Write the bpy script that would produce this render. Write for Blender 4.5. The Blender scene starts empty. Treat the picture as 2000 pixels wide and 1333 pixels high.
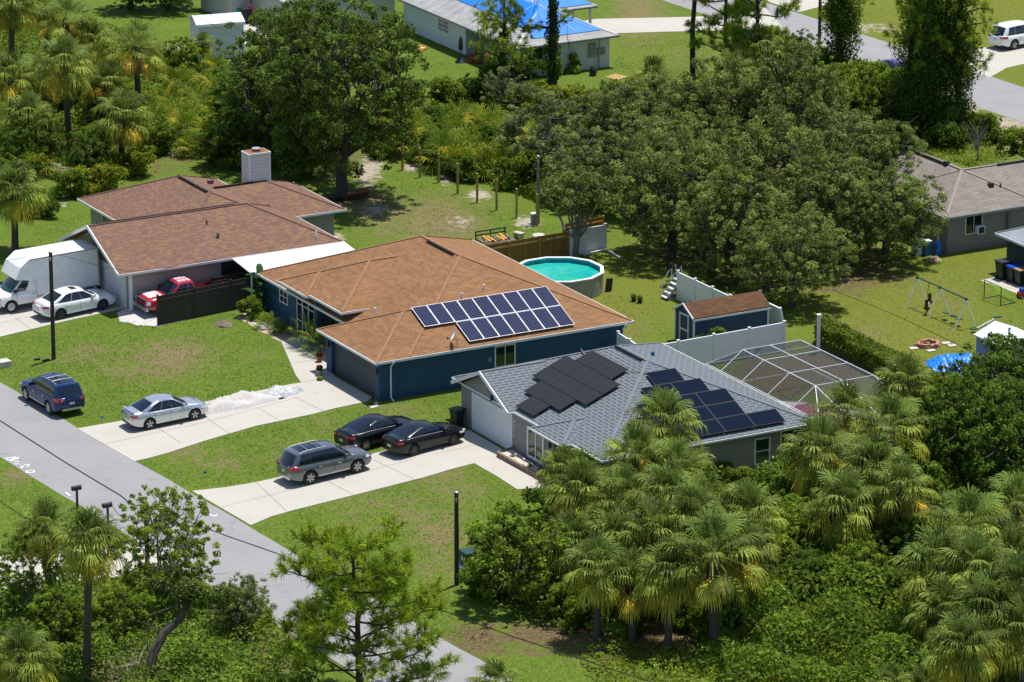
import bpy, bmesh, math, random
import numpy as np
from mathutils import Vector, Matrix
R = math.radians
random.seed(7); RNG = np.random.default_rng(11)
scene = bpy.context.scene
col = scene.collection

# ---------------------------------------------------------------- camera
CAM_H, FPX, PITCH = 80.0, 9000.0, R(17.2)
cd = bpy.data.cameras.new("camera"); cam = bpy.data.objects.new("camera", cd); col.objects.link(cam)
cam.location = (0, 0, CAM_H); cam.rotation_euler = (R(90) - PITCH, 0, 0)
cd.sensor_width = 36.0; cd.lens = FPX / 2000 * 36; cd.clip_start = 1; cd.clip_end = 3000
scene.camera = cam

# ---------------------------------------------------------------- sky, sun, exposure
SUN = Vector((0.17, 0.16, 0.97)).normalized()
elev = math.asin(SUN.z); azim = math.atan2(SUN.x, SUN.y)
w = bpy.data.worlds.new("World"); scene.world = w; w.use_nodes = True
nt = w.node_tree; bg = nt.nodes["Background"]
sky = nt.nodes.new("ShaderNodeTexSky"); sky.sky_type = 'NISHITA'; sky.sun_disc = False
sky.sun_elevation = elev; sky.sun_rotation = azim; sky.altitude = 10; sky.air_density = 1.0; sky.dust_density = 0.6
nt.links.new(sky.outputs[0], bg.inputs[0]); bg.inputs[1].default_value = 0.122
sd = bpy.data.lights.new("sun", 'SUN'); sd.energy = 5.0; sd.angle = R(0.53); sd.color = (1.0, 0.95, 0.88)
so = bpy.data.objects.new("sun", sd); col.objects.link(so); so.location = (0, 300, 150)
so.rotation_euler = SUN.to_track_quat('Z', 'Y').to_euler()
scene.view_settings.view_transform = 'Standard'; scene.view_settings.look = 'None'
scene.view_settings.gamma = 1; scene.view_settings.exposure = 0.15
scene.cycles.max_bounces = 6; scene.cycles.diffuse_bounces = 3; scene.cycles.transparent_max_bounces = 12


# ---------------------------------------------------------------- survey: photo ray -> real point in the place
_c, _s = math.cos(PITCH), math.sin(PITCH)
def ray(px, py, z):
    a = (px - 1000) / FPX; b = -(py - 666.5) / FPX
    d = Vector((a, _c + b * _s, -_s + b * _c)); return Vector((0, 0, CAM_H)) + d * ((z - CAM_H) / d.z)
RA = R(-57.7); RD = Vector((math.cos(RA), math.sin(RA))); RN = Vector((-RD.y, RD.x))
R0 = ray(0, 748, -0.5)
def sroad(x, y): return (x - R0.x) * RN.x + (y - R0.y) * RN.y      # distance behind the far edge of the near street
def gz(x, y): return -0.5 * (1 - min(1, max(0, sroad(x, y) / 13.0)))   # street lies half a metre below the lots
def at(px, py, dz=0.0):
    z = 0
    for _ in range(12):
        p = ray(px, py, z + dz); z = gz(p.x, p.y)
    return ray(px, py, z + dz)
def rd(s, t, z=0.0):                                                # street coordinates (s across, t along)
    return Vector((R0.x + RN.x * s + RD.x * t, R0.y + RN.y * s + RD.y * t, z))
HA = R(29)                                                          # all the lots' houses stand at this angle

# ---------------------------------------------------------------- materials
MATS = {}
def _nodes(name):
    m = bpy.data.materials.new(name); m.use_nodes = True; MATS[name] = m
    return m, m.node_tree, m.node_tree.nodes["Principled BSDF"]
def N(nt, t, **kw):
    n = nt.nodes.new(t)
    for k, v in kw.items():
        if k.startswith("i_"):
            n.inputs[k[2:].replace("_", " ")].default_value = v
        else: setattr(n, k, v)
    return n
def rgba(c): return (c[0], c[1], c[2], 1)
def mixc(nt, fac, a, b, mode='MIX'):
    n = nt.nodes.new("ShaderNodeMix"); n.data_type = 'RGBA'; n.blend_type = mode
    for i, v in ((0, fac), (6, a), (7, b)):
        if hasattr(v, "node"): nt.links.new(v, n.inputs[i])
        elif i == 0: n.inputs[0].default_value = v
        else: n.inputs[i].default_value = rgba(v)
    return n.outputs[2]
def noise(nt, scale, detail=3.0, vec=None, rough=0.55, dist=0.0):
    n = N(nt, "ShaderNodeTexNoise"); n.inputs["Scale"].default_value = scale; n.inputs["Detail"].default_value = detail
    n.inputs["Roughness"].default_value = rough; n.inputs["Distortion"].default_value = dist
    if vec is None:
        vec = N(nt, "ShaderNodeNewGeometry").outputs["Position"]
    nt.links.new(vec, n.inputs["Vector"]); return n.outputs["Fac"]
def ramp(nt, fac, a, b):
    n = N(nt, "ShaderNodeMapRange"); n.inputs[1].default_value = a; n.inputs[2].default_value = b; n.clamp = True
    nt.links.new(fac, n.inputs[0]); return n.outputs[0]
def bump(nt, bs, h, dist, strength=0.6):
    b = N(nt, "ShaderNodeBump"); b.inputs["Distance"].default_value = dist; b.inputs["Strength"].default_value = strength
    nt.links.new(h, b.inputs["Height"]); nt.links.new(b.outputs[0], bs.inputs["Normal"])
def plain(name, c, rough=0.6, metal=0.0, var=0.18, scale=2.5, spec=0.5, coat=0.0, fine=0.0):
    m, nt, bs = _nodes(name)
    bs.inputs["Roughness"].default_value = rough; bs.inputs["Metallic"].default_value = metal
    bs.inputs["Specular IOR Level"].default_value = spec; bs.inputs["Coat Weight"].default_value = coat; bs.inputs["Coat Roughness"].default_value = 0.04
    tc = N(nt, "ShaderNodeTexCoord").outputs["Object"]
    f = ramp(nt, noise(nt, scale, 5, tc), 0.3, 0.7)
    o = mixc(nt, f, [x * (1 - var) for x in c], [min(1, x * (1 + var)) for x in c])
    if fine:
        f2 = ramp(nt, noise(nt, 30, 2, tc), 0.35, 0.65)
        o = mixc(nt, f2, o, [x * (1 - fine) for x in c])
    nt.links.new(o, bs.inputs["Base Color"]); return m
def cellnoise(nt, uv, bw, rh, shift, seed=0.0):
    """one random value per shingle tab"""
    def M_(op, x, y=None):
        n = N(nt, "ShaderNodeMath", operation=op)
        for i, v in enumerate((x, y)):
            if v is None: continue
            if hasattr(v, "node"): nt.links.new(v, n.inputs[i])
            else: n.inputs[i].default_value = v
        return n.outputs[0]
    s = N(nt, "ShaderNodeSeparateXYZ"); nt.links.new(uv, s.inputs[0]); row = M_('FLOOR', M_('DIVIDE', s.outputs[1], rh)); cl = M_('FLOOR', M_('ADD', M_('DIVIDE', s.outputs[0], bw), M_('MULTIPLY', row, shift)))
    k = N(nt, "ShaderNodeCombineXYZ"); nt.links.new(cl, k.inputs[0]); nt.links.new(row, k.inputs[1]); k.inputs[2].default_value = seed
    w_ = N(nt, "ShaderNodeTexWhiteNoise"); w_.noise_dimensions = '3D'; nt.links.new(k.outputs[0], w_.inputs["Vector"]); return w_.outputs["Value"]
def shingle(name, c, c2, bw=0.42, rh=0.17, gapdark=0.5, spots=None, offset=0.5, stain=0.25, dash=None):
    m, nt, bs = _nodes(name); bs.inputs["Roughness"].default_value = 0.9; bs.inputs["Specular IOR Level"].default_value = 0.2
    uv = N(nt, "ShaderNodeUVMap").outputs[0]
    b = N(nt, "ShaderNodeTexBrick"); b.offset = offset; b.inputs["Scale"].default_value = 1
    b.inputs["Brick Width"].default_value = bw; b.inputs["Row Height"].default_value = rh; b.inputs["Mortar Size"].default_value = 0.012
    b.inputs["Mortar Smooth"].default_value = 0.3; nt.links.new(uv, b.inputs["Vector"])
    o = mixc(nt, cellnoise(nt, uv, bw, rh, offset), c, c2)
    if spots: o = mixc(nt, ramp(nt, cellnoise(nt, uv, spots[1], rh, 0.37, 5.0), spots[2], spots[2] + 0.15), o, spots[0])
    if dash:                                     # regular dark tabs, staggered row by row
        b3 = N(nt, "ShaderNodeTexBrick"); b3.offset = 0.5; b3.inputs["Scale"].default_value = 1; b3.inputs["Brick Width"].default_value = dash[0]; b3.inputs["Row Height"].default_value = dash[1]
        b3.inputs["Mortar Size"].default_value = 0.058; b3.inputs["Mortar Smooth"].default_value = 0.15; nt.links.new(uv, b3.inputs["Vector"])
        o = mixc(nt, b3.outputs["Fac"], dash[2], o)
    else: o = mixc(nt, b.outputs["Fac"], o, [x * gapdark for x in c])
    f = ramp(nt, noise(nt, 0.5, 5), 0.35, 0.75)
    o = mixc(nt, f, o, mixc(nt, stain, o, (0.03, 0.025, 0.02)))
    mp = N(nt, "ShaderNodeMapping"); mp.inputs["Scale"].default_value = (1.6, 0.18, 1); nt.links.new(uv, mp.inputs[0])      # rain streaks down the slope
    o = mixc(nt, ramp(nt, noise(nt, 1.0, 5, mp.outputs[0], 0.65), 0.52, 0.78), o, mixc(nt, stain * 1.2, o, (0.03, 0.025, 0.02)))
    nt.links.new(o, bs.inputs["Base Color"]); bump(nt, bs, b.outputs["Fac"], -0.012, 0.7); return m
def planks(name, c, width=0.14, vert=True, dark=0.45, rough=0.75, var=0.25):
    m, nt, bs = _nodes(name); bs.inputs["Roughness"].default_value = rough
    uv = N(nt, "ShaderNodeUVMap").outputs[0]
    b = N(nt, "ShaderNodeTexBrick"); b.offset = 0.0; b.inputs["Scale"].default_value = 1
    b.inputs["Brick Width"].default_value = width if vert else 40; b.inputs["Row Height"].default_value = 40 if vert else width
    b.inputs["Mortar Size"].default_value = 0.012; b.inputs["Mortar Smooth"].default_value = 0.2
    b.inputs["Color1"].default_value = rgba([x * (1 - var) for x in c]); b.inputs["Color2"].default_value = rgba([min(1, x * (1 + var)) for x in c])
    b.inputs["Mortar"].default_value = rgba([x * dark for x in c]); nt.links.new(uv, b.inputs["Vector"])
    o = mixc(nt, ramp(nt, noise(nt, 1.3, 5), 0.3, 0.75), b.outputs["Color"], [x * (1 - var) for x in c])
    nt.links.new(o, bs.inputs["Base Color"]); bump(nt, bs, b.outputs["Fac"], -0.01, 0.6); return m
def leafmat(name, trans=0.35, rough=0.55, gloss=0.35):
    m, nt, bs = _nodes(name)
    a = N(nt, "ShaderNodeAttribute"); a.attribute_name = "Col"
    bs.inputs["Roughness"].default_value = rough; bs.inputs["Specular IOR Level"].default_value = gloss
    nt.links.new(a.outputs["Color"], bs.inputs["Base Color"])
    t = N(nt, "ShaderNodeBsdfTranslucent")
    hs = N(nt, "ShaderNodeHueSaturation"); hs.inputs["Value"].default_value = 1.25; hs.inputs["Hue"].default_value = 0.485; nt.links.new(a.outputs["Color"], hs.inputs["Color"])
    nt.links.new(hs.outputs[0], t.inputs["Color"])
    mx = N(nt, "ShaderNodeMixShader"); mx.inputs[0].default_value = trans
    nt.links.new(bs.outputs[0], mx.inputs[1]); nt.links.new(t.outputs[0], mx.inputs[2])
    nt.links.new(mx.outputs[0], nt.nodes["Material Output"].inputs[0]); return m
def colattr(name, rough=0.9):
    m, nt, bs = _nodes(name); a = N(nt, "ShaderNodeAttribute"); a.attribute_name = "Col"
    bs.inputs["Roughness"].default_value = rough; nt.links.new(a.outputs["Color"], bs.inputs["Base Color"]); return m
def glass(name, c=(0.012, 0.018, 0.022), rough=0.05, spec=0.75):
    m, nt, bs = _nodes(name); bs.inputs["Base Color"].default_value = rgba(c); bs.inputs["Roughness"].default_value = rough
    bs.inputs["Specular IOR Level"].default_value = spec; return m

leafmat("leaf", 0.42, 0.7, 0.06); leafmat("frond", 0.32, 0.55, 0.12); leafmat("needle", 0.3, 0.7, 0.06); colattr("bark")
plain("white_paint", (0.80, 0.81, 0.82), 0.45, var=0.06); plain("white_vinyl", (0.78, 0.80, 0.82), 0.4, var=0.06)
plain("white_trim", (0.75, 0.76, 0.77), 0.5, var=0.05); plain("soffit", (0.5, 0.5, 0.49), 0.7)
plain("blue_wall", (0.016, 0.066, 0.135), 0.7, var=0.12, scale=0.8); plain("blue_door", (0.030, 0.045, 0.065), 0.6, var=0.06)
plain("taupe_wall", (0.255, 0.235, 0.222), 0.8, var=0.07, scale=0.7); plain("shed_blue", (0.020, 0.052, 0.115), 0.6, var=0.08)
plain("grey_brown_wall", (0.215, 0.195, 0.185), 0.85, var=0.08, scale=0.6); plain("navy_wall", (0.03, 0.045, 0.07), 0.7, var=0.08)
plain("pale_blue_wall", (0.60, 0.66, 0.67), 0.8, var=0.06, scale=0.7); plain("pale_wall", (0.5, 0.5, 0.46), 0.8, var=0.08)
planks("beige_siding", (0.33, 0.30, 0.275), 0.2, False, 0.6, 0.7, 0.06); planks("white_siding", (0.66, 0.69, 0.72), 0.14, False, 0.6, 0.6, 0.05)
planks("chimney_siding", (0.62, 0.62, 0.64), 0.24, False, 0.35, 0.6, 0.05); planks("blue_siding", (0.42, 0.50, 0.60), 0.16, False, 0.62, 0.6, 0.05); planks("white_panel", (0.74, 0.75, 0.76), 0.45, False, 0.7, 0.5, 0.05)
planks("dark_fence", (0.050, 0.046, 0.038), 0.14, True, 0.5); planks("brown_fence", (0.30, 0.165, 0.032), 0.15, True, 0.6)
shingle("brown_shingle", (0.325, 0.172, 0.083), (0.232, 0.122, 0.059), 0.42, 0.17, 0.5, stain=0.15)
shingle("red_shingle", (0.215, 0.122, 0.092), (0.160, 0.094, 0.074), 0.26, 0.12, 0.7, spots=((0.262, 0.150, 0.080), 0.26, 0.62), stain=0.06)
shingle("grey_shingle", (0.188, 0.208, 0.226), (0.170, 0.190, 0.208), 0.5, 0.21, 0.8, stain=0.04, dash=(0.62, 0.21, (0.082, 0.102, 0.122)))
shingle("taupe_shingle", (0.275, 0.242, 0.208), (0.215, 0.190, 0.165), 0.5, 0.2, 0.6, stain=0.12)
shingle("pale_shingle", (0.42, 0.42, 0.41), (0.34, 0.345, 0.34), 0.5, 0.2, 0.7, stain=0.3)
shingle("light_grey_shingle", (0.31, 0.35, 0.38), (0.26, 0.30, 0.33), 0.5, 0.24, 0.6, stain=0.1)
shingle("shed_shingle", (0.155, 0.078, 0.036), (0.100, 0.052, 0.026), 0.4, 0.16, 0.5, stain=0.3)
plain("cap_brown", (0.300, 0.155, 0.073), 0.9, var=0.2, scale=3, fine=0.25); plain("cap_red", (0.165, 0.092, 0.075), 0.9, var=0.2, scale=3, fine=0.3)
plain("cap_grey", (0.160, 0.180, 0.198), 0.9, var=0.12, scale=3, fine=0.15); plain("cap_taupe", (0.255, 0.225, 0.195), 0.9, var=0.1, scale=3)
plain("dark_vent", (0.028, 0.018, 0.014), 0.9); plain("black", (0.012, 0.012, 0.013), 0.5); plain("rubber", (0.016, 0.016, 0.017), 0.8)
plain("metal", (0.55, 0.56, 0.57), 0.35, 0.9); plain("alloy", (0.62, 0.62, 0.63), 0.28, 0.85); plain("dark_alloy", (0.10, 0.10, 0.105), 0.35, 0.8); plain("chrome", (0.6, 0.6, 0.62), 0.32, 0.9); plain("rail_grey", (0.42, 0.43, 0.44), 0.5, 0.4)
plain("white_metal", (0.68, 0.72, 0.76), 0.45, 0.0, 0.07, 1.2); plain("galv", (0.45, 0.46, 0.46), 0.45, 0.6)
plain("wood_new", (0.36, 0.235, 0.08), 0.75, var=0.2); plain("wood_orange", (0.62, 0.30, 0.05), 0.7, var=0.2); plain("wood_old", (0.17, 0.13, 0.10), 0.9, var=0.3); plain("pole_wood", (0.040, 0.033, 0.028), 0.9, var=0.25)
plain("post_wood", (0.36, 0.25, 0.075), 0.8, var=0.25); plain("stump_wood", (0.055, 0.034, 0.028), 0.9, var=0.3)
plain("green_plastic", (0.01, 0.10, 0.055), 0.4); plain("bin_green", (0.012, 0.022, 0.018), 0.45); plain("bin_blue", (0.006, 0.065, 0.55), 0.4); plain("bin_tan", (0.33, 0.21, 0.10), 0.6)
plain("tank_blue", (0.005, 0.13, 0.55), 0.35); plain("tank_teal", (0.004, 0.12, 0.25), 0.35); plain("red", (0.42, 0.012, 0.016), 0.4); plain("pink", (0.85, 0.18, 0.22), 0.6); plain("purple", (0.10, 0.045, 0.20), 0.25, coat=0.6)
plain("tarp_blue", (0.006, 0.19, 0.84), 0.4, var=0.12, scale=1.5); plain("tarp_silver", (0.44, 0.45, 0.47), 0.35, var=0.2, scale=5)
plain("terracotta", (0.32, 0.07, 0.05), 0.8); plain("pot_grey", (0.25, 0.26, 0.27), 0.7); plain("brick_red", (0.42, 0.20, 0.13), 0.9, var=0.3, scale=5); plain("stone_brown", (0.22, 0.16, 0.12), 0.95, var=0.45, scale=6)
plain("box_green", (0.012, 0.05, 0.042), 0.5); plain("lime", (0.35, 0.75, 0.05), 0.5); plain("teal_net", (0.10, 0.45, 0.35), 0.6); plain("umbrella_red", (0.30, 0.10, 0.11), 0.8, var=0.15)
plain("teal", (0.01, 0.25, 0.26), 0.5); plain("pool_wall", (0.30, 0.285, 0.245), 0.6, var=0.08); plain("pool_liner", (0.005, 0.33, 0.44), 0.4)
plain("amber", (0.7, 0.25, 0.02), 0.3); plain("rust", (0.22, 0.09, 0.045), 0.9, var=0.3)
plain("car_grey", (0.135, 0.152, 0.170), 0.28, 0.55, 0.02, coat=1.0); plain("car_silver", (0.55, 0.58, 0.62), 0.28, 0.7, 0.02, coat=1.0); plain("car_blue", (0.004, 0.026, 0.115), 0.3, 0.3, 0.02, spec=0.3, coat=0.5)
plain("car_black", (0.003, 0.004, 0.007), 0.3, 0.0, 0.02, spec=0.3, coat=0.55); plain("car_white", (0.80, 0.82, 0.83), 0.25, 0.0, 0.02, coat=1.0); plain("car_red", (0.42, 0.016, 0.032), 0.3, 0.1, 0.05, coat=0.6); plain("faded_pink", (0.80, 0.55, 0.57), 0.5, var=0.25, scale=4)
plain("tail_red", (0.40, 0.006, 0.012), 0.15, coat=1.0); plain("lamp_clear", (0.6, 0.62, 0.64), 0.12, coat=1.0); plain("plate", (0.55, 0.57, 0.55), 0.5)
glass("car_glass", (0.006, 0.012, 0.024)); glass("window_glass", (0.012, 0.022, 0.022), 0.04); glass("green_glass", (0.012, 0.05, 0.03), 0.06); glass("windshield_teal", (0.02, 0.06, 0.065), 0.05)
glass("panel_front_sheen", (0.024, 0.021, 0.020), 0.3, 0.3); glass("panel_navy_side", (0.004, 0.009, 0.022), 0.12, 0.14); plain("lamp_white", (0.8, 0.8, 0.78), 0.4); plain("line_black", (0.012, 0.012, 0.012), 0.7); plain("foil_dark", (0.02, 0.02, 0.022), 0.6)  # same panels twice; the front copy's lighter, browner base paints in a reflection

def solar_mat():
    m, nt, bs = _nodes("solar_cell"); uv = N(nt, "ShaderNodeUVMap").outputs[0]
    b = N(nt, "ShaderNodeTexBrick"); b.offset = 0; b.inputs["Scale"].default_value = 1; b.inputs["Brick Width"].default_value = 0.166; b.inputs["Row Height"].default_value = 0.166
    b.inputs["Mortar Size"].default_value = 0.011; b.inputs["Mortar Smooth"].default_value = 0; b.inputs["Color1"].default_value = (0.008, 0.011, 0.04, 1); b.inputs["Color2"].default_value = (0.012, 0.015, 0.05, 1); b.inputs["Mortar"].default_value = (0.075, 0.085, 0.13, 1)
    nt.links.new(uv, b.inputs["Vector"]); nt.links.new(b.outputs[0], bs.inputs["Base Color"]); bs.inputs["Roughness"].default_value = 0.12
solar_mat()
def water_mat():
    m, nt, bs = _nodes("pool_water"); bs.inputs["Base Color"].default_value = (0.015, 0.40, 0.33, 1); bs.inputs["Roughness"].default_value = 0.06
    f = ramp(nt, noise(nt, 0.55, 4, dist=1.0), 0.35, 0.7); nt.links.new(mixc(nt, f, (0.008, 0.38, 0.36), (0.045, 0.46, 0.31)), bs.inputs["Base Color"])
    bump(nt, bs, noise(nt, 5, 3), 0.02, 0.25)
water_mat()
def screen_mat():
    m, nt, bs = _nodes("screen_mesh"); bs.inputs["Base Color"].default_value = (0.03, 0.038, 0.046, 1); bs.inputs["Roughness"].default_value = 0.6
    t = N(nt, "ShaderNodeBsdfTransparent"); t.inputs[0].default_value = (0.93, 0.95, 0.96, 1); mx = N(nt, "ShaderNodeMixShader"); mx.inputs[0].default_value = 0.36
    nt.links.new(t.outputs[0], mx.inputs[1]); nt.links.new(bs.outputs[0], mx.inputs[2]); nt.links.new(mx.outputs[0], nt.nodes["Material Output"].inputs[0])
screen_mat()
def ground_mats():
    # lawn: colour comes from the kind of growth at each spot (attributes), mottled with noise
    m, nt, bs = _nodes("lawn"); bs.inputs["Roughness"].default_value = 1.0; bs.inputs["Specular IOR Level"].default_value = 0.1
    def attr(n):
        a = N(nt, "ShaderNodeAttribute"); a.attribute_name = n; return a.outputs["Fac"]
    def math_(op, a, b):
        n = N(nt, "ShaderNodeMath", operation=op)
        for i, v in enumerate((a, b)):
            if hasattr(v, "node"): nt.links.new(v, n.inputs[i])
            else: n.inputs[i].default_value = v
        return n.outputs[0]
    g = mixc(nt, ramp(nt, noise(nt, 0.42, 4), 0.35, 0.65), (0.082, 0.165, 0.015), (0.140, 0.205, 0.024))
    g = mixc(nt, ramp(nt, noise(nt, 2.3, 5, dist=0.6), 0.34, 0.68), g, (0.150, 0.195, 0.032))
    mp = N(nt, "ShaderNodeMapping"); mp.inputs["Scale"].default_value = (1, 0.45, 1); nt.links.new(N(nt, "ShaderNodeNewGeometry").outputs["Position"], mp.inputs[0])
    g = mixc(nt, ramp(nt, noise(nt, 9, 4, mp.outputs[0], 0.7), 0.42, 0.72), g, (0.040, 0.085, 0.008))
    g = mixc(nt, ramp(nt, noise(nt, 6, 4, mp.outputs[0], 0.7, 0.5), 0.56, 0.72), g, (0.20, 0.215, 0.055))
    # yellowing zone
    y = mixc(nt, ramp(nt, noise(nt, 3.5, 5), 0.3, 0.7), (0.20, 0.20, 0.035), (0.135, 0.155, 0.022))
    g = mixc(nt, attr("dry"), g, y)
    # thin patches: more noise with more thinness
    n1 = noise(nt, 1.6, 6, rough=0.65); thin = math_('ADD', n1, math_('MULTIPLY', attr("thin"), 0.5))
    d = mixc(nt, ramp(nt, noise(nt, 5, 4), 0.35, 0.65), (0.235, 0.178, 0.095), (0.17, 0.14, 0.065))
    g = mixc(nt, ramp(nt, thin, 0.70, 1.0), g, d)
    # bare sand and leaf litter
    sd_ = mixc(nt, ramp(nt, noise(nt, 4, 5), 0.35, 0.7), (0.46, 0.40, 0.33), (0.30, 0.25, 0.19))
    sn = math_('ADD', noise(nt, 1.8, 6, rough=0.7), math_('MULTIPLY', attr("sand"), 0.6)); g = mixc(nt, ramp(nt, sn, 0.78, 0.92), g, sd_)
    lt = mixc(nt, ramp(nt, noise(nt, 6, 5), 0.35, 0.65), (0.20, 0.145, 0.078), (0.08, 0.062, 0.03))
    ln = math_('ADD', noise(nt, 1.2, 6, rough=0.7), math_('MULTIPLY', attr("litter"), 0.6)); g = mixc(nt, ramp(nt, ln, 0.74, 0.9), g, lt)
    nt.links.new(g, bs.inputs["Base Color"]); bump(nt, bs, noise(nt, 11, 4, None, 0.7), 0.10, 0.8)
    m, nt, bs = _nodes("asphalt"); bs.inputs["Roughness"].default_value = 0.9
    f = noise(nt, 0.35, 5); o = mixc(nt, ramp(nt, f, 0.3, 0.7), (0.265, 0.260, 0.264), (0.315, 0.310, 0.314))
    o = mixc(nt, ramp(nt, noise(nt, 26, 3), 0.35, 0.7), o, (0.225, 0.22, 0.225)); o = mixc(nt, ramp(nt, noise(nt, 1.1, 6, dist=1), 0.6, 0.75), o, (0.215, 0.21, 0.215))
    vo = N(nt, "ShaderNodeTexVoronoi"); vo.feature = 'DISTANCE_TO_EDGE'; vo.inputs["Scale"].default_value = 0.16
    wv = N(nt, "ShaderNodeVectorMath", operation='ADD'); nz = N(nt, "ShaderNodeTexNoise"); nz.inputs["Scale"].default_value = 0.8; nz.inputs["Detail"].default_value = 5; po = N(nt, "ShaderNodeNewGeometry").outputs["Position"]; nt.links.new(po, nz.inputs["Vector"])
    sc = N(nt, "ShaderNodeVectorMath", operation='SCALE'); sc.inputs["Scale"].default_value = 2.2; nt.links.new(nz.outputs["Color"], sc.inputs[0]); nt.links.new(po, wv.inputs[0]); nt.links.new(sc.outputs[0], wv.inputs[1]); nt.links.new(wv.outputs[0], vo.inputs["Vector"])
    o = mixc(nt, ramp(nt, vo.outputs["Distance"], 0.002, 0.008), mixc(nt, 0.28, o, (0.12, 0.118, 0.12)), o)
    nt.links.new(o, bs.inputs["Base Color"]); bump(nt, bs, noise(nt, 40, 2), 0.01, 0.5)
    m, nt, bs = _nodes("concrete"); bs.inputs["Roughness"].default_value = 0.85
    o = mixc(nt, ramp(nt, noise(nt, 0.5, 6), 0.3, 0.7), (0.425, 0.405, 0.352), (0.48, 0.458, 0.405)); o = mixc(nt, ramp(nt, noise(nt, 1.7, 6, dist=1.5, rough=0.7), 0.58, 0.78), o, (0.345, 0.32, 0.27))
    o = mixc(nt, ramp(nt, noise(nt, 0.9, 6, dist=2.0, rough=0.75), 0.66, 0.82), o, (0.26, 0.245, 0.22)); o = mixc(nt, ramp(nt, noise(nt, 24, 2), 0.4, 0.7), o, (0.40, 0.375, 0.325)); nt.links.new(o, bs.inputs["Base Color"])
    for nm, a, b_, sc in (("gravel_white", (0.66, 0.64, 0.61), (0.42, 0.405, 0.385), 34), ("gravel_tan", (0.50, 0.40, 0.29), (0.30, 0.23, 0.16), 14), ("earth", (0.22, 0.155, 0.095), (0.12, 0.08, 0.05), 5), ("pale_sand", (0.6, 0.54, 0.47), (0.42, 0.36, 0.30), 5)):
        m, nt, bs = _nodes(nm); bs.inputs["Roughness"].default_value = 0.95
        n_ = noise(nt, sc, 4, rough=0.7); nt.links.new(mixc(nt, ramp(nt, n_, 0.35, 0.6), b_, a), bs.inputs["Base Color"]); bump(nt, bs, n_, 0.05, 0.8)
ground_mats()

# ---------------------------------------------------------------- objects
def tag(o, label=None, cat=None, group=None, kind=None):
    if label: o["label"] = label
    if cat: o["category"] = cat
    if group: o["group"] = group
    if kind: o["kind"] = kind
    return o
def empty(name, loc, rz=0.0, label=None, cat=None, group=None):
    o = bpy.data.objects.new(name, None); o.empty_display_size = 0.3; col.objects.link(o)
    o.location = loc; o.rotation_euler = (0, 0, rz); return tag(o, label, cat, group)
def copy_tree(o, parent=None):
    c = o.copy(); col.objects.link(c)
    if parent is not None: c.parent = parent
    for ch in list(o.children): copy_tree(ch, c)
    return c
def metric_uv(me):
    uvl = me.uv_layers.new(name="UVMap"); up = Vector((0, 0, 1)); vs = me.vertices
    for p in me.polygons:
        n = p.normal
        if abs(n.z) > 0.999: t = Vector((1, 0, 0))
        else: t = up.cross(n).normalized()
        s = n.cross(t)
        for li in p.loop_indices:
            q = vs[me.loops[li].vertex_index].co; uvl.data[li].uv = (q.dot(t) + 50, q.dot(s) + 50)
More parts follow.
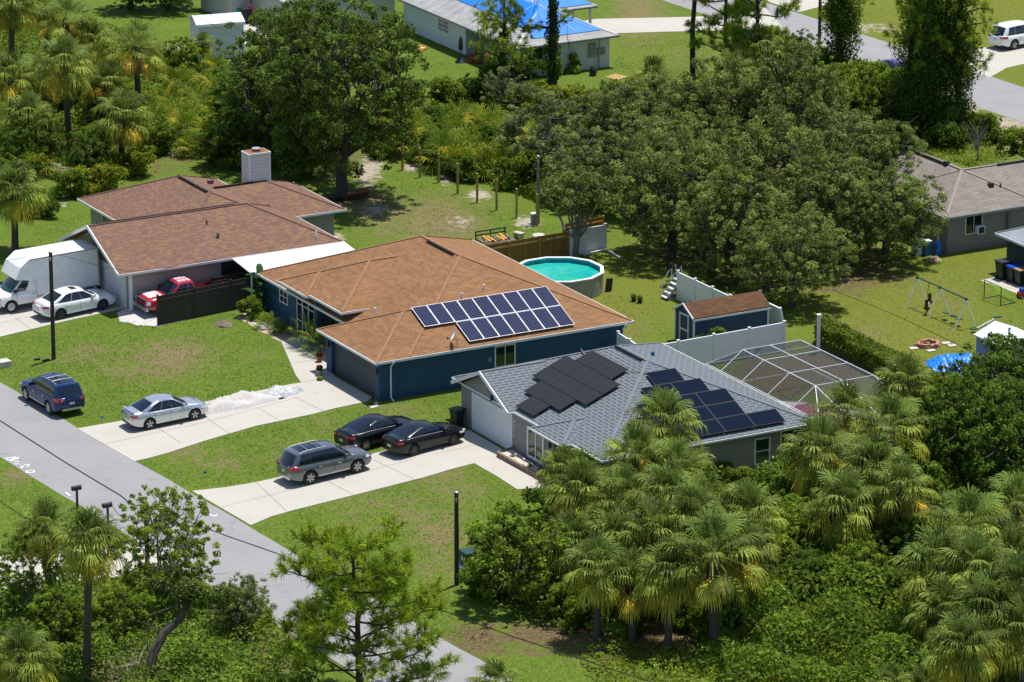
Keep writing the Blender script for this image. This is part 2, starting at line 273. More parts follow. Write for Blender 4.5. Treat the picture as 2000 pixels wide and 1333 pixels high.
class MB:
    def __init__(self): self.v = []; self.f = []; self.m = []
    def add(self, vs, fs, m=0):
        k = len(self.v); self.v += [tuple(x) for x in vs]
        for f in fs: self.f.append(tuple(i + k for i in f)); self.m.append(m)
        return self
    def quad(self, a, b, c, d, m=0): return self.add([a, b, c, d], [(0, 1, 2, 3)], m)
    def box(self, x0, x1, y0, y1, z0, z1, m=0, M=None):
        vs = [Vector((x, y, z)) for z in (z0, z1) for y in (y0, y1) for x in (x0, x1)]
        if M is not None: vs = [M @ q for q in vs]
        return self.add(vs, [(0, 2, 3, 1), (4, 5, 7, 6), (0, 1, 5, 4), (2, 6, 7, 3), (0, 4, 6, 2), (1, 3, 7, 5)], m)
    def bar(self, a, b, wd, hd, m=0):                 # box beam from a to b
        a = Vector(a); b = Vector(b); d = (b - a); L = d.length; d.normalize()
        up = Vector((0, 0, 1)) if abs(d.z) < 0.95 else Vector((1, 0, 0)); s = d.cross(up).normalized(); t = s.cross(d)
        vs = [p + s * (wd / 2 * i) + t * (hd / 2 * j) for p in (a, b) for i, j in ((-1, -1), (1, -1), (1, 1), (-1, 1))]
        return self.add(vs, [(3, 2, 1, 0), (4, 5, 6, 7), (0, 1, 5, 4), (1, 2, 6, 5), (2, 3, 7, 6), (3, 0, 4, 7)], m)
    def prism(self, poly, z0, z1, m=0):
        n = len(poly); vs = [(p[0], p[1], z0) for p in poly] + [(p[0], p[1], z1) for p in poly]
        return self.add(vs, [tuple(range(n - 1, -1, -1)), tuple(range(n, 2 * n))] + [(i, (i + 1) % n, n + (i + 1) % n, n + i) for i in range(n)], m)
    def tube(self, pts, rs, n=8, m=0, cap=True):
        pts = [Vector(p) for p in pts]; 
        if not hasattr(rs, "__len__"): rs = [rs] * len(pts)
        vs = []; ref = None
        for i, p in enumerate(pts):
            d = (pts[min(i + 1, len(pts) - 1)] - pts[max(i - 1, 0)]).normalized()
            if ref is None: ref = Vector((1, 0, 0)) if abs(d.x) < 0.8 else Vector((0, 1, 0))
            s = d.cross(ref).normalized(); t = d.cross(s); ref = -d.cross(s).cross(d).cross(d) if False else ref
            vs += [p + (s * math.cos(k * 2 * math.pi / n) + t * math.sin(k * 2 * math.pi / n)) * rs[i] for k in range(n)]
        fs = [(i * n + k, i * n + (k + 1) % n, (i + 1) * n + (k + 1) % n, (i + 1) * n + k) for i in range(len(pts) - 1) for k in range(n)]
        if cap: fs += [tuple(range(n)), tuple(range(len(vs) - 1, len(vs) - n - 1, -1))]
        return self.add(vs, fs, m)
    def lathe(self, prof, c=(0, 0, 0), n=20, m=0, axis='z'):
        vs = []
        for r, h in prof:
            for k in range(n):
                a = 2 * math.pi * k / n; x, y = r * math.cos(a), r * math.sin(a)
                q = (x, y, h) if axis == 'z' else ((x, h, y) if axis == 'y' else (h, x, y))
                vs.append((q[0] + c[0], q[1] + c[1], q[2] + c[2]))
        fs = [(i * n + k, i * n + (k + 1) % n, (i + 1) * n + (k + 1) % n, (i + 1) * n + k) for i in range(len(prof) - 1) for k in range(n)]
        fs += [tuple(range(n - 1, -1, -1)), tuple(range(len(vs) - n, len(vs)))]
        return self.add(vs, fs, m)
    def build(self, name, mats, parent=None, smooth=False, bevel=0.0, uv=True):
        me = bpy.data.meshes.new(name); me.from_pydata(self.v, [], self.f)
        if isinstance(mats, str): mats = [mats]
        for x in mats: me.materials.append(MATS[x])
        me.polygons.foreach_set("material_index", self.m)
        bm = bmesh.new(); bm.from_mesh(me); bmesh.ops.recalc_face_normals(bm, faces=bm.faces)
        if bevel:
            bmesh.ops.remove_doubles(bm, verts=bm.verts, dist=1e-4)
            bmesh.ops.bevel(bm, geom=list(bm.edges), offset=bevel, segments=2, affect='EDGES', profile=0.7, clamp_overlap=True)
        bm.to_mesh(me); bm.free()
        if smooth:
            me.polygons.foreach_set("use_smooth", [True] * len(me.polygons)); me.set_sharp_from_angle(angle=R(38))
        if uv: metric_uv(me)
        o = bpy.data.objects.new(name, me); col.objects.link(o)
        if parent is not None: o.parent = parent
        return o
def raw_mesh(name, V, F, mat, C=None, parent=None, attrs=None, smooth=False):
    """numpy vertices, faces (n x 3 or n x 4) and per-vertex colours -> one mesh object"""
    me = bpy.data.meshes.new(name); V = np.asarray(V, np.float32); F = np.asarray(F, np.int32); k = F.shape[1]
    me.vertices.add(len(V)); me.vertices.foreach_set("co", V.ravel()); me.loops.add(F.size); me.loops.foreach_set("vertex_index", F.ravel())
    me.polygons.add(len(F)); me.polygons.foreach_set("loop_start", np.arange(0, F.size, k, dtype=np.int32))
    try: me.polygons.foreach_set("loop_total", np.full(len(F), k, np.int32))
    except Exception: pass
    if smooth: me.polygons.foreach_set("use_smooth", np.ones(len(F), bool))
    me.update(calc_edges=True)
    if C is not None:
        a = me.color_attributes.new("Col", 'FLOAT_COLOR', 'POINT'); A = np.ones((len(V), 4), np.float32); A[:, :3] = C; a.data.foreach_set("color", A.ravel())
    for n_, x in (attrs or {}).items():
        a = me.attributes.new(n_, 'FLOAT', 'POINT'); a.data.foreach_set("value", np.asarray(x, np.float32))
    me.materials.append(MATS[mat]); o = bpy.data.objects.new(name, me); col.objects.link(o)
    if parent is not None: o.parent = parent
    return o
# ---------------------------------------------------------------- ground, streets, drives
def blobs(X, Y, lst):
    a = np.zeros_like(X)
    for px, py, rx, ry, s in lst:                       # centre on the ground, radii in metres across and deep
        p = at(px, py); a = np.maximum(a, s * np.exp(-(((X - p.x) / rx) ** 2 + ((Y - p.y) / ry) ** 2)))
    return a
def build_ground():
    xs = np.concatenate([[-900, -500, -250, -120], np.arange(-62, 62.1, 0.5), [120, 250, 500, 900]])
    ys = np.concatenate([[-200, 0, 100, 160], np.arange(186, 402.1, 0.6), [500, 700, 1000, 1600]])
    X, Y = np.meshgrid(xs, ys); s = (X - R0.x) * RN.x + (Y - R0.y) * RN.y
    Zs = -0.5 * (1 - np.clip(s / 13.0, 0, 1)) 
    V = np.stack([X, Y, Zs], -1).reshape(-1, 3); nx, ny = len(xs), len(ys)
    i, j = np.meshgrid(np.arange(nx - 1), np.arange(ny - 1)); a = (j * nx + i).ravel(); F = np.stack([a, a + 1, a + nx + 1, a + nx], -1)
    dry = blobs(X, Y, [(1780, 620, 7, 22, 0.75), (1700, 560, 6, 14, 0.7), (1900, 520, 6, 10, 0.6), (1850, 40, 9, 26, 0.85), (1960, 30, 8, 25, 0.8), (1180, 600, 4, 10, 0.7), (1280, 560, 4, 10, 0.7), (1930, 170, 4, 8, 0.6), (1250, 90, 4, 12, 0.25)])
    thin = blobs(X, Y, [(330, 700, 3.4, 5, 0.95), (250, 720, 2.5, 4, 0.7), (500, 700, 2, 3, .5), (780, 800, 3, 3, .6), (600, 880, 3, 3, .6), (440, 900, 2.5, 3, .6), (700, 950, 3, 3, .6), (800, 1010, 3, 4, .7), (620, 1060, 2, 3, .6), (310, 725, 2, 3.5, 0.7), (420, 690, 3, 4, 0.45), (170, 690, 2.5, 3, 0.7), (60, 710, 3, 3, 0.35), (640, 830, 2.2, 3, 0.5), (370, 885, 1.6, 2.5, 0.75), (860, 935, 2.6, 3, 0.75), (900, 960, 2, 3, 0.7), (740, 985, 4, 3.5, 0.6), (700, 1010, 3, 4, 0.5), (860, 1040, 2.4, 5, 0.8), (860, 1100, 2, 4, 0.6),
        (850, 430, 4, 9, 0.9), (760, 425, 3, 7, 0.8), (890, 440, 2.6, 5, 1.0), (960, 400, 3, 6, 0.5), (720, 400, 3, 5, 0.9), (860, 1110, 2, 6, 0.6), (1840, 585, 4, 6, 0.5), (1870, 645, 4, 6, 0.4), (1690, 660, 2.5, 5, 0.7), (1980, 545, 3, 5, 0.5), (1230, 640, 3, 6, 0.5), (30, 930, 1.2, 2, 0.9), (1960, 260, 4, 8, 0.9), (1250, 25, 3, 14, 0.9), (1350, 110, 5, 10, 0.5), (880, 185, 3, 6, 0.6), (150, 95, 3, 8, 0.8)])
    sand = blobs(X, Y, [(720, 335, 1.3, 6, 0.8), (735, 322, .8, 3, 0.8), (806, 326, .9, 1.8, 0.85), (872, 352, .8, 1.8, 0.85), (935, 381, 1.0, 2, 0.9), (1030, 434, 1.1, 2, 0.9), (900, 435, 1.5, 3, 0.6), (730, 410, 1.5, 3, 0.7), (340, 110, 1.5, 5, 0.9), (130, 300, 2, 7, 0.8), (160, 300, 2, 5, 0.7), (500, 255, 2, 6, 0.6), (650, 465, 1.2, 2.5, 0.7), (1880, 205, 3, 3, 0.8), (1960, 240, 4, 2.5, 0.75), (1700, 55, 4, 3, 0.6), (110, 395, 2, 4, 0.5)])
    litter = blobs(X, Y, [(1520, 735, 4, 6, 0.85), (1600, 720, 4, 6, 0.8), (1450, 470, 6, 14, 0.8), (1600, 500, 5, 10, 0.7), (1330, 470, 5, 10, 0.6), (1640, 545, 4, 5, 0.75), (1720, 540, 3, 4, 0.6), (1300, 1235, 2.5, 4, 0.95), (1180, 1245, 3, 4, 0.8), (1050, 1240, 3, 3.5, 0.8), (250, 1310, 3, 5, 0.6), (930, 1250, 2.6, 3, 0.75), (300, 300, 9, 14, 0.5), (100, 300, 8, 18, 0.5), (900, 290, 8, 10, 0.5), (1550, 260, 12, 20, 0.7), (640, 300, 5, 12, 0.6), (680, 390, 2, 4, 0.6), (560, 1260, 5, 5, 0.6)])
    o = raw_mesh("ground", V, F, "lawn", attrs={"dry": dry.ravel(), "thin": thin.ravel(), "sand": sand.ravel(), "litter": litter.ravel()}, smooth=True)
    tag(o, kind="structure")
build_ground()

def slab(name, poly, mat, lift=0.03, thick=0.12, joints=None, step=1.0, jitter=0.0, kind="structure", rnd=None):
    """a paved sheet that follows the ground; poly in world xy; joints = lines scored across it"""
    bm = bmesh.new()
    pts = []
    for i, p in enumerate(poly):
        q = poly[(i + 1) % len(poly)]; d = math.hypot(q[0] - p[0], q[1] - p[1]); k = max(1, int(d / step))
        for t in range(k):
            x = p[0] + (q[0] - p[0]) * t / k; y = p[1] + (q[1] - p[1]) * t / k
            if jitter: x += random.uniform(-jitter, jitter); y += random.uniform(-jitter, jitter)
            pts.append((x, y))
    vs = [bm.verts.new((x, y, 0)) for x, y in pts]; f = bm.faces.new(vs)
    if f.normal.z < 0: f.normal_flip()
    bmesh.ops.triangulate(bm, faces=[f])
    # cut across the slope so that the sheet bends with the ground
    for sv in (0.02, 3, 6, 9, 12.98):
        bmesh.ops.bisect_plane(bm, geom=bm.verts[:] + bm.edges[:] + bm.faces[:], plane_co=rd(sv, 0), plane_no=(RN.x, RN.y, 0))
    for v_ in bm.verts: v_.co.z = gz(v_.co.x, v_.co.y) + lift
    r = bmesh.ops.extrude_face_region(bm, geom=bm.faces[:])
    for e in r["geom"]:
        if isinstance(e, bmesh.types.BMVert): e.co.z -= thick
    bmesh.ops.recalc_face_normals(bm, faces=bm.faces)
    me = bpy.data.meshes.new(name); bm.to_mesh(me); bm.free(); me.materials.append(MATS[mat]); metric_uv(me)
    o = bpy.data.objects.new(name, me); col.objects.link(o); o["kind"] = kind; return o
def pxpoly(*pts): return [tuple(at(*p).xy) for p in pts]
def joint(name, segs, wd=0.045, lift=0.034):
    mb = MB()
    for a, b in segs:
        A, B = at(*a), at(*b); d = (B - A).xy.normalized(); n = Vector((-d.y, d.x)) * wd / 2; k = max(1, int((B - A).length / 1.5))
        for i in range(k):
            P, Q = A.lerp(B, i / k), A.lerp(B, (i + 1) / k)
            mb.quad(*[(q.x + sg * n.x, q.y + sg * n.y, gz(q.x, q.y) + lift) for q, sg in ((P, -1), (Q, -1), (Q, 1), (P, 1))])
    o = mb.build(name, "joint_dark"); o["kind"] = "structure"
plain("joint_dark", (0.25, 0.22, 0.18), 0.9); plain("road_paint", (0.72, 0.72, 0.72), 0.8, var=0.3, scale=6)

slab("road", [tuple(rd(0, t).xy) if k == 0 else tuple(rd(-5.95, t).xy) for k, t in [(0, x) for x in range(-90, 130, 2)] + [(1, x) for x in range(128, -92, -2)]], "asphalt", 0.012, 0.1, step=2.0, jitter=0.05)
slab("back_road", [tuple(rd(91.9, -120).xy), tuple(rd(91.9, 90).xy), tuple(rd(85.6, 90).xy), tuple(rd(85.6, -120).xy)], "asphalt", 0.012, 0.1)
slab("driveway", pxpoly((150, 838), (243, 822), (330, 803), (400, 786), (590, 748), (655, 737), (727, 777), (718, 785), (610, 810), (500, 833), (400, 862), (330, 885), (290, 896), (262, 902)), "concrete")
joint("driveway_joint", [((207, 868), (400, 826)), ((400, 826), (620, 768)), ((310, 838), (352, 866)), ((395, 812), (448, 848)), ((500, 796), (545, 822)), ((560, 770), (632, 804)), ((588, 748), (655, 737))])
slab("driveway", pxpoly((375, 960), (440, 953), (500, 943), (555, 931), (640, 909), (745, 883), (905, 843), (917, 841), (993, 886), (985, 893), (926, 906), (830, 933), (700, 966), (568, 999), (530, 1010), (490, 1027)), "concrete")
joint("driveway_joint", [((432, 992), (700, 926)), ((700, 926), (950, 866)), ((500, 943), (560, 1000)), ((620, 930), (690, 968)), ((730, 900), (810, 938))])
slab("driveway", pxpoly((-60, 676), (0, 659), (120, 630), (230, 606), (250, 601), (185, 557), (90, 572), (-60, 606)), "concrete")
joint("driveway_joint", [((-40, 640), (200, 590)), ((30, 622), (62, 645)), ((110, 608), (145, 624))])
slab("driveway", pxpoly((-60, 1088), (0, 1087), (130, 1075), (285, 1056), (352, 1100), (260, 1120), (130, 1148), (-60, 1152)), "concrete", 0.02)
slab("path", pxpoly((588, 748), (578, 735), (549, 668), (583, 659), (612, 682), (636, 715), (655, 737)), "concrete", 0.04)
joint("path_joint", [((570, 711), (628, 703)), ((561, 690), (612, 682))], lift=0.044)
slab("path", pxpoly((926, 906), (960, 898), (972, 892), (1012, 912), (1052, 935), (1085, 946), (1076, 955), (1010, 957), (968, 930)), "concrete", 0.035)
slab("driveway", pxpoly((1095, 48), (1165, 38), (1350, 34), (1420, 30), (1490, 12), (1530, 55), (1420, 61), (1300, 63), (1205, 66), (1165, 67)), "concrete")
slab("driveway", pxpoly((1880, 128), (1932, 153), (1965, 134), (2040, 116), (2040, 72), (1890, 100)), "concrete")
slab("driveway", pxpoly((1490, -12), (1500, 4), (1560, 25), (1617, 10), (1655, -12)), "concrete")
slab("patio", pxpoly((432, 28), (452, 20), (520, 40), (540, 62), (500, 82), (436, 92)), "concrete")
slab("patio", pxpoly((1915, 549), (1950, 541), (1985, 545), (2030, 560), (2030, 592), (1999, 579)), "concrete")
slab("gravel_bed", pxpoly((586, 660), (640, 655), (640, 730), (630, 730), (612, 690)), "gravel_white", 0.028, jitter=0.04, step=0.4)
slab("gravel_bed", pxpoly((462, 622), (490, 606), (545, 620), (600, 655), (549, 668), (508, 648)), "gravel_tan", 0.02, jitter=0.08, step=0.5)
slab("gravel_bed", pxpoly((475, 622), (500, 612), (530, 628), (548, 642), (520, 645)), "gravel_white", 0.028, jitter=0.08, step=0.5)
slab("gravel_bed", pxpoly((228, 612), (250, 600), (330, 584), (480, 548), (470, 600), (310, 638), (268, 636), (236, 628)), "gravel_white", 0.02, jitter=0.1, step=0.5)
slab("gravel_bed", pxpoly((716, 790), (735, 785), (741, 795), (726, 798)), "gravel_white", 0.025, jitter=0.06, step=0.3)
# pool deck inside the cage
def u_px(): pass
# scratched utility paint on the street's near edge: letters read across the lane
def letters(strokes, mat, name, lift=0.02):
    mb = MB()
    for pl in strokes:
        for a, b in zip(pl[:-1], pl[1:]):
            A, B = at(*a), at(*b); d = (B - A).xy
            if d.length < 1e-3: continue
            n = Vector((-d.y, d.x)).normalized() * 0.05
            mb.quad(*[(q.x + sg * n.x, q.y + sg * n.y, gz(q.x, q.y) + lift) for q, sg in ((A, -1), (B, -1), (B, 1), (A, 1))])
    return mb.build(name, mat)
letters([[(10, 897), (30, 893)], [(13, 899), (20, 899), (26, 897), (33, 894), (36, 896), (30, 898)], [(18, 900), (28, 902), (25, 899)], [(22, 902), (38, 902)], [(30, 906), (36, 911), (33, 906)], [(40, 912), (46, 911), (42, 914)], [(47, 909), (53, 908), (58, 910), (52, 912)], [(50, 923), (56, 920), (64, 920), (68, 922), (63, 924), (54, 924), (50, 923)]], "road_paint", "road_marking")["kind"] = "structure"
letters([[(128, 962), (137, 969)], [(405, 1003), (418, 1010), (424, 1006)]], "road_paint", "road_marking")["kind"] = "structure"
# ---------------------------------------------------------------- houses
# each house has its own axes: x runs back from the street, y runs left along it, origin under its front right eave corner
FH = 0.14
def hip(mb, caps, fas, x0, x1, y0, y1, ze, p, gable=(), drop=0.0, capw=0.2, rake=('x0',)):
    """one hipped (or gabled) roof body; caps gets hip and ridge tiles, fas the eave boards"""
    ze = ze - drop; w = min(x1 - x0, y1 - y0) / 2; zr = ze + p * w
    if (x1 - x0) >= (y1 - y0):
        ym = (y0 + y1) / 2; a = Vector((x0 if 'x0' in gable else x0 + w, ym, zr)); b = Vector((x1 if 'x1' in gable else x1 - w, ym, zr))
    else:
        xm = (x0 + x1) / 2; a = Vector((xm, y0 if 'y0' in gable else y0 + w, zr)); b = Vector((xm, y1 if 'y1' in gable else y1 - w, zr))
    A, B, C, D = (Vector((x0, y0, ze)), Vector((x1, y0, ze)), Vector((x1, y1, ze)), Vector((x0, y1, ze)))
    th = Vector((0, 0, -0.10)); vs = [A, B, C, D, a, b]; vs = vs + [q + th for q in vs]
    along_x = (x1 - x0) >= (y1 - y0)
    if along_x: top = [(0, 1, 5, 4), (1, 2, 5), (2, 3, 4, 5), (3, 0, 4)]; hips = [(A, a), (D, a), (B, b), (C, b)]
    else: top = [(3, 0, 4, 5), (0, 1, 4), (1, 2, 5, 4), (2, 3, 5)]; hips = [(A, a), (B, a), (C, b), (D, b)]
    side_of = {'y0': (0, 1), 'x1': (1, 2), 'y1': (2, 3), 'x0': (3, 0)}
    drop_f = [set(side_of[g_]) for g_ in gable]
    top = [f for f in top if not (len(f) == 3 and set(f[:2]) in drop_f)]
    low = [tuple(i + 6 for i in reversed(f)) for f in top]
    rim = [(i, i + 6, (i + 1) % 4 + 6, (i + 1) % 4) for i in range(4) if {i, (i + 1) % 4} not in drop_f]
    mb.add(vs, top + low + rim)
    up = Vector((0, 0, 0.008))
    for q, r_ in hips:
        if abs((q - r_).x) < 1e-4 or abs((q - r_).y) < 1e-4: continue
        caps.bar(q.lerp(r_, 0.01) + up, r_ + up, capw, 0.022)
    if (a - b).length > 0.1: caps.bar(a + up, b + up, capw, 0.026)
    if fas is not None:
        t, h = 0.05, FH; zt = ze - 0.006
        if 'y0' not in gable: fas.box(x0 - t, x1 + t, y0 - t, y0 - 0.001, zt - h, zt)
        if 'y1' not in gable: fas.box(x0 - t, x1 + t, y1 + 0.001, y1 + t, zt - h, zt)
        for nm, xx, sg in (('x0', x0, -1), ('x1', x1, 1)):
            if nm not in gable: fas.box(min(xx + sg * 0.001, xx + sg * t), max(xx + sg * 0.001, xx + sg * t), y0 - 0.001, y1 + 0.001, zt - h - 0.002, zt - 0.002)
            elif nm in rake:
                for yy in (y0, y1): fas.bar((xx + sg * 0.02, yy, ze - 0.05), (xx + sg * 0.02, (y0 + y1) / 2, zr - 0.05), 0.06, 0.2)
    return a, b
def win(parent, face, c, a0, a1, z0, z1, nv=1, nh=0, frame="white_trim", pane="window_glass", fw=0.07, name="window", recess=0.02):
    """face 'x': wall faces -x at x=c, a = y range; face 'y': wall faces -y at y=c, a = x range; 'X' the same facing +x"""
    mb = MB(); gl = MB(); d = 0.05
    def bx(m, p0, p1, q0, q1, e0, e1):
        sg = 1 if face in 'xy' else -1; lo, hi = sorted((c - sg * e0, c - sg * e1))
        if face in 'xX': m.box(lo, hi, p0, p1, q0, q1)
        else: m.box(p0, p1, lo, hi, q0, q1)
    bx(mb, a0, a1, z0, z0 + fw, 0, d); bx(mb, a0, a1, z1 - fw, z1, 0, d); bx(mb, a0, a0 + fw, z0 + fw, z1 - fw, 0, d); bx(mb, a1 - fw, a1, z0 + fw, z1 - fw, 0, d)
    for i in range(1, nv + 1):
        q = a0 + (a1 - a0) * i / (nv + 1); bx(mb, q - fw * .3, q + fw * .3, z0 + fw, z1 - fw, 0, d - 0.012)
    for i in range(1, nh + 1):
        q = z0 + (z1 - z0) * i / (nh + 1); bx(mb, a0 + fw, a1 - fw, q - fw * .3, q + fw * .3, 0, d - 0.015)
    bx(gl, a0 + fw * .9, a1 - fw * .9, z0 + fw * .9, z1 - fw * .9, 0.004, recess)
    f = mb.build(name, frame, parent); gl.build("pane", pane, f); return f
def roofpt(H, px, py, n, d):
    """where the photo's ray meets the local plane n.x = d of house H"""
    M = H.matrix_basis; o = Vector((0, 0, CAM_H)); q = ray(px, py, 0); Mi = M.inverted(); o = Mi @ o; q = Mi @ q; e = q - o
    n = Vector(n); return o + e * ((d - n.dot(o)) / n.dot(e))
def house(name, corner_px, ze, label, dz=0.0):
    p = ray(*corner_px, ze); p.z = 0
    H = empty(name, p, HA, label, "house"); H["group"] = "houses of the neighbourhood"; return H
def vents(H, parent, pts, n, d, mat, h=0.3, r=0.07, box=False, name="roof_vent"):
    for px, py in pts:
        q = roofpt(H, px, py, n, d); m = MB()
        if box: m.box(q.x - .16, q.x + .16, q.y - .14, q.y + .14, q.z - .1, q.z + .13)
        else: m.tube([q - Vector((0, 0, .1)), q + Vector((0, 0, h))], r, 8)
        m.build(name, mat, parent)
def ridge_slot(parent, a, b, mat="dark_vent", off=(0.16, 0, 0), z=0.035):
    m = MB(); o = Vector(off) + Vector((0, 0, z)); m.bar(Vector(a) + o, Vector(b) + o, 0.14, 0.05); m.build("ridge_vent", mat, parent)
def downspout(H, x, y, ze, dx=0.0, dy=-0.25):
    m = MB(); m.tube([(x, y, ze - .1), (x + .0, y, ze - .2), (x - dx, y - dy, ze - .45), (x - dx, y - dy, 0.15), (x - dx * .2, y - dy * .2 - .1, 0.05)], 0.05, 6); m.build("downspout", "white_trim", H)

# ---- B: blue house with the brown hipped roof
HB = house("blue_house", (735, 709), 2.45, "dark blue house under a brown hipped shingle roof with a satellite dish")
ZE, PB = 2.45, 0.42
roof, caps, fas = MB(), MB(), MB()
W = 19.5
rl = hip(roof, caps, fas, 2.0, 16.7, 0.0, W, ZE, PB)
hip(roof, caps, fas, 0.0, 9.0, 0.002, 7.38, ZE, PB, drop=0.004, gable=('x1',))
hip(roof, caps, fas, 1.75, 11.0, 7.7, 15.4, 3.1, PB, gable=('x1',))
hip(roof, caps, fas, 1.45, 6.5, 11.7, 15.39, 3.1, PB, drop=0.004, gable=('x1',))
ro = roof.build("roof", "brown_shingle", HB); caps.build("ridge_cap", "cap_brown", ro); fas.build("gutter", "white_trim", HB)
ridge_slot(ro, (9.35, 11.2, rl[0].z), (9.35, 7.8, rl[0].z), off=(-0.2, 0, 0))
wl = MB()
wl.box(0.35, 3.0, 0.35, 0.9, -0.5, ZE - .1); wl.box(0.35, 3.0, 6.3, 6.95, -0.5, ZE - .1); wl.box(0.62, 3.0, 0.9, 6.3, -0.5, ZE - .1); wl.box(0.352, 0.62, 0.9, 6.3, 2.2, ZE - .1)
wl.box(3.0, 16.3, 0.35, 7.3, -0.3, ZE - .1); wl.box(3.4, 10.0, 7.3, 15.0, -0.3, 3.0); wl.box(10.0, 16.3, 7.3, 15.0, -0.3, ZE - .1); wl.box(2.35, 16.3, 15.0, 19.1, -0.3, ZE - .1);
wl.box(2.05, 3.4, 14.25, 15.0, -0.4, 3.0); wl.box(2.05, 2.35, 11.45, 11.9, -0.4, 3.0); wl.box(2.052, 2.3, 11.9, 14.25, 2.72, 3.0)
wo = wl.build("wall", "blue_wall", HB)
g = MB(); g.box(0.54, 0.6, 0.92, 6.28, -0.4, 2.18)
for i in range(1, 4): g.box(0.528, 0.54, 0.92, 6.28, -0.4 + i * .64, -0.4 + i * .64 + .03)
g.build("garage_door", "blue_door", HB)
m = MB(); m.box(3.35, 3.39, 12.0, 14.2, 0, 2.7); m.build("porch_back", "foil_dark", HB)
m = MB()                                        # white screen enclosure round the front entry
for y in (11.93, 12.7, 13.5, 14.2): m.box(2.08, 2.13, y, y + .05, 0, 2.72)
for z in (0.9, 1.9, 2.66): m.box(2.085, 2.125, 11.98, 14.2, z, z + .05)
m.bar((2.1, 13.55, 1.95), (2.1, 12.9, 0.3), .05, .05); s = m.build("screen_door", "white_trim", HB)
for y0, y1 in ((9.2, 10.3), (7.5, 8.6)):
    win(HB, 'x', 3.4, y0, y1, 2.1, 2.75, 2, 0); win(HB, 'x', 3.4, y0, y1, 0.5, 1.9, 2, 1)
win(HB, 'x', 2.35, 15.9, 17.0, 1.25, 2.1, 1, 1); win(HB, 'y', 0.35, 7.75, 9.1, 0.85, 2.15, 1, 0)
downspout(HB, 1.05, -0.05, ZE, 0, -.32); downspout(HB, 16.2, -0.05, ZE, 0, -.32); downspout(HB, 1.95, 15.3, ZE, -.3, 0)
m = MB(); m.box(0.25, 0.35, 0.5, 0.66, 1.55, 1.9); m.box(0.25, 0.35, 6.5, 6.66, 1.55, 1.9); m.build("wall_lamp", "black", HB)
m = MB(); m.box(7.35, 7.5, 0.27, 0.35, 1.3, 1.55); m.build("meter_box", "pot_grey", HB)
nB = (0, -PB, 1); vents(HB, ro, [(903, 582), (945, 565)], nB, ZE, "white_trim", .28, .06); vents(HB, ro, [(733, 613)], (-PB, 0, 1), ZE, "white_trim", .35, .06)
# solar array of framed blue panels, two rows
def panel_row(root, origin, e, s, pw, ph, offs, cell, frame, gap=0.02, lift=0.14, fwid=0.035):
    n = e.cross(s).normalized()
    if n.z < 0: n = -n
    for k in offs:
        c = origin + e * (k * (pw + gap)) + n * lift
        def rect(m, w_, h_, t0, t1, mi=0):
            q = [c + e * (i * w_ / 2) + s * (j * h_ / 2) for i, j in ((-1, -1), (1, -1), (1, 1), (-1, 1))]
            m.add([x + n * t0 for x in q] + [x + n * t1 for x in q], [(3, 2, 1, 0), (4, 5, 6, 7), (0, 1, 5, 4), (1, 2, 6, 5), (2, 3, 7, 6), (3, 0, 4, 7)], mi)
        m = MB(); rect(m, pw, ph, 0, .035, 0); rect(m, pw - 2 * fwid, ph - 2 * fwid, .0355, .038, 1)
        o = m.build("solar_panel", [frame, cell], root)
        uvl = o.data.uv_layers[0]                        # cell grid square to the panel
        for p_ in o.data.polygons:
            for li in p_.loop_indices:
                v_ = o.data.vertices[o.data.loops[li].vertex_index].co - c; uvl.data[li].uv = (v_.dot(e) + pw / 2 - fwid + .083 * 0, v_.dot(s) + ph / 2 - fwid)
def solar(H, label, plane_n, plane_d, anchor, e, rows, pw, ph, cell, frame, fwid, lift=0.14, rgap=.03):
    root = empty("solar_array", H.location, HA, label, "solar array", "rooftop solar arrays")
    e = Vector(e).normalized(); n = Vector(plane_n).normalized(); s = n.cross(e).normalized()
    if s.z < 0: s = -s
    o = roofpt(H, *anchor, plane_n, plane_d)
    for r_, offs in rows: panel_row(root, o - s * (r_ * (ph + rgap)), e, s, pw, ph, offs, cell, frame, 0.02, lift, fwid)
    m = MB()
    for r_, offs in rows:
        for q in (-.28, .28):
            a = o - s * (r_ * (ph + rgap) + q * ph) + n * (lift - .05); m.bar(a + e * (min(offs) - .5) * pw, a + e * (max(offs) + .5) * pw, .04, .06)
    m.build("mounting_rail", "dark_alloy", root); return root
solar(HB, "array of framed dark blue solar panels in two rows on the brown roof", nB, ZE, (830, 622), (1, 0, 0), [(0, list(range(9))), (1, list(range(2, 9)))], 0.965, 1.80, "solar_cell", "metal", 0.028)
# satellite dish
q = HB.matrix_basis @ roofpt(HB, 893, 676, nB, ZE)
D = empty("satellite_dish", q, R(200), "grey satellite dish on a bent arm near the brown roof's lower edge", "satellite dish")
m = MB(); m.tube([(0, 0, -.05), (0, 0, .35), (.1, 0, .55)], .03, 8); m.build("mast", "galv", D)
m = MB(); m.lathe([(.02, 0), (.2, .03), (.36, .1), (.37, .11), (.2, .045), (.02, .015)], n=24); o = m.build("reflector", "white_paint", D, True); o.location = (.12, 0, .62); o.rotation_euler = (R(15), R(62), 0)
m = MB(); m.tube([(.12, 0, .35), (.55, 0, .5)], .015, 6); m.box(.52, .62, -.04, .04, .47, .57); m.build("feed_arm", "dark_alloy", D)

FH = 0.10
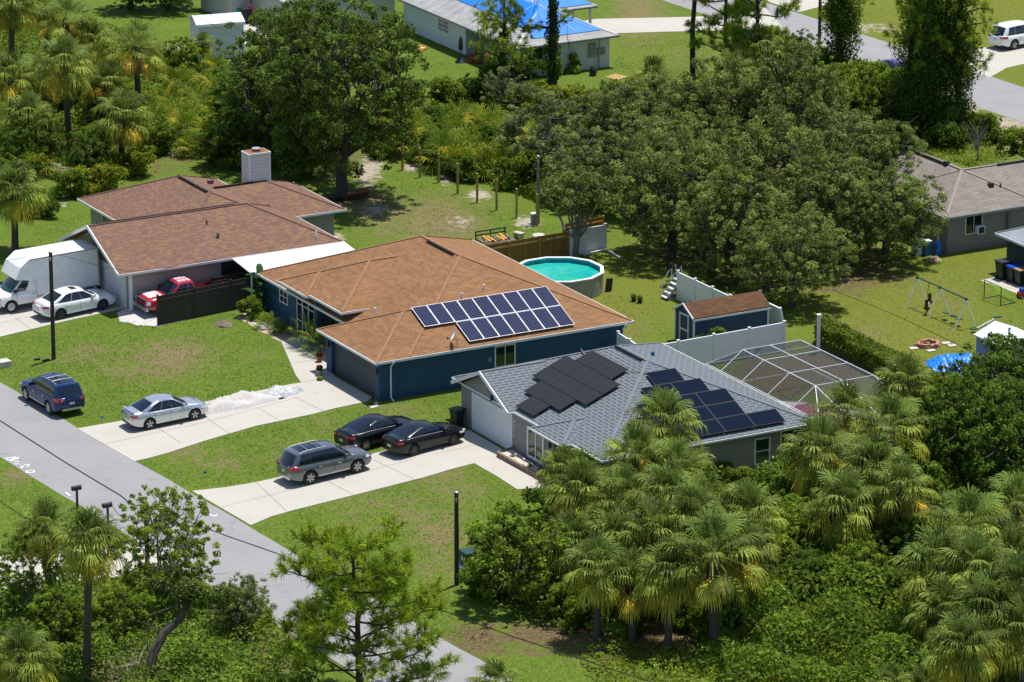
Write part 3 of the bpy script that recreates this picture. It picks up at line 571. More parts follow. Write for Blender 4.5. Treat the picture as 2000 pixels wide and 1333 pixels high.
# ---- C: taupe house under a grey roof
HC = house("taupe_house", (1186, 899), 2.35, "taupe stucco house under a grey shingle roof with black solar panels")
ZE, PC = 2.35, 0.395
roof, caps, fas = MB(), MB(), MB()
rc = hip(roof, caps, fas, -0.3, 13.15, 0.0, 16.6, ZE, PC)
hip(roof, caps, fas, -0.9, 5.0, 3.2, 6.7, ZE, PC, drop=0.003, gable=('x1',))
gb = MB(); hip(gb, caps, fas, -0.7, 7.5, 9.5, 15.95, ZE, 0.45, gable=('x0', 'x1'), drop=0.004); roof.add(gb.v, gb.f)
ro = roof.build("roof", "grey_shingle", HC); caps.build("ridge_cap", "cap_grey", ro); fas.build("fascia", "white_trim", HC)
ridge_slot(ro, (6.43, 9.9, rc[0].z), (6.43, 7.0, rc[0].z), "black", off=(-0.2, 0, 0))
wl = MB()
yg0, yg1 = 9.75, 15.6
wl.box(-0.3, 12.7, 9.1, yg1, -0.6, ZE - .1)                        # garage and everything behind it
wl.box(-0.3, 12.7, 5.2, 9.099, -0.6, ZE - .1); wl.box(0.9, 12.7, 2.4, 5.199, -0.5, ZE - .1); wl.box(0.1, 12.7, 0.4, 2.399, -0.5, ZE - .1)
wl.add([(-0.302, 9.75, ZE - .12), (-0.302, 15.7, ZE - .12), (-0.302, 12.72, ZE + 0.45 * 2.9)], [(0, 1, 2)]); wl.box(-0.62, -0.3, 2.6, 2.85, -0.3, ZE - .1)
wl.build("wall", "taupe_wall", HC)
g = MB(); g.box(-0.345, -0.31, 9.85, 14.1, -0.35, 2.0)
for i in range(1, 4): g.box(-0.352, -0.345, 9.85, 14.1, -0.35 + i * .59, -0.35 + i * .59 + .025)
g.build("garage_door", "white_panel", HC)
m = MB(); m.box(-0.37, -0.3, 14.1, 14.25, -.4, 2.15); m.box(-0.37, -0.3, 9.68, 9.83, -.4, 2.15); m.box(-0.37, -0.3, 9.83, 14.1, 2.0, 2.15); m.build("door_trim", "white_trim", HC)
m = MB()                                        # house number in small upright figures, one under another, beside the garage door
m.box(-0.372, -0.371, 9.70, 9.80, 1.2, 1.21); m.build("number_plate", "white_trim", HC)
win(HC, 'x', -0.3, 6.2, 8.05, 0.25, 2.0, 1, 0, fw=0.16, pane="green_glass"); win(HC, 'x', 0.1, 0.75, 1.75, 0.3, 1.9, 0, 1, fw=.09, pane="green_glass")
win(HC, 'x', 0.9, 3.1, 4.2, 0.0, 2.05, 1, 0, name="front_door", pane="foil_dark")
win(HC, 'y', 0.4, 9.35, 10.35, 0.4, 1.9, 0, 1, fw=.08, pane="green_glass")
win(HC, 'y', 0.4, 11.0, 12.66, -0.2, 2.1, 1, 1, fw=.07, pane="foil_dark", name="screen_window")
m = MB(); m.box(-0.42, -0.3, 5.45, 5.6, 1.45, 1.75); m.box(-0.42, -0.3, 11.9, 12.05, 2.3, 2.6); m.build("wall_lamp", "black", HC)
vents(HC, ro, [(1275, 695)], (PC, 0, 1), ZE + PC * 13.15, "tank_teal", .22, .11)
m = MB(); q = roofpt(HC, 1212, 732, (-PC, 0, 1), ZE + .3 * PC); q2 = roofpt(HC, 1262, 733, (0, -PC, 1), ZE); rr = roofpt(HC, 1240, 727, (-PC, 0, 1), ZE + .3 * PC)
m.tube([q + Vector((0, 0, .08)), rr + Vector((0, 0, .1)), q2 + Vector((0, 0, .08))], .03, 6)
q = roofpt(HC, 1143, 698, (-PC, 0, 1), ZE + .3 * PC); q2 = roofpt(HC, 1135, 687, (-PC, 0, 1), ZE + .3 * PC); m.tube([q + Vector((0, 0, .1)), q2 + Vector((0, 0, .12))], .035, 6); m.build("conduit", "metal", ro)
nF = (-PC, 0, 1); dF = ZE + .3 * PC; nR = (0, -PC, 1)
solar(HC, "diamond shaped array of black solar panels above the taupe house's front windows", nF, dF, (1110, 758), (0, -1, 0), [(2, [0]), (1, [-.5, .5]), (0, [-1, 0, 1]), (-1, [-1, 0, 1]), (-2, [-.5, .5])], 1.96, 1.12, "panel_front_sheen", "black", .02, .15)
solar(HC, "stepped array of black solar panels on the grey roof's side towards the palms", nR, ZE, (1298, 741), (1, 0, 0), [(0, [0]), (1, [-.5, .5]), (2, [-1, 0, 1]), (3, [-1, 0, 1]), (4, [-2, -1, 0, 1, 2])], 1.86, 1.12, "panel_navy_side", "black", .02, .15)

FH = 0.14
# ---- A: beige house under the reddish brown roof
HX = house("beige_house", (246, 535), 2.5, "beige sided house under a reddish brown roof with a boxed chimney")
ZE = 2.5
roof, caps, fas = MB(), MB(), MB()
ra = hip(roof, caps, fas, -0.5, 14.53, 0.0, 8.8, ZE, 0.443, gable=('x0',))
rb = hip(roof, caps, fas, 4.2, 13.9, 2.4, 16.56, ZE + .1, 0.417)
rw = hip(roof, caps, fas, 8.0, 17.83, 6.11, 13.6, ZE + .1, 0.397, gable=('x0',), rake=())
ro = roof.build("roof", "red_shingle", HX); caps.build("ridge_cap", "cap_red", ro); fas.build("fascia", "white_trim", HX)
ridge_slot(ro, ra[0] + Vector((.6, 0, 0)), (9.4, ra[0].y, ra[0].z), off=(0, .1, 0)); ridge_slot(ro, (rb[0].x, 11.6, rb[0].z), (rb[0].x, 7.4, rb[0].z), off=(-.15, 0, 0)); ridge_slot(ro, (10.5, rw[0].y, rw[0].z), (13.2, rw[0].y, rw[0].z), off=(0, -.1, 0))
wl = MB(); wl.box(0.5, 13.9, 0.5, 8.2, -0.4, ZE - .12); wl.box(4.8, 13.4, 8.2, 16.0, -0.3, ZE - .02); wl.box(13.4, 17.3, 6.7, 13.0, -0.3, ZE - .02)
wl.add([(0.498, 0.5, ZE - .12), (0.498, 8.2, ZE - .12), (0.498, 8.2, ZE + .443 * .5), (0.498, 4.4, ZE + .443 * 4.2), (0.498, 0.5, ZE + .443 * .4)], [(0, 1, 2, 3, 4)])
wl.build("wall", "beige_siding", HX)
g = MB(); g.box(0.42, 0.49, 1.05, 6.3, -0.35, 2.15); g.build("garage_door", "white_panel", HX)
m = MB(); m.box(0.40, 0.6, 0.42, 0.56, -.4, ZE - .12); m.box(0.40, 0.497, 6.32, 6.45, -.4, 2.2); m.build("corner_trim", "white_trim", HX)
m = MB(); y0, y1 = 4.7, 6.9; zb = ZE + .443 * 1.55; m.add([(0.49, y0, zb), (0.49, y1, zb), (0.49, y0, ZE + .443 * 3.4)], [(0, 1, 2)]); m.add([(0.44, y0 + .08, zb + .06), (0.44, y1 - .35, zb + .06), (0.44, y0 + .08, ZE + .443 * 3.4 - .2), (0.48, y0 + .08, zb + .06), (0.48, y1 - .35, zb + .06), (0.48, y0 + .08, ZE + .443 * 3.4 - .2)], [(0, 1, 2), (0, 3, 4, 1), (1, 4, 5, 2), (2, 5, 3, 0)], 1); m.build("gable_window", ["white_trim", "foil_dark"], HX)
win(HX, 'x', 4.8, 12.4, 14.2, 0.6, 2.1, 1, 0); win(HX, 'y', 6.7, 13.6, 15.2, 0.6, 2.2, 1, 0, pane="foil_dark")
c = MB(); c.box(13.0, 14.45, 9.85, 10.85, 3.2, 5.75); ch = c.build("chimney", "chimney_siding", HX)
c = MB()
for x in (12.97, 14.38): 
    for y in (9.82, 10.78): c.box(x, x + .1, y, y + .1, 3.2, 5.78)
c.box(12.95, 14.5, 9.8, 10.9, 5.781, 5.9); c.build("chimney_trim", "white_trim", ch)
c = MB(); c.box(13.02, 14.43, 9.87, 10.83, 5.901, 5.93); c.tube([(13.75, 10.35, 5.9), (13.75, 10.35, 6.05)], .22, 10); c.build("chimney_cap", "rust", ch); c = MB(); c.tube([(13.75, 10.35, 6.05), (13.75, 10.35, 6.1)], .3, 12); c.build("flue_cover", "galv", ch)
nA = (0, -.443, 1)
vents(HX, ro, [(404, 438)], nA, ZE, "rust", .25, .06); vents(HX, ro, [(426, 464)], nA, ZE, "wood_old", .3, .1); vents(HX, ro, [(618, 464)], nA, ZE, "white_trim", .42, .05)
vents(HX, ro, [(500, 402), (519, 404)], (0, -.397, 1), ZE + .1 - .397 * 6.11, "cap_red", box=True, name="turbine_vent"); vents(HX, ro, [(411, 356)], (0, -.417, 1), ZE + .1 - .417 * 2.4, "cap_red", box=True, name="turbine_vent")
m = MB(); nstr = 19
for i in range(nstr):
    x0 = 7.0 + 7.6 * i / nstr; x1 = x0 + 7.6 / nstr; zt = 0.0 if i % 2 else 0.02
    m.add([(x0, 0.0, 2.46 + zt), (x1, 0.0, 2.46 + zt), (x1, -2.5, 2.2 + zt), (x0, -2.5, 2.2 + zt), (x0, 0, 2.42), (x1, 0, 2.42), (x1, -2.5, 2.16), (x0, -2.5, 2.16)], [(0, 1, 2, 3), (7, 6, 5, 4), (0, 4, 5, 1), (1, 5, 6, 2), (2, 6, 7, 3), (3, 7, 4, 0)])
m.build("patio_roof", "white_metal", HX)
m = MB()
for x in (7.1, 10.8, 14.5): m.box(x, x + .08, -2.45, -2.37, -.1, 2.16)
m.build("patio_post", "white_trim", HX)
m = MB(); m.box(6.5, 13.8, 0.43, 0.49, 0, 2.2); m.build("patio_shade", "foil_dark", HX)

# ---- E: grey brown house behind the swing set
HE = house("grey_brown_house", (1848, 426), 2.5, "grey brown house with a window air conditioner and blue water tanks")
roof, caps, fas = MB(), MB(), MB()
re_ = hip(roof, caps, fas, 0, 7.2, 0, 14.5, 2.5, 0.5); rf_ = hip(roof, caps, fas, 0.01, 16.0, 0.002, 7.2, 2.5, 0.5, drop=.004, gable=())
ro = roof.build("roof", "taupe_shingle", HE); caps.build("ridge_cap", "cap_taupe", ro); fas.build("fascia", "pot_grey", HE)
ridge_slot(ro, (3.6, 10.0, re_[0].z), (3.6, 5.0, re_[0].z), off=(-.15, 0, 0)); ridge_slot(ro, (6.2, 3.6, rf_[0].z), (9.5, 3.6, rf_[0].z), off=(0, -.12, 0))
wl = MB(); wl.box(0.45, 6.8, 0.45, 14.0, -.3, 2.4); wl.box(6.8, 15.5, 0.45, 6.8, -.3, 2.4); wl.build("wall", "grey_brown_wall", HE)
win(HE, 'y', 0.45, 1.75, 3.05, 1.05, 2.25, 1, 0, fw=.05); m = MB(); m.box(2.5, 3.05, .1, .4, 1.05, 1.55); o = m.build("air_conditioner", "white_paint", HE); m = MB(); m.box(2.56, 2.99, .085, .1, 1.1, 1.5); m.build("grille", "foil_dark", o)
m = MB(); m.box(4.9, 5.05, .3, .44, 1.0, 2.0); m.build("exhaust_pipe", "wood_old", HE)
m = MB(); q = roofpt(HE, 1935, 364, (0, -.5, 1), 2.5); m.box(q.x - .15, q.x + .15, q.y - .15, q.y + .15, q.z - .1, q.z + .22); q = roofpt(HE, 1954, 366, (0, -.5, 1), 2.5); m.tube([q, q + Vector((0, 0, .25))], .05); q = roofpt(HE, 1849, 322, (-.5, 0, 1), 2.5); m.box(q.x - .15, q.x + .15, q.y - .15, q.y + .15, q.z - .1, q.z + .22); m.build("roof_vent", "foil_dark", ro)

# ---- F: navy house at the frame's edge
HF = house("navy_house", (1945, 455), 2.5, "navy blue house corner under pale grey shingles beside the rubbish bins")
roof, caps, fas = MB(), MB(), MB(); hip(roof, caps, fas, 0, 9, -12, 0, 2.5, 0.42); ro = roof.build("roof", "light_grey_shingle", HF); caps.build("ridge_cap", "cap_grey", ro); fas.build("fascia", "white_trim", HF)
wl = MB(); wl.box(0.5, 8.5, -11.5, -0.5, -.3, 2.4); wl.build("wall", "navy_wall", HF)

# ---- D: pale house under blue tarpaulin
HD = house("pale_house", (1009, 95), 2.4, "pale blue house with blue tarpaulins stretched over its light roof")
roof, caps, fas = MB(), MB(), MB(); hip(roof, caps, fas, 0, 8.5, 0, 19, 2.4, 0.42); hip(roof, caps, fas, 5.6, 11.8, 8.9, 17.0, 2.4, .42, drop=.003)
ro = roof.build("roof", "pale_shingle", HD); caps.build("ridge_cap", "pale_wall", ro); fas.build("fascia", "pot_grey", HD)
m = MB(); zt = lambda d: 2.4 + .42 * d + .05; h = 4.25
m.add([(1.9, 2.1, zt(1.9)), (1.9, 19, zt(1.9)), (h, 19, zt(h)), (h, h, zt(h)), (0.9 + .9, 0.75, zt(.75)), (7.5, .75, zt(.75)), (6.6, 1.9, zt(1.9)), (6.6, 19, zt(1.9))], [(0, 1, 2, 3), (0, 3, 4), (3, 5, 4), (3, 6, 5), (3, 2, 7, 6)])
m.add([(6.6, 9.15, zt(.25)), (11.55, 9.15, zt(.25)), (8.7, 12.0, zt(3.1)), (8.7, 13.9, zt(3.1)), (11.55, 16.75, zt(.25))], [(0, 1, 2), (1, 4, 3, 2)])
o = m.build("tarpaulin", "tarp_blue", HD)
m = MB()
for a, b in (((5.4, .8), (h, h)), ((1.9, 5), (h, 4.6)), ((1.9, 8.5), (h, 8.2)), ((6.9, .8), (h, h))):
    f_ = lambda q: Vector((q[0], q[1], zt(min(q[0], q[1])) + .03)); m.bar(f_(a), f_(b), .035, .02); m.build("batten", "white_trim", o); m = MB()
wl = MB(); wl.box(0.55, 8.0, 0.5, 3.9, -.3, 2.3); wl.box(2.0, 8.0, 3.9, 8.7, -.3, 2.3); wl.box(0.55, 8.0, 8.7, 18.5, -.3, 2.3); wl.box(8.0, 10.2, 9.6, 16.0, -.3, 2.3); wl.build("wall", "pale_blue_wall", HD)
m = MB(); m.box(11.35, 11.51, 9.2, 9.36, -.2, 2.3); m.build("carport_post", "white_trim", HD)
win(HD, 'x', 0.55, 11.2, 13.0, 1.0, 2.0, 1, 2, pane="pot_grey"); win(HD, 'x', 2.0, 4.6, 5.9, 0.0, 2.1, 1, 0, name="sliding_door", pane="foil_dark")
m = MB(); m.box(6.2, 6.8, .36, .5, .9, 1.9); m.box(6.95, 7.2, .34, .5, 1.0, 1.5); m.box(7.3, 7.6, .4, .5, 1.0, 1.5); m.tube([(7.05, .4, -.1), (7.05, .4, 1.0)], .04); m.tube([(7.1, .4, 1.5), (7.1, .4, 2.25)], .03); m.build("meter_box", "pot_grey", HD)
m = MB(); m.box(0.6, 2.0, 3.95, 8.65, -.2, 0.03); m.build("porch_floor", "wood_old", HD)

# ---- far buildings behind the spreading oak
p = ray(760, 44, 0); HG = empty("cream_house", p, HA, "cream walled house standing at the top behind the spreading oak", "house", "houses of the neighbourhood")
roof, caps, fas = MB(), MB(), MB(); hip(roof, caps, fas, -9, 1, -.4, 9.5, 2.6, .4); ro = roof.build("roof", "pale_shingle", HG); caps.build("ridge_cap", "pale_wall", ro); m = MB(); m.box(-8.5, 0.5, 0, 9, -.3, 2.5); m.build("wall", "pale_wall", HG)
p = ray(545, 30, 0); HG = empty("cream_outbuilding", p, HA, "cream walled outbuilding beside the pale patio slab with pink cloth", "outbuilding", "houses of the neighbourhood")
m = MB(); m.box(-4.2, 0, 0, 5, -.3, 2.5); m.build("wall", "pale_wall", HG); m = MB(); m.box(-4.4, .2, -.2, 5.2, 2.501, 2.65); m.build("roof", "pale_shingle", HG)
m = MB(); m.box(-2.4, -1.4, -.04, -.003, 0, 2.05); m.build("door", "pot_grey", HG)

# ---- sheds
def gable_shed(name, loc, rz, L, Wd, he, hr, wallm, roofm, label, door=True, trim="white_trim", over=.12, group="garden sheds", ridge_x=True):
    S = empty(name, loc, rz, label, "shed", group)
    wl = MB()
    if ridge_x:
        prof = [(0, -.1), (-Wd, -.1), (-Wd, he), (-Wd / 2, hr), (0, he)]
        vs = [(x, y, z) for x in (0, L) for y, z in prof]; wl.add(vs, [(4, 3, 2, 1, 0), (5, 6, 7, 8, 9)] + [(i, (i + 1) % 5, (i + 1) % 5 + 5, i + 5) for i in range(5)])
    else:
        prof = [(0, -.1), (L, -.1), (L, he), (L / 2, hr), (0, he)]
        vs = [(x, y, z) for y in (0, -Wd) for x, z in prof]; wl.add(vs, [(4, 3, 2, 1, 0), (5, 6, 7, 8, 9)] + [(i, (i + 1) % 5, (i + 1) % 5 + 5, i + 5) for i in range(5)])
    wl.build("wall", wallm, S); rf = MB(); t = .07
    if ridge_x:
        for sg, ye in ((1, over), (-1, -Wd - over)):
            k = (hr - he) / (Wd / 2); a = [(-over, ye, he - k * over + .02), (L + over, ye, he - k * over + .02), (L + over, -Wd / 2, hr + .02), (-over, -Wd / 2, hr + .02)]
            rf.add(a + [(x, y, z + t) for x, y, z in a], [(0, 1, 2, 3), (7, 6, 5, 4), (0, 4, 5, 1), (1, 5, 6, 2), (2, 6, 7, 3), (3, 7, 4, 0)])
    else:
        for xe in (-over, L + over):
            k = (hr - he) / (L / 2); a = [(xe, over, he - k * over + .02), (xe, -Wd - over, he - k * over + .02), (L / 2, -Wd - over, hr + .02), (L / 2, over, hr + .02)]
            rf.add(a + [(x, y, z + t) for x, y, z in a], [(0, 1, 2, 3), (7, 6, 5, 4), (0, 4, 5, 1), (1, 5, 6, 2), (2, 6, 7, 3), (3, 7, 4, 0)])
    rf.build("roof", roofm, S); tr = MB()
    if ridge_x:
        for y in (0.01, -Wd - .01 + .1): tr.box(-.03, .06, y - .1, y, -.05, he - .06); tr.box(L - .06, L + .03, y - .1, y, -.05, he - .06)
        for y in (over, -Wd - over): tr.bar((-over - .02, y, he - .02), (-over - .02, -Wd / 2, hr + .07), .05, .12)
        for ye in (-Wd - over - .02,): tr.box(-over, L + over, ye - .02, ye + .0, he - .16, he - .05)
    tr.build("trim", trim, S)
    if door:
        d = MB(); c = -Wd / 2
        for y in (c - .52, c + .42): d.box(-.05, -.004, y, y + .1, .05, he + .02)
        d.box(-.05, -.004, c - .42, c + .42, he - .08, he + .02); d.box(-.048, -.004, c - .42, c + .42, .85, .95); d.build("door_frame", trim, S)
        d = MB(); d.box(-.03, -.003, c - .42, c + .42, .05, he - .08); d.build("door", wallm, S)
    return S
gable_shed("garden_shed", ray(1318, 663, 0), HA, 5.1, 2.15, 1.85, 2.42, "shed_blue", "shed_shingle", "navy blue garden shed with white trim and a brown shingle roof")
gable_shed("garden_shed", ray(373, 104, 0), R(18), 3.4, 2.35, 2.62, 3.0, "white_siding", "white_metal", "white sided shed with a flat pitched metal roof beside the concrete slab", door=False)
gable_shed("garden_shed", ray(1905, 720, 0) + Vector((0, 0, 0)), HA, 2.7, 3.2, 2.0, 2.55, "pot_grey", "white_metal", "small shed with a bright white metal roof beside the lawn's blue tarp", door=False, ridge_x=False)
# ---------------------------------------------------------------- vehicles (x forward, y left, origin on the ground under the middle)
def lerp_tab(tab, x):
    if x <= tab[0][0]: return tab[0][1]
    for (a, p), (b, q) in zip(tab[:-1], tab[1:]):
        if x <= b:
            t = (x - a) / (b - a); t = t * t * (3 - 2 * t) * .5 + t * .5; return p + (q - p) * t
    return tab[-1][1]
def make_wheel(parent, x, y, r, wd, rim, spokes):
    sg = 1 if y > 0 else -1
    t = MB(); t.lathe([(r * .66, -wd / 2), (r * .9, -wd / 2), (r, -wd * .36), (r, wd * .36), (r * .9, wd / 2), (r * .66, wd / 2), (r * .64, 0)], n=28, axis='y')
    w_ = empty("wheel", (x, y, r)); w_.parent = parent
    t.build("tyre", "rubber", w_, True)
    m = MB(); rr = r * .66; ya = sg * wd * .30; yb = sg * wd * .44
    m.lathe([(rr, sg * wd * .1), (rr, sg * wd * .46), (rr * .92, sg * wd * .46), (rr * .9, ya)], n=28, axis='y')
    m.lathe([(.001, yb), (rr * .22, yb), (rr * .24, ya), (.001, ya)], n=12, axis='y')
    for i in range(spokes):
        for d in ((-.16, .16) if spokes < 8 else (0,)):
            a = 2 * math.pi * i / spokes + .3; p = Vector((math.cos(a) * rr * .15, yb, math.sin(a) * rr * .15)); q = Vector((math.cos(a + d) * rr * .95, yb, math.sin(a + d) * rr * .95))
            m.bar(p, q, rr * .13, .03)
    m.lathe([(.001, ya * .3), (rr * .9, ya * .3), (rr * .9, ya * .28), (.001, ya * .28)], n=16, axis='y', m=1)
    m.build("rim", [rim, "black"], w_)
def make_car(name, label, spec, group="parked vehicles"):
    S = spec; L, W, H = S["L"], S["W"], S["H"]; h2 = L / 2; hw = W / 2
    E = empty(name, (0, 0, 0), 0, label, S.get("cat", "car"), group)
    wb0, wb1 = S["axles"]; r = S["r"]; Ra = r * 1.17
    deck, belt = S["deck"], S["belt"]; paint = S["paint"]
    def plan(x):
        t = abs(x) / h2; k = 1.0 if t < .55 else 1 - .045 * ((t - .55) / .45) ** 2
        e = h2 - abs(x)
        if e < .42: k *= math.sqrt(max(0, 1 - ((.42 - e) / .42) ** 2 * .36)) 
        return hw * k
    zb = lambda x: S["zb"] + .16 * max(0, (abs(x) - h2 * .80) / (h2 * .2)) ** 1.5
    xs = set(np.linspace(-h2, h2, 44).round(4)) | {round(-h2 + d, 4) for d in (.02, .06, .12, .2, .3)} | {round(h2 - d, 4) for d in (.02, .06, .12, .2, .3)}
    for c in (wb0, wb1):
        for k in range(-8, 9): xs.add(round(c + Ra * math.sin(k / 8 * math.pi / 2), 4))
        xs.add(round(c - Ra - .006, 4)); xs.add(round(c + Ra + .006, 4))
    xs = sorted(x for x in xs if -h2 - 1e-6 <= x <= h2 + 1e-6); ring = []
    for x in xs:
        w_ = plan(x); zt = lerp_tab(deck, x); zs = min(zt - .03, lerp_tab(belt, x)); b = zb(x); hgt = zs - b
        za = 0
        for c in (wb0, wb1):
            if abs(x - c) <= Ra + 1e-5: za = max(za, r + math.sqrt(max(0, Ra * Ra - (x - c) ** 2)))
        pr = [(0, b + .02), (.80 * w_, b), (.965 * w_, b + .06), (.99 * w_, b + .36 * hgt), (1.0 * w_, b + .62 * hgt), (.985 * w_, b + .82 * hgt), (.945 * w_, zs - .02), (.90 * w_, zs + (zt - zs) * .45), (.78 * w_, zt - .004), (.42 * w_, zt + .022), (0, zt + .03)]
        if za:
            q = []
            for i, (y, z) in enumerate(pr):
                if i == 1: q.append((.62 * w_, za))
                elif 2 <= i <= 6 and z < za: q.append((max(y, .97 * w_), za + i * .002))
                else: q.append((y, z))
            pr = q
        ring.append(pr)
    n = len(ring[0]); m = MB(); V = []; Fp = []; Mi = []
    for x, pr in zip(xs, ring):
        V += [(x, -y, z) for y, z in reversed(pr[1:])] + [(x, y, z) for y, z in pr[:]] 
    k = 2 * n - 1
    # order: right top ... right bottom, centre bottom, left bottom ... left top
    V = []
    for x, pr in zip(xs, ring):
        V += [(x, -y, z) for y, z in pr[:0:-1]] + [(x, pr[0][0], pr[0][1])] + [(x, y, z) for y, z in pr[1:]]
    for i in range(len(xs) - 1):
        for j in range(k - 1):
            Fp.append((i * k + j, i * k + j + 1, (i + 1) * k + j + 1, (i + 1) * k + j)); jj = min(j, k - 2 - j); Mi.append(1 if jj >= n - 3 else 0)
    Fp.append(tuple(range(k))); Mi.append(0); Fp.append(tuple(range((len(xs) - 1) * k, len(xs) * k))); Mi.append(0)
    m.v, m.f, m.m = V, Fp, Mi
    B = m.build("body", [paint, "black"], E, True, uv=False)
    # greenhouse
    xr0, xr1, xf1, xf0 = S["gh"]; yb_ = lambda x: plan(x) * .90; yr = hw * S.get("tumble", .70); zr = H
    roofz = lambda s: zr - .05 * (2 * s - 1) ** 2 - S.get("rdrop", 0) * max(0, .5 - s) ** 2 * 4
    zlow = lambda x: min(lerp_tab(deck, x), lerp_tab(belt, x) + .06) - .03
    NS = 14
    def side(s, t, sg, off=0.0):
        xl = xr0 + (xf0 - xr0) * s; xu = xr1 + (xf1 - xr1) * s; x = xl + (xu - xl) * t
        y = yb_(xl) + (yr - yb_(xl)) * t + .045 * math.sin(math.pi * min(1, t)) + off; z = zlow(xl) + (roofz(s) - zlow(xl)) * t
        return Vector((x, sg * y, z))
    def screen(front, t, q, off=0.0):            # windshield / rear window: q across -1..1, t upward
        s = 1 if front else 0; p = side(s, t, 1); bul = (.16 if front else -.13) * (1 - t * .45) * (1 - q * q); sg = 1 if front else -1
        return Vector((p.x + bul + sg * off, p.y * q, p.z + .045 * t * (1 - q * q) + off * .6))
    def roofp(s, q, off=0.0):
        p = side(s, 1, 1); e = (.16 * .55 * max(0, (s - .6) / .4) ** 2 - .13 * .55 * max(0, (.4 - s) / .4) ** 2) * (1 - q * q)
        return Vector((p.x + e, p.y * q, p.z + .045 * (1 - q * q) + off))
    g = MB()
    def grid(mb, f, a, b, mi=0, flip=False):
        P = [[f(u, v) for v in b] for u in a]; base = len(mb.v)
        vs = [p for row in P for p in row]; nb = len(b)
        fs = [(i * nb + j, i * nb + j + 1, (i + 1) * nb + j + 1, (i + 1) * nb + j) for i in range(len(a) - 1) for j in range(nb - 1)]
        mb.add(vs, fs, mi)
    ss = np.linspace(0, 1, NS); tt = np.linspace(0, 1, 6); qq = np.linspace(-1, 1, 9)
    for sg in (-1, 1): grid(g, lambda u, v: side(u, v, sg), ss, tt)
    grid(g, lambda u, v: screen(True, u, v), tt, qq); grid(g, lambda u, v: screen(False, u, v), tt, qq); grid(g, lambda u, v: roofp(u, v), ss, qq)
    go = g.build("roof", paint, E, uv=False)
    me = go.data; bm = bmesh.new(); bm.from_mesh(me); bmesh.ops.remove_doubles(bm, verts=bm.verts, dist=.003); bmesh.ops.recalc_face_normals(bm, faces=bm.faces); bm.to_mesh(me); bm.free()
    me.polygons.foreach_set("use_smooth", [True] * len(me.polygons)); me.set_sharp_from_angle(angle=R(40))
    gm = S.get("glass", "car_glass")
    def patch(name_, f, a, b, mat): q = MB(); grid(q, f, a, b); return q.build(name_, mat, E, True, uv=False)
    for sg in (-1, 1):
        for s0, s1 in S["windows"]: patch("side_window", lambda u, v: side(u, v, sg, .008), np.linspace(s0, s1, 8), np.linspace(S.get("wlow", .09), .92, 5), S.get("sglass", gm))
    patch("windshield", lambda u, v: screen(True, u, v, .010), np.linspace(.06, .94, 6), np.linspace(-.92, .92, 9), S.get("fglass", gm))
    if S.get("rearwin", True): patch("rear_window", lambda u, v: screen(False, u, v, .010), np.linspace(S.get("rw0", .10), .92, 6), np.linspace(-.86, .86, 9), gm)
    if S.get("roofglass"): a, b = S["roofglass"]; patch("sunroof", lambda u, v: roofp(u, v, .008), np.linspace(a, b, 6), np.linspace(-S.get("rgw", .8), S.get("rgw", .8), 7), gm)
    if S.get("chrome_line"):
        q = MB()
        for sg in (-1, 1): q.tube([side(s, .12 if i == 0 else .93, sg, .012) for i, rng in enumerate((np.linspace(.06, .97, 8), np.linspace(.97, .1, 8))) for s in rng], .008, 5)
        q.build("window_trim", "chrome", E)
    for wx in (wb0, wb1):
        for sg in (-1, 1): make_wheel(E, wx, sg * (plan(wx) - .11), r, S.get("tw", .22), S.get("rim", "alloy"), S.get("spokes", 5))
    def surf(x, z, sg): # body side point at height z
        i = min(range(len(xs)), key=lambda i: abs(xs[i] - x)); pr = ring[i]
        for (y0, z0), (y1, z1) in zip(pr[2:], pr[3:]):
            if z0 <= z <= z1: return Vector((xs[i], sg * (y0 + (y1 - y0) * (z - z0) / max(1e-6, z1 - z0)), z))
        return Vector((xs[i], sg * pr[4][0], z))
    # lamps hug the corners
    for sg in (-1, 1):
        z0, z1, ln = S["tail"]; q = MB()
        X = np.linspace(-h2 + .015, -h2 + ln, 6); Z = np.linspace(z0, z1, 4)
        grid(q, lambda u, v: surf(u, v, sg) + Vector((-.012, sg * .012, 0)), X, Z); e = surf(-h2 + .015, (z0 + z1) / 2, sg)
        q.box(-h2 - .008, -h2 + .03, min(sg * .52 * hw, e.y * .93), max(sg * .52 * hw, e.y * .93), z0 + .02, z1 - .02); q.build("taillight", "tail_red", E, uv=False)
        z0, z1, ln = S["head"]; q = MB(); X = np.linspace(h2 - ln, h2 - .015, 6); Z = np.linspace(z0, z1, 4)
        grid(q, lambda u, v: surf(u, v, sg) + Vector((.006, sg * .008, 0)), X, Z); q.build("headlight", "lamp_clear", E, uv=False)
    zc = S["tail"][0]; q = MB(); q.box(-h2 - .022, -h2 + .02, -.16, .16, zc - S.get("plate", .12) - .13, zc - S.get("plate", .12)); q.build("number_plate", "plate", E, uv=False)
    q = MB(); q.box(-h2 - .014, -h2 + .05, -hw * .62, hw * .62, S["zb"] + .12, S["zb"] + .24); q.build("rear_bumper", S.get("bumper", "black"), E, uv=False)
    q = MB(); q.box(h2 - .05, h2 + .012, -hw * .5, hw * .5, S["zb"] + .18, S["zb"] + .38); q.build("grille", "black", E, uv=False)
    for sg in (-1, 1):                          # door mirrors
        p = side(.90, .12, sg); q = MB(); q.box(p.x - .10, p.x + .09, min(sg * (abs(p.y) + .0), sg * (abs(p.y) + .24)), max(sg * abs(p.y), sg * (abs(p.y) + .24)), p.z, p.z + .16); q.build("mirror", S.get("mirror", paint), E, False, .03, uv=False)
    q = MB()                                    # door seams
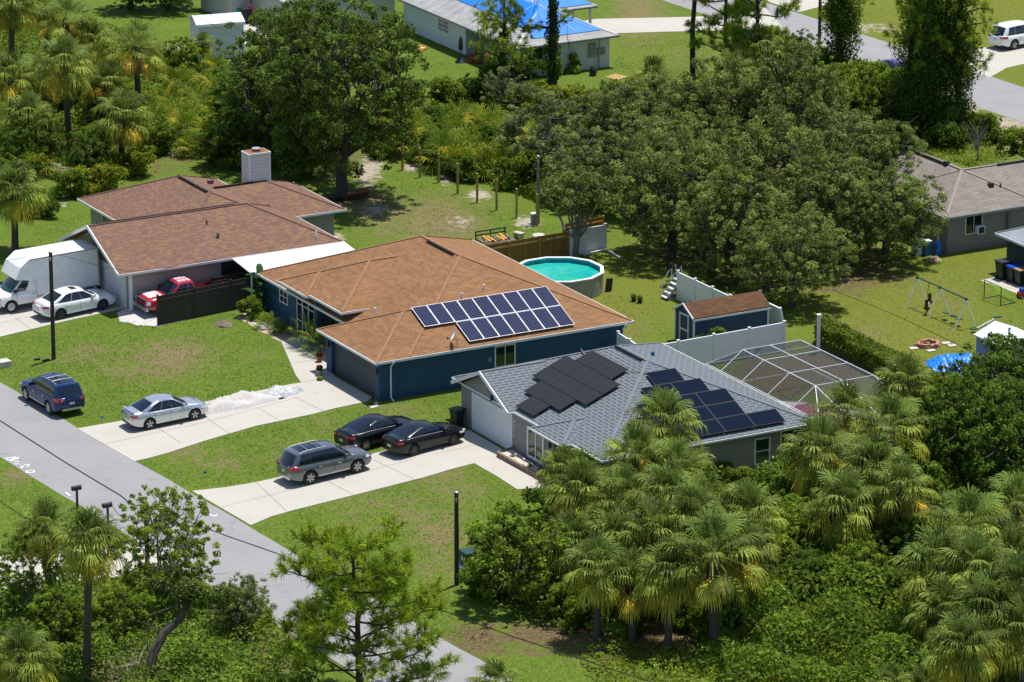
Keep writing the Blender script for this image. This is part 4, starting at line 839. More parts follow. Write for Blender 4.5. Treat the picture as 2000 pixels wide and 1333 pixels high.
    for sg in (-1, 1):
        for xd in S["doors"]:
            zt = min(lerp_tab(belt, xd) - .02, 9); q.tube([surf(xd, z, sg) + Vector((0, sg * .002, 0)) for z in np.linspace(S["zb"] + .1, zt, 7)], .009, 4)
    q.build("door_seam", "black", E, uv=False)
    for sg in (-1, 1):
        for xd in S["handles"]: p = surf(xd, lerp_tab(belt, xd) - .14, sg); q = MB(); q.box(p.x - .09, p.x + .09, p.y - .02, p.y + .02, p.z - .015, p.z + .02); q.build("door_handle", S.get("handle", "chrome"), E, uv=False)
    if S.get("sill"):
        for sg in (-1, 1): q = MB(); q.bar(surf(wb0 + Ra + .06, S["zb"] + .13, sg) + Vector((0, sg * .01, 0)), surf(wb1 - Ra - .06, S["zb"] + .13, sg) + Vector((0, sg * .01, 0)), .02, .05); q.build("sill_trim", "chrome", E, uv=False)
    if S.get("rails"):
        for sg in (-1, 1): q = MB(); q.tube([roofp(s, sg * .88, .06 if .12 < s < .8 else .01) for s in np.linspace(.08, .84, 9)], .016, 6); q.build("roof_rail", "rail_grey", E, uv=False)
        for s in (.30, .58): q = MB(); q.tube([roofp(s, t, .075) for t in np.linspace(-.88, .88, 7)], .016, 6); q.build("cross_bar", "rail_grey", E, uv=False)
    if S.get("spoiler"):
        q = MB(); q.box(-h2 + .05, -h2 + .24, -hw * .72, hw * .72, lerp_tab(deck, -h2 + .15) + .05, lerp_tab(deck, -h2 + .15) + .085); q.build("spoiler", paint, E, False, .012, uv=False)
    if S.get("extra"): S["extra"](E, S, surf, side, roofp)
    return E
SEDAN = dict(L=4.75, W=1.84, H=1.46, axles=(-1.36, 1.42), r=.335, zb=.20,
    deck=[(-2.375, .82), (-2.32, 1.00), (-2.2, 1.055), (-1.7, 1.06), (-.9, 1.0), (.9, .98), (1.1, .985), (1.6, .93), (2.1, .82), (2.3, .70), (2.375, .56)],
    belt=[(-2.375, .74), (-2.2, .92), (-1.5, .95), (.5, .90), (1.3, .86), (2.1, .72), (2.375, .52)],
    gh=(-1.92, -.85, .25, 1.18), windows=[(.13, .405), (.415, .665), (.675, .94)], tail=(.80, .93, .34), head=(.60, .72, .5), doors=(-1.02, .0, .98), handles=(-.82, .22), paint="car_silver", tumble=.66)
SUV = dict(L=5.04, W=1.96, H=1.76, axles=(-1.42, 1.50), r=.39, zb=.27, cat="car",
    deck=[(-2.52, .90), (-2.46, 1.10), (-2.3, 1.16), (-1.5, 1.16), (1.0, 1.12), (1.3, 1.13), (1.9, 1.05), (2.3, .96), (2.46, .82), (2.52, .66)],
    belt=[(-2.52, .86), (-2.3, 1.08), (-1.2, 1.05), (.8, .99), (1.4, .99), (2.2, .88), (2.52, .62)],
    gh=(-2.42, -2.0, .35, 1.32), windows=[(.09, .305), (.313, .605), (.613, .92)], tail=(.92, 1.10, .52), head=(.78, .92, .5), doors=(-.98, .08, 1.08), handles=(-.72, .36), paint="car_grey", tumble=.70, rails=True, roofglass=(.14, .70), sill=True, spokes=6, plate=.06, bumper="chrome")
def put(car, px_r, px_f, width, side=-1, label=None, dz=.03, shift=0.0):
    """wheel contact points seen in the photo (rear, front) -> place the car; side -1 when its right wheels are the ones seen"""
    A, B = at(*px_r), at(*px_f); d = (B - A).normalized(); d2 = Vector((d.x, d.y, 0)).normalized(); left = Vector((-d2.y, d2.x, 0))
    c = (A + B) / 2 + left * (-side) * (width / 2 - .10) + d2 * shift
    h = 1.4; zf, zr_ = gz(c.x + d2.x * h, c.y + d2.y * h), gz(c.x - d2.x * h, c.y - d2.y * h)
    car.location = (c.x, c.y, (zf + zr_) / 2 + dz); car.rotation_euler = (0, -math.atan2(zf - zr_, 2 * h), math.atan2(d2.y, d2.x)); return car
c = make_car("parked_car", "grey sport utility vehicle with roof rails on the driveway beside two black cars", SUV); put(c, (603, 948), (698, 925), 1.96)
c = make_car("parked_car", "dark blue sport utility vehicle parked on the grass edge of the street", dict(SUV, paint="car_blue")); put(c, (98, 811), (53, 784), 1.96, side=1)
def moulding(E, S, surf, side, roofp):
    for sg in (-1, 1): q = MB(); q.bar(surf(-.9, .58, sg) + Vector((0, sg * .008, 0)), surf(.85, .56, sg) + Vector((0, sg * .008, 0)), .02, .045); q.build("side_moulding", "car_silver", E, uv=False)
c = make_car("parked_car", "silver sedan with alloy wheels facing the white gravel heap", dict(SEDAN, L=4.72, spoiler=True, extra=moulding, handle="car_silver", sglass="car_glass")); put(c, (293, 840), (378, 822), 1.84)
BLK = dict(SEDAN, paint="car_black", rim="dark_alloy", spokes=8, handle="car_black", chrome_line=True, H=1.42, gh=(-2.1, -.75, .2, 1.22), windows=[(.19, .445), (.455, .69), (.70, .94)])
c = make_car("parked_car", "black sedan with red tail lamps nearest the white garage door", dict(BLK)); put(c, (803, 893), (888, 870), 1.84)
c = make_car("parked_car", "black fastback sedan parked on the grass behind the grey one", dict(BLK, L=4.9, axles=(-1.42, 1.46), rim="alloy", spokes=6, gh=(-2.3, -.7, .2, 1.2), H=1.44)); put(c, (711, 882), (800, 858), 1.86)
c = make_car("parked_car", "white sedan with dark windows beside the white box truck", dict(SEDAN, L=4.92, W=1.86, H=1.47, axles=(-1.40, 1.44), paint="car_white", rim="dark_alloy", handle="car_white", roofglass=(.52, .80), rgw=.5, gh=(-1.98, -.95, .3, 1.22), windows=[(.11, .405), (.415, .665), (.675, .95)])); put(c, (118, 625), (200, 607), 1.86)
def suvx(E, S, surf, side, roofp): pass
c = make_car("parked_car", "white sport utility vehicle on the pale driveway across the back street", dict(SUV, paint="car_white", rails=False, sill=False, roofglass=None, spokes=5, bumper="car_white")); put(c, (1962, 102), (2052, 84), 1.96)
c = make_car("parked_car", "purple car half hidden behind bushes by the back street", dict(SEDAN, paint="purple")); put(c, (1712, 150), (1765, 172), 1.84)
c = make_car("parked_car", "dark car at the top of the picture beside the far driveway", dict(BLK)); put(c, (1290, -2), (1375, -19), 1.84)

# red pickup behind the dark fence: cab body, open bed behind it
def bed(E, S, surf, side, roofp):
    q = MB()
    for sg in (-1, 1): q.box(-2.78, -.62, min(sg * .84, sg * .95), max(sg * .84, sg * .95), .62, 1.12)
    q.box(-2.84, -2.76, -.95, .95, .6, 1.12); q.box(-.70, -.62, -.84, .84, .62, 1.12); q.build("bed_side", "car_red", E, False, .012, uv=False)
    q = MB(); q.box(-2.76, -.70, -.84, .84, .66, .70); q.build("bed_floor", "rust", E)
    q = MB()
    for a, b in ((.08, .30), (.36, .60), (.66, .86)):
        for u0, u1 in ((-.62, -.1), (.08, .6)):
            
            A_, B_ = np.linspace(a, b, 5), np.linspace(u0, u1, 4); P = [roofp(i, j, .008) for i in A_ for j in B_]; q.add(P, [(i * 4 + j, i * 4 + j + 1, i * 4 + j + 5, i * 4 + j + 4) for i in range(4) for j in range(3)])
    
    q.build("bleached_paint", "faded_pink", E, uv=False); q = MB()
    A_, B_ = np.linspace(1.6, 2.45, 5), np.linspace(-.7, .55, 5); P = [Vector((x, y, lerp_tab(S["deck"], x) + .045 - .03 * y * y)) for x in A_ for y in B_]; q.add(P, [(i * 5 + j, i * 5 + j + 1, i * 5 + j + 6, i * 5 + j + 5) for i in range(4) for j in range(4)])
    q.build("bleached_paint", "faded_pink", E, uv=False)
    q = MB(); q.box(2.72, 2.86, -.95, .95, .42, .62); q.build("front_bumper", "chrome", E, False, .02); q = MB(); q.box(2.74, 2.79, -.62, .62, .70, 1.0); q.build("grille_bars", "foil_dark", E); q = MB(); q.box(2.735, 2.775, -.70, .70, .66, .70); q.box(2.735, 2.775, -.70, .70, 1.0, 1.04); q.build("grille_frame", "chrome", E)
PICK = dict(L=5.6, W=1.96, H=1.80, axles=(-1.75, 1.80), r=.39, zb=.36, cat="pickup truck", rearwin=True, rw0=.3,
    deck=[(-2.8, .60), (-2.7, .66), (-.65, .66), (-.58, 1.12), (-.4, 1.16), (1.2, 1.14), (1.4, 1.16), (2.2, 1.12), (2.65, 1.04), (2.8, .80)],
    belt=[(-2.8, .58), (-.66, .63), (-.58, 1.06), (1.3, 1.07), (2.4, 1.0), (2.8, .74)],
    gh=(-.55, -.36, .55, 1.30), windows=[(.08, .34), (.38, .90)], tail=(.66, .9, .05), head=(.74, .96, .25), doors=(-.05, 1.1), handles=(.15,), paint="car_red", tumble=.72, extra=bed, mirror="black")
c = make_car("pickup_truck", "red pickup truck with sun bleached paint behind the dark wooden fence", PICK)
P = at(283, 612); Q = at(440, 575); d2 = (P - Q).xy.normalized(); hv = Vector((math.cos(HA), math.sin(HA), 0)); rv = Vector((hv.y, -hv.x, 0)); p = at(280, 618) + hv * 2.75 - rv * .25; c.location = (p.x, p.y, gz(p.x, p.y) + .02); c.rotation_euler = (0, 0, HA + math.pi)

# white box truck: van cab with a tall box that leans forward over it
def vanx(E, S, surf, side, roofp):
    m = MB(); prof = [(-4.45, .78), (-4.45, 3.15), (.05, 3.15), (.62, 2.72), (.98, 2.02), (.15, 1.86), (-.42, 1.80), (-.42, .78)]; hw = 1.12; n = len(prof)
    vs = [(x, -hw, z) for x, z in prof] + [(x, hw, z) for x, z in prof]; m.add(vs, [tuple(range(n)), tuple(range(2 * n - 1, n - 1, -1))] + [(i, (i + 1) % n, n + (i + 1) % n, n + i) for i in range(n)]); m.build("cargo_box", "white_paint", E, False, .03)
    q = MB()
    for y in (-hw - .012, hw - .02): q.box(-4.48, .0, y, y + .032, 3.08, 3.165); q.box(-4.48, -.40, y, y + .032, .76, .84); q.box(-4.48, -4.40, y, y + .032, .84, 3.08)
    q.build("box_trim", "galv", E); q = MB(); q.box(-4.6, -4.455, -1.0, 1.0, .5, .62); q.build("rear_step", "black", E)
    for sg in (-1, 1): make_wheel(E, -2.75, sg * .93, .38, .3, "metal", 8)
    q = MB(); q.box(-4.3, .2, -.5, .5, .42, .7); q.build("chassis", "black", E)
    for y in (-.92, .92): q = MB(); q.box(1.97, 2.03, y - .12, y + .12, .86, 1.0); q.build("indicator", "amber", E)
    q = MB(); q.box(1.96, 2.10, -.98, .98, .42, .6); q.build("front_bumper", "chrome", E, False, .02)
    q = MB(); q.box(.28, .36, -.7, -.45, 2.83, 2.86); q.build("marker_lamp", "amber", E)
VAN = dict(L=3.0, W=2.0, H=1.98, axles=(-5, 1.30), r=.37, zb=.36, cat="truck", rearwin=False,
    deck=[(-1.5, 1.2), (.9, 1.18), (1.15, 1.2), (1.6, 1.1), (1.98, .98), (2.03, .78)], belt=[(-1.5, 1.12), (.9, 1.1), (1.6, 1.02), (2.03, .72)],
    gh=(-.5, -.48, .42, 1.30), windows=[(.45, .92)], tail=(.9, 1.0, .05), head=(.74, .9, .2), doors=(-.38, .92), handles=(-.2,), paint="car_white", tumble=.78, extra=None, handle="black", fglass="windshield_teal", mirror="black", rim="metal", spokes=8)

def make_van():
    # body of the cab spans x -0.5 .. 2.03; built centred, then moved forward with its glass and lamps
    sp = dict(VAN, L=2.9, axles=(-9.0, .72), deck=[(-1.45, 1.2), (.25, 1.18), (.55, 1.2), (1.0, 1.1), (1.38, .98), (1.45, .78)], belt=[(-1.45, 1.12), (.25, 1.1), (1.0, 1.02), (1.45, .72)], gh=(-1.1, -1.08, -.16, .72), doors=(-.96, .32), handles=(-.8,))
    E = make_car("box_truck", "white box truck with a tall cargo box beside the beige garage", sp)
    for ch in list(E.children):
        if ch.name.startswith("wheel") and ch.location.x < -5:
            for g_ in list(ch.children): bpy.data.objects.remove(g_)
            bpy.data.objects.remove(ch); continue
        if ch.name.split(".")[0] in ("taillight", "rear_bumper", "number_plate"): bpy.data.objects.remove(ch); continue
        ch.location.x += .58
    vanx(E, VAN, None, None, None); return E
c = make_van(); B = at(22, 612); h = HA + math.pi; f = Vector((math.cos(h), math.sin(h), 0)); l = Vector((-f.y, f.x, 0))
p = B - f * 1.30 - l * .9; c.location = (p.x, p.y, gz(p.x, p.y) + .03); c.rotation_euler = (0, .03, h)
# ---------------------------------------------------------------- plants
def unit(a): return a / np.maximum(1e-9, np.linalg.norm(a, axis=-1, keepdims=True))
def leaf_quads(P, Nn, L, Wd, cols, rng, droop=0.0):
    """one small pointed leaf per row of P; returns vertices, faces, colours"""
    n = len(P); t = unit(np.cross(Nn, rng.normal(size=(n, 3)))); b = np.cross(Nn, t); L = np.broadcast_to(L, (n,))[:, None]; Wd = np.broadcast_to(Wd, (n,))[:, None]
    if droop: t = unit(t + np.array([0, 0, -droop]))
    v = np.stack([P - t * L * .5, P + b * Wd * .5, P + t * L * .5, P - b * Wd * .5], 1).reshape(-1, 3)
    return v, np.arange(4 * n).reshape(n, 4), np.repeat(cols, 4, 0)
def palette(rng, n, cols, w=None, jit=.18):
    cols = np.array(cols); k = rng.choice(len(cols), n, p=w); c = cols[k]; return c * (1 + rng.uniform(-jit, jit, (n, 1))) * (1 + rng.uniform(-.08, .08, (n, 3)))
OAK = [(.125, .190, .034), (.170, .235, .048), (.225, .285, .070), (.300, .340, .120), (.072, .118, .022)]
DARK = [(.075, .140, .018), (.110, .185, .024), (.150, .225, .032), (.050, .095, .014)]
BRIGHT = [(.135, .225, .018), (.190, .285, .028), (.095, .165, .015), (.250, .315, .046)]
LIME = [(.165, .245, .022), (.215, .285, .034), (.120, .195, .016)]
YELL = [(.195, .230, .016), (.250, .265, .020), (.145, .190, .014), (.105, .150, .012)]
GREYG = [(.165, .215, .075), (.215, .255, .105), (.125, .175, .050), (.29, .305, .20)]
def clump_leaves(centres, radii, n, rng, cols, L=.17, Wd=.09, w=None, flat=.8, up=.45, tone=.42):
    centres = np.asarray(centres, float); radii = np.asarray(radii, float); pr = radii ** 2; k = rng.choice(len(centres), n, p=pr / pr.sum())
    d = unit(rng.normal(size=(n, 3))); r = (rng.uniform(0, 1, n) ** .45)[:, None]; P = centres[k] + d * r * radii[k][:, None] * np.array([1, 1, flat])
    Nn = unit(d * .55 + rng.normal(size=(n, 3)) * .55 + np.array([0, 0, up])); ct = 1 + rng.uniform(-tone, tone, (len(centres), 1)); C = palette(rng, n, cols, w) * ct[k]
    sc = rng.uniform(.7, 1.3, n); return leaf_quads(P, Nn, L * sc, Wd * sc, C, rng)
def limb(mb, a, b, r0, r1, rng, sag=.12, n=6, seg=6):
    a, b = np.array(a, float), np.array(b, float); L = np.linalg.norm(b - a); off = rng.normal(size=3) * L * sag; pts = []
    for i in range(n + 1): t = i / n; pts.append(a + (b - a) * t + off * math.sin(math.pi * t) + rng.normal(size=3) * L * .015)
    mb.tube(pts, [r0 + (r1 - r0) * i / n for i in range(n + 1)], seg); return pts
plain("oak_bark", (.085, .073, .062), .95, var=.35, scale=4, fine=.3); plain("grey_bark", (.20, .185, .165), .95, var=.3, scale=5); plain("palm_bark", (.10, .078, .060), .95, var=.4, scale=5, fine=.3); plain("pine_bark", (.075, .058, .050), .95, var=.4, scale=5, fine=.3); plain("dead_wood", (.33, .31, .28), .95, var=.25)
def tree_mesh(seed, h, rad, nleaf, cols, trunk_r=.3, nclump=26, crown_lo=.35, flat=.75, L=.17, Wd=.09, w=None, bark="oak_bark", fork=.25, lean=(0, 0), clump_r=(.20, .34), open_=0.0, bare=0):
    """trunk + limbs + leaf clumps; returns the two part meshes as hidden prototypes"""
    rng = np.random.default_rng(seed); zc = h * (crown_lo + 1) / 2; rz = h * (1 - crown_lo) / 2; cs, rs = [], []
    while len(cs) < nclump:
        d = rng.normal(size=3); d /= np.linalg.norm(d); q = d * rng.uniform(.42 + open_ * .2, 1.02)
        p = np.array([q[0] * rad, q[1] * rad, zc + q[2] * rz]); p[:2] += np.array(lean) * (p[2] / h); r_ = rng.uniform(*clump_r) * rad
        if cs and min(np.linalg.norm(p - c) for c in cs) < r_ * (.55 + open_): 
            if rng.uniform() < .8: continue
        cs.append(p); rs.append(r_)
    cm, rm = list(cs), list(rs)                    # loose sprays between the clumps keep the outline ragged
    for _ in range(nclump):
        d = rng.normal(size=3); d /= np.linalg.norm(d); q = d * rng.uniform(.55, 1.1) ** .8; cm.append(np.array([q[0] * rad + lean[0] * .5, q[1] * rad + lean[1] * .5, zc + q[2] * rz])); rm.append(rad * rng.uniform(.035, .085))
    V, F, C = clump_leaves(cm, rm, nleaf, rng, cols, L, Wd, w, flat)
    mb = MB(); top = np.array([lean[0] * fork, lean[1] * fork, h * fork]); limb(mb, (0, 0, -.2), top, trunk_r * 1.15, trunk_r * .85, rng, .04, 5, 9)
    k = min(16, max(4, nclump // 3)); order = rng.permutation(len(cs)); hubs = []
    for i in order[:k]:
        pts = limb(mb, top + np.array([0, 0, -.1]), cs[i], trunk_r * .40, .035, rng, .12, 6, 6); hubs.append(pts)
    for i in order[k:]:
        hb = min((pt for pts in hubs for pt in pts[1:5]), key=lambda q_: np.linalg.norm(q_ - cs[i])); limb(mb, hb, cs[i], trunk_r * .12, .018, rng, .12, 4, 5)
    for i in range(bare):
        c = cs[rng.integers(len(cs))]; d = rng.normal(size=3); d /= np.linalg.norm(d); limb(mb, c, c + d * rad * .38, .035, .012, rng, .1, 4, 4)
    return (V, F, C), mb, bark
PROTO = {}
def proto(key, name, leafm="leaf", **kw):
    (V, F, C), mb, bark = tree_mesh(**kw); PROTO[key] = (name, (V, F, C), mb, bark, leafm)
def plant(key, loc, label, s=1.0, rz=None, cat="tree", group=None, sz=1.0, name=None):
    pr = PROTO[key]
    E = empty(name or pr[0], loc, rng_rot() if rz is None else rz, label, cat, group); E.scale = (s, s, s * sz)
    if len(pr) == 5:
        tr = pr[2].build("trunk", pr[3], None, True, uv=False); cr = raw_mesh("crown", *pr[1][:2], pr[4], pr[1][2]); tr.parent = E; cr.parent = E
        PROTO[key] = (pr[0], None, None, None, None, (tr, cr))
    else:
        for p_ in pr[5]: c = p_.copy(); col.objects.link(c); c.parent = E
    return E
_rr = random.Random(5)
def rng_rot(): return _rr.uniform(0, 6.28)
proto("oak_a", "live_oak", seed=1, h=8.2, rad=4.4, nleaf=42000, cols=OAK, trunk_r=.30, nclump=250, crown_lo=.10, L=.165, Wd=.09, clump_r=(.05, .14), bare=16)
proto("oak_b", "live_oak", seed=2, h=8.8, rad=3.9, nleaf=38000, cols=OAK, trunk_r=.28, nclump=230, crown_lo=.08, L=.165, Wd=.09, clump_r=(.05, .15), bare=16)
proto("oak_c", "live_oak", seed=3, h=7.2, rad=4.0, nleaf=34000, cols=OAK + GREYG[:2], trunk_r=.26, nclump=210, crown_lo=.08, L=.16, Wd=.085, clump_r=(.05, .14), bare=22)
proto("shade", "shade_tree", seed=4, h=11.8, rad=5.3, nleaf=52000, cols=DARK + [(.15, .20, .045), (.18, .225, .06)], trunk_r=.36, nclump=280, crown_lo=.14, L=.19, Wd=.11, clump_r=(.05, .13), open_=.2, fork=.2, bare=22)
proto("thick", "dense_tree", seed=5, h=7.0, rad=3.4, nleaf=22000, cols=DARK, trunk_r=.22, nclump=150, crown_lo=.02, L=.19, Wd=.11, clump_r=(.07, .19))
proto("bushy", "leafy_tree", seed=6, h=5.0, rad=2.5, nleaf=14000, cols=BRIGHT, trunk_r=.14, nclump=130, crown_lo=.02, L=.18, Wd=.11, clump_r=(.07, .2))
proto("open", "young_tree", seed=7, h=6.2, rad=2.7, nleaf=17000, cols=LIME + BRIGHT[1:2] + [(.28, .35, .06)], trunk_r=.09, nclump=190, crown_lo=.08, L=.145, Wd=.08, clump_r=(.04, .11), bark="grey_bark", open_=.2, bare=14)
proto("shrub", "shrub", seed=8, h=2.2, rad=1.6, nleaf=5200, cols=BRIGHT, trunk_r=.05, nclump=16, crown_lo=-.1, L=.19, Wd=.11, clump_r=(.25, .42))
proto("shrub_d", "shrub", seed=9, h=2.4, rad=1.7, nleaf=5200, cols=DARK + BRIGHT[:1], trunk_r=.05, nclump=16, crown_lo=-.1, L=.2, Wd=.11, clump_r=(.25, .42))
proto("shrub_y", "shrub", seed=10, h=2.0, rad=1.8, nleaf=5200, cols=YELL, trunk_r=.05, nclump=16, crown_lo=-.1, L=.2, Wd=.10, clump_r=(.25, .42))
proto("forked", "forked_tree", seed=13, h=6.2, rad=2.2, nleaf=11000, cols=OAK, trunk_r=.2, nclump=120, crown_lo=.48, L=.16, Wd=.09, clump_r=(.08, .2), bark="grey_bark", bare=10, fork=.22)
proto("mossy", "mossy_tree", seed=12, h=6.5, rad=2.9, nleaf=15000, cols=GREYG + OAK[1:3], trunk_r=.16, nclump=80, crown_lo=.05, L=.18, Wd=.09, clump_r=(.09, .2), bark="grey_bark", bare=14)

# fan palms ------------------------------------------------------------------
def fan_frond(az, el, lp, Lb, col_, rng, nseg=22, w_=.05, hub=(0, 0, 0), droop=.35, spread=104):
    f = np.array([math.cos(az) * math.cos(el), math.sin(az) * math.cos(el), math.sin(el)]); s = np.array([-math.sin(az), math.cos(az), 0]); u_ = np.cross(f, s); u_ = -u_ if u_[2] < 0 else u_
    hub = np.array(hub, float); sag = np.array([0, 0, -.16 * lp * math.cos(el)]); p_end = hub + f * lp + sag; V, F, C = [], [], []
    pm = hub + f * lp * .5 + sag * .2; ww = .022
    pc = np.array(col_) * .5 + np.array([.10, .13, .03])
    for a, b in ((hub, pm), (pm, p_end)):
        k = len(V); V += [a - s * ww, a + s * ww, b + s * ww, b - s * ww]; C += [pc] * 4; F.append((k, k + 1, k + 2, k + 3))
    fd = f + np.array([0, 0, -.25 * math.cos(el)]); fd /= np.linalg.norm(fd); un = np.cross(fd, s); un = un if un @ u_ > 0 else -un
    for i in range(nseg):
        a = math.radians(-spread + 2 * spread * i / (nseg - 1)) + rng.normal() * .04; ca, sa = math.cos(a), math.sin(a)
        start = p_end + fd * (.22 * Lb * max(0, ca)); d = fd * ca + s * sa; L = Lb * (.62 + .38 * max(-.2, ca)) * rng.uniform(.88, 1.1)
        sd_ = np.cross(d, un); e = rng.uniform(.8, 1.25) * droop
        d2 = d + np.array([0, 0, -e * 1.15]); d2 = d2 / np.linalg.norm(d2); d3 = d * .45 + np.array([0, 0, -e * 2.0]); d3 = d3 / (np.linalg.norm(d3) + 1e-9)
        q0 = start; q1 = start + d * L * .38 + un * .05; q2 = q1 + d2 * L * .34; q3 = q2 + d3 * L * .34
        cc = np.array(col_) * rng.uniform(.78, 1.22); c0 = cc * np.array([1.5, 1.28, .9]); ct = cc * np.array([1.15, 1.02, .9])
        for a_, b_, wa, wb, c1, c2 in ((q0, q1, w_ * .5, w_, c0, cc), (q1, q2, w_, w_ * .8, cc, ct), (q2, q3, w_ * .8, w_ * .1, ct, ct)):
            k = len(V); V += [a_ - sd_ * wa / 2, a_ + sd_ * wa / 2, b_ + sd_ * wb / 2, b_ - sd_ * wb / 2]; C += [c1, c1, c2, c2]; F.append((k, k + 1, k + 2, k + 3))
    return V, F, C
def palm_crown(seed, nf=42, lp=1.0, Lb=1.05, dead=10, yellow=.5, w_=.060):
    rng = np.random.default_rng(seed); V, F, C = [], [], []
    def addf(*a, **k):
        v, f, c = fan_frond(*a, **k); o = len(V); V.extend(v); C.extend(c); F.extend([tuple(i + o for i in q) for q in f])
    for i in range(nf):
        t = i / (nf - 1); el = R(82 - 128 * t ** .95) + rng.normal() * .10; az = i * 2.39996 + rng.normal() * .25
        if t < .35: c = (.135, .205, .044)
        elif t < .7: c = (.200, .265, .044)
        else: c = (.320, .350, .045) if rng.uniform() > yellow * (t - .55) * 2 else (.56, .44, .05)
        c = tuple(np.array(c) * rng.uniform(.5, 1.5))
        addf(az, el, lp * rng.uniform(.75, 1.1) * (.75 + .35 * min(1, t * 2)), Lb * rng.uniform(.85, 1.1), c, rng, droop=.36 + .5 * t, w_=w_)
    for i in range(dead): addf(rng.uniform(0, 6.28), R(rng.uniform(-80, -58)), lp * .7, Lb * .8, (.27, .205, .14) if rng.uniform() < .6 else (.38, .29, .18), rng, droop=.9, nseg=14, w_=w_)
    return np.array(V), np.array(F), np.array(C)
for k_, (sd_, kw) in {"sabal_a": (21, {}), "sabal_b": (22, dict(nf=44, dead=15)), "sabal_c": (23, dict(nf=52, dead=7, yellow=.8)), "sabal_d": (24, dict(nf=46, lp=.9, dead=22, yellow=.4)), "sabal_e": (25, dict(nf=36, lp=1.15, Lb=.95, dead=12, yellow=1.0)), "sabal_f": (26, dict(nf=56, lp=.85, Lb=1.1, dead=26, yellow=.6))}.items():
    V, F, C = palm_crown(sd_, **kw); PROTO[k_] = (V, F, C)
PALMCR = {}
def palm(key, px, py, hz, label, s=1.0, group="sabal palms", base=None, name="sabal_palm", trunk=True):
    """(px, py) is the heart of the crown in the photo and hz its height; the trunk drops to the ground below it"""
    p = ray(px, py, hz + gz(*ray(px, py, hz).xy)); p.z = gz(p.x, p.y); h = hz
    E = empty(name, p, 0, label, "palm tree", group)
    if key not in PALMCR: V, F, C = PROTO[key]; o = raw_mesh("crown", V, F, "frond", C); PALMCR[key] = o
    else: o = PALMCR[key].copy(); col.objects.link(o)
    o.parent = E; o.location = (0, 0, h); o.scale = (s, s, s); o.rotation_euler = (_rr.uniform(-.06, .06), _rr.uniform(-.06, .06), rng_rot())
    if trunk:
        m = MB(); b = Vector((_rr.uniform(-.25, .25), _rr.uniform(-.25, .25), 0)) if h > 3 else Vector((0, 0, 0)); r_ = .17 * s
        m.tube([b + Vector((0, 0, -.3)), b * .6 + Vector((0, 0, h * .35)), b * .2 + Vector((0, 0, h * .7)), (0, 0, h - .25), (0, 0, h + .05)], [r_ * 1.2, r_, r_, r_ * 1.5, r_ * .9], 9); m.build("trunk", "palm_bark", E, True, uv=False)
    return E
def saw_mesh(seed, nf=22, cols=((.125, .205, .018), (.200, .265, .024), (.085, .150, .014), (.48, .43, .04))):
    rng = np.random.default_rng(seed); V, F, C = [], [], []
    for i in range(nf):
        t = i / nf; v, f, c = fan_frond(i * 2.39996 + rng.normal() * .3, R(72 - 62 * t) + rng.normal() * .1, rng.uniform(.55, 1.0), rng.uniform(.6, .85), cols[rng.choice(len(cols), p=(.36, .24, .28, .12))], rng, nseg=17, w_=.045, droop=.22, spread=110)
        o = len(V); V.extend(v); C.extend(c); F.extend([tuple(q + o for q in g) for g in f])
    return np.array(V), np.array(F), np.array(C)
SAW = {}
def saw(k, px, py, label, s=1.0, dz=.3, group="saw palmettos", name="saw_palmetto"):
    p = at(px, py); 
    if k not in SAW: V, F, C = saw_mesh(40 + k); SAW[k] = o = raw_mesh(name, V, F, "frond", C)
    else: o = SAW[k].copy(); col.objects.link(o)
    o.name = name; o.location = (p.x, p.y, p.z + dz); o.scale = (s, s, s); o.rotation_euler = (0, 0, rng_rot()); return tag(o, label, "palmetto", group)
# low growth that nobody could count ------------------------------------------
def thicket(name, poly_px, density, hmin, hmax, cols, L=.19, Wd=.10, seed=1, w=None, scale=1.6, kind="stuff", zlo=.25, upw=.8, rnd=.55):
    rng = np.random.default_rng(seed); poly = np.array([tuple(at(*p).xy) for p in poly_px]); lo, hi = poly.min(0), poly.max(0); area = np.prod(hi - lo); n = int(area * density)
    P = rng.uniform(lo, hi, (n, 2)); ins = np.zeros(n, bool); j = len(poly) - 1
    for i in range(len(poly)):
        xi, yi = poly[i]; xj, yj = poly[j]; c = ((yi > P[:, 1]) != (yj > P[:, 1])) & (P[:, 0] < (xj - xi) * (P[:, 1] - yi) / (yj - yi + 1e-12) + xi); ins ^= c; j = i
    P = P[ins]; n = len(P)
    # mounds: many overlapping bumps
    K = max(6, int(area / scale ** 2 * .6)); bc = rng.uniform(lo, hi, (K, 2)); bh = rng.uniform(.25, 1, K); br = rng.uniform(.6, 1.3, K) * scale; H = np.zeros(n); bi = np.zeros(n, int)
    for i in range(K):
        q = bh[i] * np.sqrt(np.clip(1 - ((P - bc[i]) ** 2).sum(1) / br[i] ** 2, 0, 1)); m_ = q > H; H[m_] = q[m_]; bi[m_] = i
    top = hmin + (hmax - hmin) * H; z = top * rng.uniform(zlo, 1, n) ** .5
    G0 = np.array([gz(x, y) for x, y in P]); Q = np.column_stack([P, G0 + z]); d = P - bc[bi]; Nn = unit(np.column_stack([d * .5, np.full(n, upw)]) + rng.normal(size=(n, 3)) * rnd)
    tone = 1 + rng.uniform(-.28, .28, (K, 1)); C = palette(rng, n, cols, w) * tone[bi]; sc = rng.uniform(.7, 1.35, n); V, F, C = leaf_quads(Q, Nn, L * sc, Wd * sc, C, rng)
    return tag(raw_mesh(name, V, F, "leaf", C), kind=kind)
